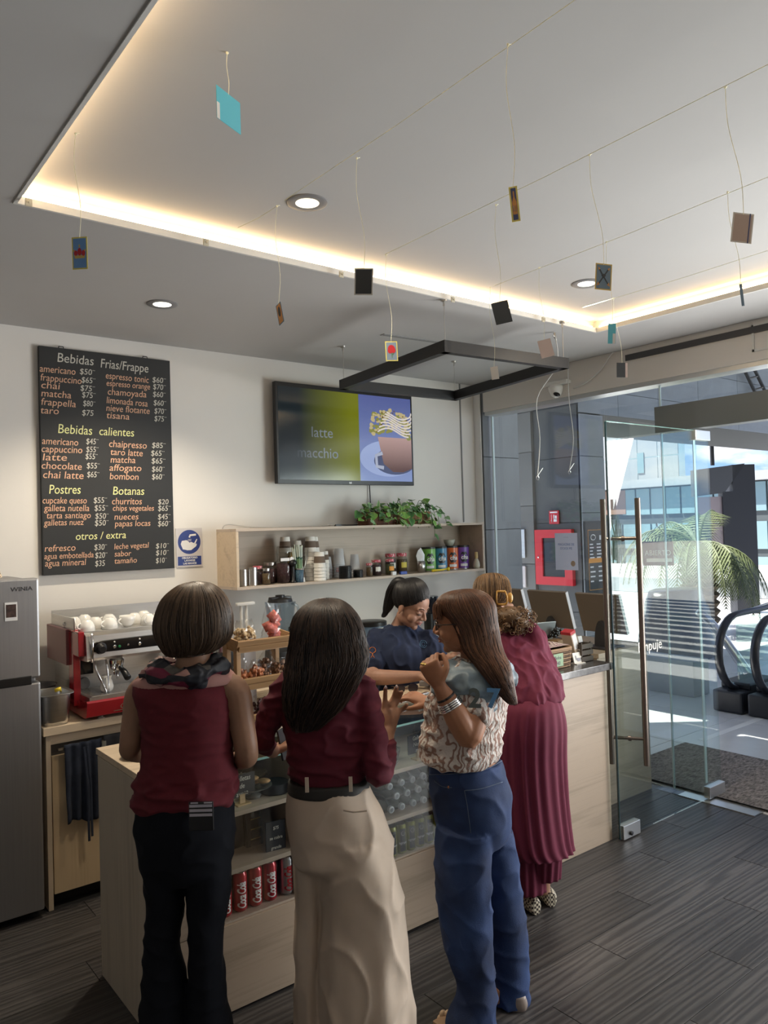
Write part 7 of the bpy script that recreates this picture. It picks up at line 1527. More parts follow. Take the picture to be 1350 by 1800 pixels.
    ob = b.build('hair_curls', hm, P_, True); at_ = ob.data.attributes.new('tone', 'FLOAT', 'POINT'); at_.data.foreach_set('value', tone)
    b = MB(); q = Vector((2.793, 2.614, 1.439)) - O; u = dirv(.9, -.3); w = UZ
    for dx in (-.020, .022): b.tube(crv([q + u * dx + w * .030 - CF * .002, q + u * (dx * 1.2) - CF * .018 + w * .01, q + u * (dx * 1.2) - CF * .016 - w * .018, q + u * dx - w * .032], 4), [.006] * 13, 8, flat=.6)
    for dz in (.030, -.032, ): b.tube([q + u * -.020 + w * dz, q + w * dz * 1.05 - CF * .008, q + u * .022 + w * dz], .006, 8)
    b.ell(q + u * .045, (.014, .014, .026), 12, 8); b.build('hair_clip', mat('amber_clip', (.55, .30, .07), .2, coat=.5), P_, True)
def checkmat():
    if 'woven_shoe' in MATS: return MATS['woven_shoe']
    m = mat('woven_shoe', (.5, .45, .35), .5); t = m.node_tree; b = t.nodes['Principled BSDF']; tc = t.nodes.new('ShaderNodeTexCoord'); c = N(t, 'ShaderNodeTexChecker', Scale=95.0); c.inputs[1].default_value = (.62, .56, .42, 1); c.inputs[2].default_value = (.05, .035, .03, 1); t.links.new(tc.outputs['Object'], c.inputs[0]); t.links.new(c.outputs[0], b.inputs['Base Color']); return m
woman_four()
# ---------------------------------------------------------------- 5: barista
def barista():
    P_ = person((2.744, 3.370, 0.600), 'person behind the counter in a navy t-shirt with a black ponytail looking down'); O = P_.location
    sk = skinmat('skin_five', (.36, .20, .14)); f = dirv(.45, -.89); r = Vector((f.y, -f.x, 0))
    b = MB()
    ringloft(b, [((2.762, 3.355, 0.631), .15, .12), ((2.754, 3.329, 0.877), .13, .11), ((2.758, 3.322, 1.037), .14, .115), ((2.760, 3.343, 1.153), .15, .10), ((2.766, 3.363, 1.215), .10, .075), ((2.766, 3.361, 1.253), .058, .058), ((2.761, 3.312, 1.315), .050, .054)], r, f)
    limb(b, [(2.719, 3.416, 0.596), (2.715, 3.429, 0.208), (O.x - .06, O.y, .06)], [.085, .06, .04]); limb(b, [(2.820, 3.336, 0.592), (2.816, 3.349, 0.204), (O.x + .10, O.y - .02, .06)], [.085, .06, .04])
    feet(b, (O.x - .06, O.y + .05, 0), (0, -1, 0)); feet(b, (O.x + .10, O.y + .03, 0), (0, -1, 0))
    limb(b, [(2.634, 3.417, 1.179), (2.562, 3.375, 1.072), (2.515, 3.312, 1.006), (2.507, 3.241, 1.004), (2.576, 3.148, 1.007), (2.643, 3.082, 1.012)], [.050, .048, .044, .043, .036, .027])
    limb(b, [(2.855, 3.242, 1.164), (2.854, 3.168, 1.090), (2.831, 3.098, 1.051), (2.778, 2.986, 1.090), (2.749, 2.920, 1.107)], [.046, .044, .040, .034, .026])
    hand(b, Vector((2.643, 3.082, 1.012)), dirv(.95, -.15, .0), -UZ, -1, [.5, .55, .6, .6]); hand(b, Vector((2.749, 2.920, 1.107)), dirv(.3, -.85, .2), dirv(-.9, 0, -.1), 1, [.9, .95, 1, 1], .04)
    hy_ = dirv(.72, -.52, -.46); hx = hy_.cross(UZ).normalized(); hz = hx.cross(hy_)
    c = Vector((2.743, 3.249, 1.366)); M = Matrix(((hx.x, hy_.x, hz.x, c.x), (hx.y, hy_.y, hz.y, c.y), (hx.z, hy_.z, hz.z, c.z), (0, 0, 0, 1))) @ Matrix.Diagonal((1.12, 1.08, 1.06, 1))
    headblobs(b, M); union(b, .0044, 2, 'body', sk, P_, None, O)
    face_details(P_, M, O, 1.0, (.32, .12, .11), (.015, .01, .01))
    # t-shirt
    ts = mat('navy_tshirt', (.014, .024, .062), .9, var=.1, scale=(30, 30, 30)); b = MB()
    ringloft(b, [((2.754, 3.330, 0.854), .148, .128), ((2.755, 3.328, 0.909), .152, .132), ((2.754, 3.313, 1.007), .158, .140), ((2.750, 3.314, 1.103), .168, .142), ((2.754, 3.335, 1.167), .170, .120), ((2.759, 3.355, 1.216), .130, .092), ((2.762, 3.352, 1.251), .078, .072)], r, f, 70)
    limb(b, [(2.634, 3.417, 1.173), (2.588, 3.391, 1.114), (2.553, 3.344, 1.058)], [.068, .070, .066], 20); limb(b, [(2.850, 3.246, 1.165), (2.841, 3.190, 1.127), (2.845, 3.162, 1.098)], [.060, .060, .056], 20)
    union(b, .0058, 2, 'tshirt', ts, P_, folds((16, 16, 7), .013, 71, 2.2), O)
    b = MB(); ringloft(b, [((2.761, 3.360, 0.503), .17, .13), ((2.759, 3.342, 0.730), .165, .135), ((2.754, 3.329, 0.886), .155, .132)], r, f, 40)
    ringloft(b, [((O.x - .06, O.y, .05), .075, .08), ((O.x - .04, O.y, .5), .085, .09), ((O.x - .03, O.y, .8), .09, .1)], r, f, 24); ringloft(b, [((O.x + .10, O.y - .02, .05), .075, .08), ((O.x + .09, O.y, .5), .085, .09), ((O.x + .06, O.y, .8), .09, .1)], r, f, 24)
    union(b, .008, 2, 'trousers', mat('black_trousers', (.006, .007, .011), .9), P_, None, O)
    # orange emblem on the sleeve
    orr = mat('emblem_orange', (.55, .16, .03), .7); q = Vector((2.480, 3.259, 1.139)) - O; u = dirv(.9, -.4); b = MB()
    sh = [o for o in bpy.data.objects if o.parent == P_ and o.name.startswith('tshirt')][0]; bpy.context.view_layer.update(); camp = camo.matrix_world.translation - O
    def on(px_):
        d = (Vector(px_) - O - camp).normalized(); ok, loc, nr, ix = sh.ray_cast(camp, d); return loc + nr * .002 if ok else Vector(px_) - O
    base = Vector((2.489, 3.277, 1.145)); b.tube([on(base + CR * .017 * math.cos(a) + UZ * .016 * math.sin(a)) for a in [-.9 + k * .33 for k in range(16)]], .0018, 5); b.tube([on(base + CR * x + UZ * z) for x, z in ((-.013, -.008), (0, -.018), (.013, -.008))], .0018, 5); b.tube([on(base + CR * x + UZ * z) for x, z in ((-.009, -.040), (0, -.026), (.009, -.040))], .0022, 5); b.tube([on(base + CR * x + UZ * z) for x, z in ((0, -.018), (0, -.028))], .0026, 5); b.build('sleeve_emblem', orr, P_, True)
    b = MB(); base = Vector((2.703, 3.107, 1.170)); b.tube([on(base + CR * .02 * math.cos(a) + UZ * .02 * math.sin(a)) for a in [k * .5 for k in range(13)]], .0018, 5); b.tube([on(base + CR * .010 * math.cos(a) + UZ * .012 * math.sin(a)) for a in [k * .6 for k in range(11)]], .0016, 5); b.build('chest_emblem', mat('emblem_blue', (.10, .22, .38), .7), P_, True)
    # hair
    hm = hairmat('hair_black', (.006, .006, .007), (.035, .032, .032))
    c0_ = c + hz * .040 - hy_ * .013; ax_ = (hz * .77 - hy_ * .64).normalized(); fw_ = (hy_ * .77 + hz * .64).normalized()
    R_ = [(c0_ + ax_ * q, .091 * k_, .100 * k_) for q, k_ in ((.112, .03), (.108, .38), (.094, .66), (.070, .87), (.040, .985), (.010, 1.02), (-.022, .98), (-.042, .86))]
    hair(P_, O, R_, hx, fw_, hm, 900, 1.004, .0015, (0, 2 * PI), .0, (.86, 1.0), .0012, 10, name='hair_pulled_back', p=2.1)
    T0 = Vector((2.732, 3.280, 1.485))
    pt = [(T0, .026, .024), (Vector((2.715, 3.319, 1.491)), .033, .030), (Vector((2.707, 3.351, 1.452)), .036, .032), (Vector((2.700, 3.371, 1.400)), .036, .030), (Vector((2.687, 3.383, 1.349)), .030, .026), (Vector((2.674, 3.394, 1.315)), .020, .014), (Vector((2.667, 3.400, 1.299)), .008, .006)]
    b2 = MB(); pts = [p[0] for p in pt]; cr_ = crv(pts, 4); rad = [.026, .029, .031, .033, .034, .035, .036, .036, .036, .036, .035, .034, .033, .032, .03, .028, .026, .022, .018, .016, .014, .012, .010, .008, .006]
    b2.tube([q - O for q in cr_], rad[:len(cr_)], 16, flat=.8); tone = [.15] * len(b2.v); rng = random.Random(2)
    for k in range(260):
        a = rng.uniform(0, 2 * PI); n0 = len(b2.v); rr = rng.uniform(.85, 1.08); L = rng.randint(len(cr_) - 7, len(cr_)); b2.tube([q - O + (CR * math.cos(a) + UZ * .35 * math.sin(a) + CF * .8 * math.sin(a)) * rad[min(i, 24)] * rr * (1 if i < len(cr_) - 6 else 1 + (i - len(cr_) + 6) * .12) for i, q in enumerate(cr_[:L])], .0012, 3, caps=False); tone += [min(1, max(0, rng.gauss(.4, .25)))] * (len(b2.v) - n0)
    ob = b2.build('ponytail', hm, P_, True); at_ = ob.data.attributes.new('tone', 'FLOAT', 'POINT'); at_.data.foreach_set('value', tone)
barista()
# ================================================================ MENU BOARD, SIGN, TELEVISION
cbd = empty('chalkboard_menu', (1.53, 4.55, 1.59), 0, 'tall black chalkboard drinks menu with coloured chalk writing on the wall', 'menu board')
b = MB(); b.box(-.383, .383, -.034, -.004, 0, 1.288, bev=.002); b.build('board', mat('slate_black', (.016, .017, .018), .6, var=.15, scale=(5, 5, 5)), cbd)
for x in (-.26, .23):
    b = MB(); b.tube([(x - .015, -.02, 1.285), (x - .012, -.02, 1.30), (x + .012, -.02, 1.30), (x + .015, -.02, 1.285)], .003, 6); b.build('hanger', M_dark, cbd)
BOARD = [('Bebidas', 1.245, 2.797, 0.202, 'w', 1.35), ('Frias/Frappe', 1.487, 2.791, 0.287, 'w', 1.35), ('americano', 1.149, 2.731, 0.194, 'o', 1), ('$50¨', 1.367, 2.74, 0.086, 'w', 0.85), ('espresso tonic', 1.515, 2.729, 0.26, 'o', 1), ('$60¨', 1.798, 2.734, 0.085, 'w', 0.85), ('frappuccino', 1.153, 2.682, 0.223, 'o', 1), ('$65¨', 1.376, 2.692, 0.078, 'w', 0.85), ('espresso orange', 1.519, 2.686, 0.263, 'o', 0.9), ('$70¨', 1.801, 2.691, 0.081, 'w', 0.85), ('chai', 1.156, 2.639, 0.101, 'o', 1), ('$75¨', 1.369, 2.644, 0.082, 'w', 0.85), ('chamoyada', 1.525, 2.634, 0.233, 'o', 1), ('$60¨', 1.799, 2.645, 0.081, 'w', 0.85), ('matcha', 1.155, 2.593, 0.161, 'o', 1), ('$75¨', 1.377, 2.605, 0.077, 'w', 0.85), ('limonada rosa', 1.517, 2.583, 0.247, 'o', 1), ('$60¨', 1.802, 2.593, 0.08, 'w', 0.85), ('frappella', 1.154, 2.545, 0.187, 'o', 1), ('$80¨', 1.382, 2.556, 0.069, 'w', 0.85), ('nieve flotante', 1.514, 2.537, 0.262, 'o', 1), ('$70¨', 1.806, 2.543, 0.075, 'w', 0.85), ('taro', 1.15, 2.497, 0.097, 'o', 1), ('$75', 1.375, 2.501, 0.065, 'w', 0.85), ('tisana', 1.515, 2.494, 0.135, 'o', 1), ('$75¨', 1.805, 2.496, 0.077, 'w', 0.85), ('Bebidas', 1.241, 2.391, 0.189, 'y', 1.35), ('calientes', 1.471, 2.392, 0.206, 'y', 1.25), ('americano', 1.154, 2.325, 0.196, 'o', 1), ('$45¨', 1.395, 2.336, 0.07, 'w', 0.85), ('chaipresso', 1.526, 2.325, 0.227, 'o', 1.05), ('$85¨', 1.786, 2.331, 0.087, 'w', 0.85), ('cappuccino', 1.151, 2.28, 0.221, 'o', 1), ('$55¨', 1.394, 2.289, 0.07, 'w', 0.85), ('taro latte', 1.534, 2.278, 0.193, 'o', 1), ('$65¨', 1.779, 2.282, 0.085, 'w', 0.85), ('latte', 1.156, 2.234, 0.13, 'o', 1), ('$55¨', 1.389, 2.249, 0.069, 'w', 0.85), ('matcha', 1.533, 2.232, 0.148, 'o', 1), ('$65¨', 1.781, 2.235, 0.087, 'w', 0.85), ('chocolate', 1.149, 2.187, 0.218, 'o', 1), ('$55¨', 1.395, 2.195, 0.074, 'w', 0.85), ('affogato', 1.525, 2.184, 0.192, 'o', 1), ('$60¨', 1.782, 2.185, 0.08, 'w', 0.85), ('chai latte', 1.156, 2.135, 0.22, 'o', 1.05), ('$65¨', 1.396, 2.144, 0.069, 'w', 0.85), ('bombon', 1.526, 2.134, 0.172, 'o', 1), ('$60¨', 1.781, 2.138, 0.079, 'w', 0.85), ('Postres', 1.187, 2.047, 0.171, 'y', 1.3), ('Botanas', 1.543, 2.043, 0.188, 'y', 1.25), ('cupcake queso', 1.151, 1.992, 0.24, 'o', 0.95), ('$55¨', 1.43, 1.994, 0.077, 'w', 0.85), ('churritos', 1.536, 1.986, 0.179, 'o', 1), ('$20', 1.816, 1.985, 0.067, 'w', 0.8), ('galleta nutella', 1.157, 1.949, 0.247, 'o', 0.95), ('$55¨', 1.434, 1.949, 0.077, 'w', 0.85), ('chips vegetales', 1.54, 1.948, 0.249, 'o', 0.85), ('$65¨', 1.815, 1.945, 0.08, 'w', 0.85), ('tarta santiago', 1.171, 1.908, 0.241, 'o', 0.9), ('$50¨', 1.437, 1.902, 0.077, 'w', 0.85), ('nueces', 1.548, 1.895, 0.144, 'o', 0.95), ('$45¨', 1.813, 1.893, 0.08, 'w', 0.85), ('galletas nuez', 1.155, 1.868, 0.217, 'o', 0.9), ('$50¨', 1.434, 1.862, 0.079, 'w', 0.85), ('papas locas', 1.549, 1.855, 0.216, 'o', 0.9), ('$60¨', 1.812, 1.851, 0.08, 'w', 0.85), ('otros / extra', 1.326, 1.783, 0.288, 'y', 1.1), ('refresco', 1.157, 1.723, 0.166, 'o', 0.95), ('$30¨', 1.428, 1.721, 0.073, 'w', 0.85), ('leche vegetal', 1.544, 1.721, 0.209, 'o', 0.85), ('$10¨', 1.796, 1.716, 0.082, 'w', 0.8), ('agua embotellada', 1.154, 1.681, 0.269, 'o', 0.85), ('$20¨', 1.432, 1.674, 0.07, 'w', 0.85), ('sabor', 1.544, 1.678, 0.1, 'o', 0.85), ('$10¨', 1.795, 1.674, 0.082, 'w', 0.8), ('agua mineral', 1.157, 1.64, 0.223, 'o', 0.95), ('$35', 1.431, 1.627, 0.056, 'w', 0.85), ('tamaño', 1.543, 1.636, 0.134, 'o', 0.85), ('$10¨', 1.794, 1.627, 0.069, 'w', 0.8)]

def fit_text(items, name, m, parent, F, size, off=0):
    b = MB()
    for tx, x, y, w, c, s in items:
        me = text_mesh(tx, size * s, .0004, off, .12); xs = [v.co.x for v in me.vertices]; k = w / max(1e-4, max(xs) - min(xs)); x0 = min(xs)
        a = random.uniform(-.012, .012)
        T = F @ Matrix.Translation((x, y, 0)) @ Matrix.Rotation(a, 4, 'Z') @ Matrix.Diagonal((k, 1, 1, 1)) @ Matrix.Translation((-x0, 0, 0))
        b.add([T @ v.co for v in me.vertices], [tuple(p.vertices) for p in me.polygons]); bpy.data.meshes.remove(me)
    return b.build(name, m, parent)
F = frame((-1.53, -.0350, -1.59), (1, 0, 0), (0, 0, 1))
CH = {'o': mat('chalk_orange', (.70, .42, .28), .95), 'w': mat('chalk_white', (.68, .66, .60), .95), 'y': mat('chalk_yellow', (.75, .75, .36), .95)}
for i, it in enumerate(BOARD):
    nm = 'chalk_heading' if it[4] == 'y' or it[5] > 1.3 else ('chalk_price' if it[0][0] == '$' else 'chalk_item')
    fit_text([it], nm, CH[it[4]], cbd, F, .056, 0)
# wash hands sign
hs = empty('wash_hands_sign', (2.025, 4.549, 1.59), 0, 'clear sign with a blue wash hands pictogram and Spanish text beside the chalkboard', 'sign')
b = MB(); b.box(-.088, .088, -.006, -.002, 0, .245, bev=.001); b.build('plate', mat('acrylic_pale', (.58, .55, .55), .25), hs)
F = frame((0, -.0065, 0), (1, 0, 0), (0, 0, 1)); M_bp = mat('sign_blue', (.02, .045, .22), .5)
b = MB(); b.lathe([(.076, 0), (.0, .0006)], n=36, M=F @ Matrix.Translation((0, .158, 0))); b.build('blue_disc', M_bp, hs)
b = MB(); b.box(-.078, .078, .012, .068, 0, .0005, M=F); b.build('text_panel', M_bp, hs)
lettering('lettering', [('OBLIGATORIO', 0, .053, .0165, 0, 'CENTER', .95), ('LAVARSE', 0, .036, .0165, 0, 'CENTER', 1.1), ('LAS MANOS', 0, .018, .0165, 0, 'CENTER', 1.0)], M_wh, hs, F @ Matrix.Translation((0, 0, .0012)), .0004)
b = MB(); H = F @ Matrix.Translation((0, .158, .0016))
b.tube([H @ Vector((.045, .045, 0)), H @ Vector((.005, .042, 0)), H @ Vector((.0, .028, 0))], .006, 6, flat=.15); b.build('tap_pictogram', M_wh, hs)
b = MB()
b.add([H @ Vector(p + (0,)) for p in ((-.058, -.012), (-.05, .008), (-.02, .012), (.0, -.002), (-.012, -.02), (-.02, -.05), (-.045, -.045))], [tuple(range(7))])
b.add([H @ Vector(p + (.0003,)) for p in ((-.02, -.052), (.01, -.052), (.045, -.028), (.05, -.014), (.03, -.008), (.012, -.0), (-.004, -.006), (-.026, -.03))], [tuple(range(8))])
for k in range(4): b.tube([H @ Vector((.02 + k * .006, -.03 + k * .007, .0006)), H @ Vector((.038 + k * .004, -.004 + k * .007, .0006))], .0035, 5, flat=.2)
b.build('hands_pictogram', M_wh, hs)
b = MB()
for k in range(3): b.tube([H @ Vector((-.006 + k * .008, .018, 0)), H @ Vector((-.012 + k * .01, .004, 0))], .0015, 4)
b.build('water_drops', M_wh, hs)
# television
tv = empty('television', (3.236, 4.55, 2.12), 0, 'flat television showing a green slide and a whipped cream coffee', 'television')
b = MB(); b.box(-.605, .605, -.085, -.045, 0, .695, bev=.004); b.build('housing', M_black, tv)
b = MB(); b.box(-.2, .2, -.046, -.002, .2, .5); b.build('wall_bracket', M_dark, tv)
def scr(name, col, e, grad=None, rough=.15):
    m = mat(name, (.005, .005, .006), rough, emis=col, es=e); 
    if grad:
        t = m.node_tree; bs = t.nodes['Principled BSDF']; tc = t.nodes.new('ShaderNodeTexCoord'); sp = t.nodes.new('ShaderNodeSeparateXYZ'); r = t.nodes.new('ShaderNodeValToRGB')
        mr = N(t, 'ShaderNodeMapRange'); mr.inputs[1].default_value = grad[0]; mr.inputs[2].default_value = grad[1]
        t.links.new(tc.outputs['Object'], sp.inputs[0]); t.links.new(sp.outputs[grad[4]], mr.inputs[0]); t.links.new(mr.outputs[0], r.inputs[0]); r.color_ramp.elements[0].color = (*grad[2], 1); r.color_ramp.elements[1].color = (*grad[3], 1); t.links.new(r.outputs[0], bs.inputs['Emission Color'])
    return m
F = frame((0, -.0858, 0), (1, 0, 0), (0, 0, 1))
b = MB(); b.box(-.588, .09, .03, .665, 0, .0004, M=F); b.build('green_slide', scr('screen_green', (.1, .1, 0), 0.45, (-.42, .02, (.006, .010, .012), (.115, .125, .004), 0)), tv)  # dark left fade of the room's reflection is put into the emission colour
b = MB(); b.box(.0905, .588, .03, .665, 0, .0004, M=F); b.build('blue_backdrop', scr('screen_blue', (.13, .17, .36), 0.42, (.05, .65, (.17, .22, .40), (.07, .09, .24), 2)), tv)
b = MB(); vs = [F @ Vector((.36 + .27 * math.cos(t) * 1.0, .20 + .135 * math.sin(t), .0008)) for t in [2 * PI * k / 40 for k in range(40)]]; vs = [Vector((min(v.x, .587), v.y, max(v.z, .032))) for v in vs]; b.add(vs, [tuple(range(40))]); b.build('saucer_picture', scr('screen_saucer', (.26, .32, .52), 0.4), tv)
b = MB(); vs = [F @ Vector((.42 + .20 * math.cos(t), .18 + .10 * math.sin(t), .0012)) for t in [2 * PI * k / 32 for k in range(32)]]; vs = [Vector((min(v.x, .587), v.y, v.z)) for v in vs]; b.add(vs, [tuple(range(32))]); b.build('saucer_shadow', scr('screen_saucer2', (.05, .06, .12), 0.4), tv)
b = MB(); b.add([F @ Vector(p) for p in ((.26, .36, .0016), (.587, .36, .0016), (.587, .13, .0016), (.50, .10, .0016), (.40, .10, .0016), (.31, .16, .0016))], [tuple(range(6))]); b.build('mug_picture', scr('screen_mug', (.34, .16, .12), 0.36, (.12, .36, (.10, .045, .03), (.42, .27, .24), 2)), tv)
b = MB(); b.tube([F @ Vector(p) for p in ((.30, .24, .0018), (.24, .22, .0018), (.245, .14, .0018), (.31, .13, .0018))], .014, 6, flat=.1); b.build('mug_handle_picture', scr('screen_glass', (.35, .38, .48), 0.36), tv)
random.seed(4)
for nm_, cc_, n_b, sz_, lo_y in (('cream_edge_picture', (.22, .22, .05), 46, .026, -.11), ('cream_picture', (.46, .38, .20), 60, .020, -.09), ('cream_shadow_picture', (.14, .08, .03), 26, .009, -.09)):
    b = MB()
    for k in range(n_b):
        x = random.uniform(.20, .575); y_ = .44 + .07 * math.sin((x - .16) / .44 * PI) + random.uniform(lo_y, .06); w = random.uniform(.6, 1.1) * sz_
        b.add([F @ Vector((min(.587, x + w * math.cos(t) * random.uniform(.6, 1.2)), y_ + w * .7 * math.sin(t), .0020 + k * .00001 + (.0002 if sz_ < .022 else 0) + (.0008 if sz_ < .01 else 0))) for t in [2 * PI * q / 7 for q in range(7)]], [tuple(range(7))])
    b.build(nm_, scr(nm_, cc_, .36), tv)
b = MB()
for k in range(7):
    y0 = .40 + k * .022; b.tube([F @ Vector((min(.587, .26 + .05 * k * .3 + .3 * q / 8), y0 + .03 * math.sin(q * .6 + k * .4), .0030)) for q in range(9)], .006, 4, flat=.08)
b.build('cream_swirl_picture', scr('screen_cream2', (.62, .56, .50), 0.36), tv)
for w_ in (('latte', -.33, .33, .105, 0), ('macchio', -.45, .185, .105, 0)): lettering('slide_word', [w_], scr('screen_text', (.09, .11, .15), .5, (-.47, -.22, (.008, .012, .014), (.12, .14, .16), 0)), tv, F @ Matrix.Translation((0, 0, .0012)))  # left letters carry the same painted reflection fade
lettering('logo', [('LG', 0, .008, .018, 0, 'CENTER')], M_sil, tv, F)
# ================================================================ CEILING FRAME, CABLES, CAMERA, CARDS
P = [Vector(p) for p in ((2.858, 3.985, 2.700), (2.721, 2.883, 2.700), (3.606, 2.820, 2.700), (3.800, 3.940, 2.700))]
cf = empty('square_metal_frame', sum(P, Vector()) / 4, 0, 'black square metal frame hung from the ceiling on thin wires', 'hanging frame')
c0 = cf.location.copy()
for i in range(4):
    p, q = P[i] - c0, P[(i + 1) % 4] - c0; d = (q - p).normalized(); s = Vector((d.y, -d.x, 0)) * .022; ov = d * .022
    b = MB(); a0, a1_ = p - ov, q + ov
    vs = [a0 - s, a0 + s, a1_ + s, a1_ - s]; b.add(vs + [v + Vector((0, 0, .062)) for v in vs], [(0, 1, 2, 3), (7, 6, 5, 4), (0, 4, 5, 1), (1, 5, 6, 2), (2, 6, 7, 3), (3, 7, 4, 0)]); b.build('frame_bar', M_dark, cf)
    b = MB(); b.tube([p + Vector((0, 0, .06)), Vector((p.x, p.y, CZ - c0.z - .02))], .0022, 5); b.build('suspension_wire', M_can, cf)
    b = MB(); b.lathe([(.018, 0), (.016, -.010), (.006, -.014), (.006, -.035), (0, -.035)], n=14, M=Matrix.Translation((p.x, p.y, CZ - c0.z))); b.build('ceiling_fixing', M_can, cf, 'auto')
def hangcable(name, lab, pts, hook=True):
    pts = crv(pts, 5); c = pts[0]; r = empty(name, c, 0, lab, 'cable'); b = MB(); b.tube([p - c for p in pts], .0032, 6); b.build('cord', mat('cord_white', (.62, .62, .6), .5), r, True)
    b = MB(); b.tube([Vector((0, 0, 0)), Vector((.004, 0, -.03))], .008, 6); b.tube([Vector((-.012, 0, -.02)), Vector((.015, 0, -.045))], .004, 5); b.build('ceiling_hook', M_can, r)
    e = pts[-1] - c; b = MB(); b.tube([e + Vector((.012 * math.cos(t), 0, -.014 + .014 * math.sin(t))) for t in [k * .7 for k in range(9)]], .003, 5); b.tube([e, e + Vector((.03, -.02, .05))], .0022, 5); b.build('end_hook', M_can, r)
hangcable('dangling_cord', 'left white cord hanging from the ceiling past the black frame', [(3.760, 3.001, 2.975), (3.767, 2.997, 2.777), (3.871, 3.250, 2.613), (3.886, 3.250, 2.354), (3.851, 3.250, 2.109)])
hangcable('dangling_cord', 'right white cord hanging in front of the security camera', [(4.460, 3.450, 2.972), (4.458, 3.450, 2.692), (4.494, 3.450, 2.407), (4.436, 3.450, 2.175)])
sc2 = empty('security_camera', (4.560, 3.639, 2.832), 0, 'white dome security camera fixed to the wall above the glass', 'camera')
b = MB(); b.box(-.04, .04, -.12, .10, -.008, .022, bev=.006); b.build('mount_plate', M_white, sc2)
b = MB(); b.lathe([(.052, .0), (.056, -.02), (.05, -.05), (.036, -.078), (.015, -.092), (0, -.094)], n=28, M=Matrix.Translation((-.01, 0, -.006))); b.build('dome', M_white, sc2, True)
b = MB(); b.ell((0, 0, 0), (.026, .026, .016), 20, 10, M=Matrix.Translation((-.035, -.028, -.078)) @ Matrix.Rotation(.5, 4, 'X')); b.build('lens', mat('lens_black', (.005, .005, .006), .05), sc2, True)
b = MB(); b.tube(crv([Vector(p) - sc2.location for p in ((4.570, 3.493, 2.783), (4.570, 3.381, 2.806), (4.570, 3.256, 2.874), (4.570, 3.172, 2.959), (4.570, 3.134, 2.991))], 5), .005, 6); b.build('cable', M_lip, sc2, True)
# strings across the recess
M_str = mat('nylon_line', (.95, .93, .70), .3)
def string(p, q, lab):
    p = Vector(p); q = Vector(q); c = (p + q) / 2; b = MB(); b.tube([p - c, (p + q) / 2 - c - Vector((0, 0, .006)), q - c], .0011, 4); o = b.build('nylon_line', M_str, None); o.location = c
    return tag(o, lab, 'string')
string((1.389, 2.261, 2.950), (1.384, 1.015, 2.950), 'nylon line crossing the ceiling recess nearest the top, above the narrow bottle card')
string((2.007, 2.479, 2.950), (1.979, 0.779, 2.950), 'long nylon line across the recess carrying the arrows card')
string((2.707, 2.516, 2.950), (2.625, 1.049, 2.950), 'nylon line across the recess carrying the pink card and the teal card')
string((3.387, 2.507, 2.950), (3.347, 1.349, 2.950), 'shortest nylon line across the recess near its right corner')
string((1.368, 2.566, 2.950), (1.392, 2.304, 2.950), 'short nylon line over the left card by the recess edge')
for px_, py_, lab in ((45, 355, 'adhesive hook at the left corner of the recess'), (362, 427, 'clear adhesive hook on the recess edge above the menu board'), (598, 483, 'clear adhesive hook on the recess edge left of the dark card'), (795, 527, 'clear adhesive hook on the recess edge above the frame'), (955, 562, 'clear adhesive hook on the recess edge near its right corner')): pass
hooks = (((0.690, 2.811, 2.965), 'adhesive hook at the left corner of the recess'), ((1.354, 2.811, 2.965), 'clear adhesive hook on the recess edge above the menu board'), ((2.030, 2.827, 2.965), 'clear adhesive hook on the recess edge left of the dark card'), ((2.734, 2.829, 2.965), 'clear adhesive hook on the recess edge above the frame'), ((3.443, 2.825, 2.965), 'clear adhesive hook on the recess edge near its right corner'))
for p, lab in hooks:
    o = MB(); o.box(-.012, .012, -.003, .003, -.012, .016, bev=.002); o.tube([(0, -.004, .004), (0, -.014, -.006), (0, -.012, .008)], .0025, 5); o = o.build('adhesive_hook', mat('hook_clear', (.55, .52, .42), .3), None); o.location = p; tag(o, lab, 'hook')
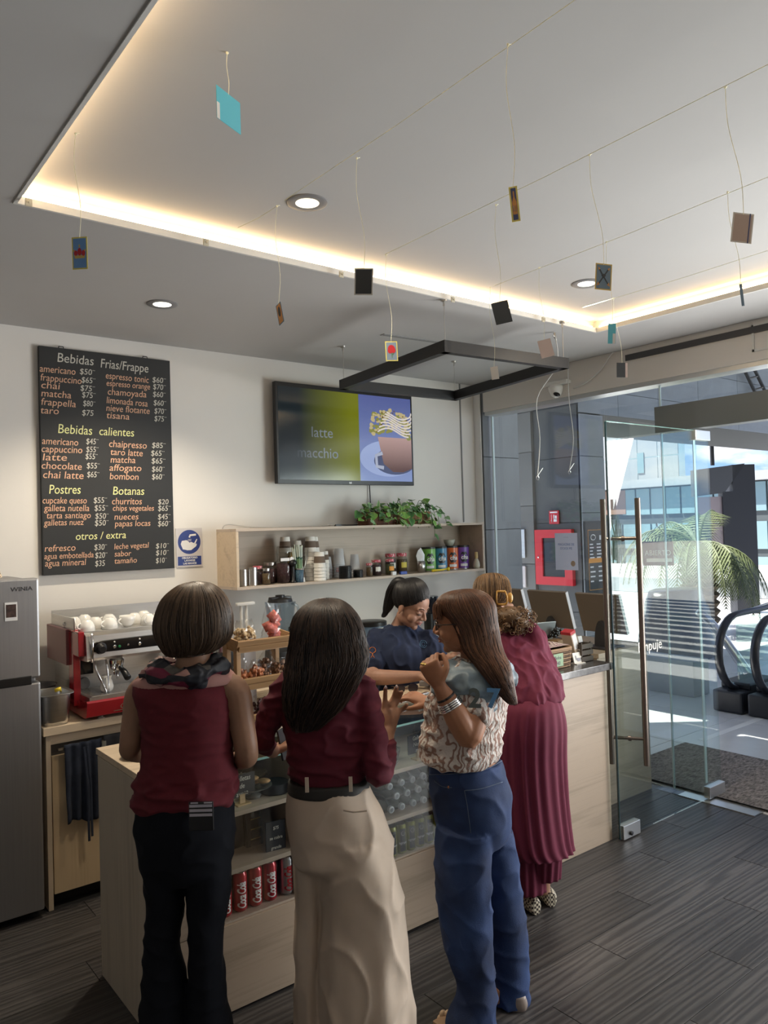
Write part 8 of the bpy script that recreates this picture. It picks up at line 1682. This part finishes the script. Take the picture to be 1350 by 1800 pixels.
# hanging cards ------------------------------------------------------
M_cb = {k: mat('card_' + k, c, .55) for k, c in dict(blue=(.14, .30, .60), teal=(.10, .42, .50), yellow=(.72, .62, .15), dark=(.035, .04, .045), tan=(.42, .33, .29), pink=(.50, .39, .35), slate=(.13, .20, .27), pale=(.60, .58, .55), red=(.50, .02, .03), orange=(.60, .28, .08), green=(.10, .22, .06), navy=(.05, .07, .18), gold=(.6, .42, .12), lblue=(.20, .27, .36)).items()}
def card(top, cpos, w, h, yaw, tilt, back, border, draw, lab, pitch=0):
    top = Vector(top); c = Vector(cpos); r = empty('hanging_card', c, 0, lab, 'card')
    R_ = Matrix.Rotation(yaw, 4, 'Z') @ Matrix.Rotation(pitch, 4, 'X') @ Matrix.Rotation(tilt, 4, 'Y')
    b = MB(); b.box(-w / 2, w / 2, -.0004, .0004, -h / 2, h / 2, M=R_); b.build('card_sheet', M_cb[border], r)
    b = MB(); e = .004 if border != back else .0005; b.box(-w / 2 + e, w / 2 - e, -.0008, -.0004, -h / 2 + e, h / 2 - e, M=R_); b.build('card_face', M_cb[back], r)
    if draw:
        D_ = R_ @ frame((0, -.0012, 0), (1, 0, 0), (0, 0, 1))
        for nm_, colr, polys in draw:
            b = MB()
            for i, pl in enumerate(polys): b.add([D_ @ Vector((x * w, y_ * h, .0002 * i)) for x, y_ in pl], [tuple(range(len(pl)))])
            b.build(nm_, M_cb[colr], r)
    e = R_ @ Vector((0, 0, h / 2 - .004)); t = top - c; b = MB()
    mid = e.lerp(t, .5); L_ = (t - e).length; b.tube(crv([e, e.lerp(t, .3) + Vector((.006, -.004, 0)) * L_ * 3, e.lerp(t, .7) + Vector((-.006, .004, 0)) * L_ * 3, t], 5), .0009, 4); b.build('thread', M_str, r)
    b = MB(); b.ell(t, (.004, .004, .004), 6, 4); b.tube([t, t + Vector((.012, 0, .006))], .0008, 4); b.build('knot', M_str, r)
circ = lambda x, y_, rx, ry, n=14: [(x + rx * math.cos(2 * PI * k / n), y_ + ry * math.sin(2 * PI * k / n)) for k in range(n)]
crown = [('crown_picture', 'red', [circ(-.25, .0, .12, .09), circ(.25, .0, .12, .09), circ(0, .04, .13, .12)]), ('crown_band', 'gold', [[(-.32, -.16), (.32, -.16), (.36, -.05), (.18, -.08), (.0, -.03), (-.18, -.08), (-.36, -.05)], circ(0, .22, .05, .05), circ(-.36, .08, .05, .035), circ(.36, .08, .05, .035)])]
rose = [('rose_picture', 'red', [circ(0, .12, .30, .20), circ(-.12, .02, .2, .14), circ(.14, .04, .2, .14)]), ('stem_picture', 'green', [[(-.03, -.04), (.03, -.04), (.05, -.34), (.0, -.34)], [(.03, -.15), (.22, -.10), (.1, -.2)]])]
bott = [('bottle_picture', 'orange', [[(-.25, -.3), (.25, -.3), (.25, .05), (.08, .2), (.08, .36), (-.08, .36), (-.08, .2), (-.25, .05)]]), ('bottle_label', 'pale', [[(-.2, -.22), (.2, -.22), (.2, -.05), (-.2, -.05)]])]
arro = [('arrow_picture', 'dark', [[(-.33, .30), (-.28, .34), (.34, -.28), (.29, -.32)], [(.33, .30), (.28, .34), (-.34, -.28), (-.29, -.32)], circ(0, .05, .13, .06)]), ('arrow_tips', 'orange', [[(.34, -.2), (.22, -.3), (.4, -.36)], [(-.34, -.2), (-.22, -.3), (-.4, -.36)], [(.36, .36), (.22, .3), (.32, .24)], [(-.36, .36), (-.22, .3), (-.32, .24)]])]
CAMYAW = math.atan2(-.62, .784)   # turned towards the room
card((0.676, 2.226, 2.955), (0.680, 2.223, 2.610), .050, .090, CAMYAW - .25, .06, 'blue', 'yellow', crown, 'blue card with a yellow border and a red crown hanging left of the recess', .1)
card(tuple((0.933, 1.784, 2.906)[:2]) + (3.058,), (0.933, 1.784, 2.906), .100, .086, math.atan2(.784 * .098 - .62 * .049, .62 * .098 + .784 * .049), .0, 'teal', 'teal', [('white_patch', 'pale', [[(-.5, -.5), (-.38, -.5), (-.38, .0), (-.5, .0)]])], 'plain teal card hanging alone, largest and nearest to the ceiling')
card((1.417, 1.873, 2.950), (1.425, 1.867, 2.564), .060, .080, CAMYAW - .3, .12, 'dark', 'pale', None, 'dark card with a pale edge hanging over the left part of the recess edge', .2)
card((1.392, 2.316, 2.950), (1.392, 2.316, 2.567), .034, .078, CAMYAW - .9, -.28, 'orange', 'slate', [('figure_picture', 'dark', [circ(0, .1, .25, .25)])], 'narrow edge-on card with orange lower half, left of the rose card', 0)
card((2.013, 2.475, 2.950), (2.021, 2.469, 2.541), .052, .083, CAMYAW + .2, -.03, 'lblue', 'yellow', rose, 'grey-blue card with a red rose hanging before the wall')
card((1.381, 1.212, 2.950), (1.383, 1.210, 2.564), .020, .085, CAMYAW - .2, -.07, 'navy', 'yellow', bott, 'narrow turned card with an orange bottle in the middle of the recess')
card((2.033, 1.865, 2.950), (2.040, 1.861, 2.561), .062, .080, CAMYAW + .1, -.22, 'dark', 'dark', None, 'dark tilted card hanging just right of the recess edge above the frame')
card((2.712, 2.543, 2.950), (2.719, 2.539, 2.534), .036, .062, CAMYAW - .2, -.10, 'pale', 'pale', None, 'small pale card hanging in front of the black frame')
card((2.690, 2.220, 2.950), (2.705, 2.210, 2.585), .060, .080, CAMYAW, -.22, 'pink', 'pink', None, 'pinkish tilted card hanging above the right end of the black frame')
card((2.002, 1.438, 2.950), (2.027, 1.420, 2.565), .054, .083, CAMYAW + .15, .08, 'slate', 'gold', arro, 'grey card with two crossed arrows beside the small downlight')
card((1.992, 0.994, 2.950), (2.018, 0.976, 2.571), .056, .080, CAMYAW, .14, 'tan', 'pale', [('dark_stripe', 'navy', [[(.28, -.5), (.34, -.5), (.34, .5), (.28, .5)]])], 'tan card with a dark stripe hanging at the right of the recess')
card((2.635, 1.321, 2.950), (2.666, 1.300, 2.584), .010, .078, CAMYAW, -.08, 'slate', 'slate', None, 'card seen edge-on near the right end of the lit recess')
card((2.680, 1.857, 2.950), (2.688, 1.852, 2.571), .032, .083, CAMYAW, .06, 'teal', 'teal', [('white_patch', 'pale', [[(.1, -.5), (.45, -.5), (.45, .0), (.1, .0)]])], 'narrow teal card hanging at the right corner of the recess')
card((3.387, 2.315, 2.950), (3.412, 2.298, 2.578), .056, .076, CAMYAW, .03, 'dark', 'dark', [('pale_edge', 'pink', [[(.3, -.5), (.5, -.5), (.5, .5), (.3, .5)]])], 'dark card with a pale right edge, lowest by the glass wall')
# text kept last
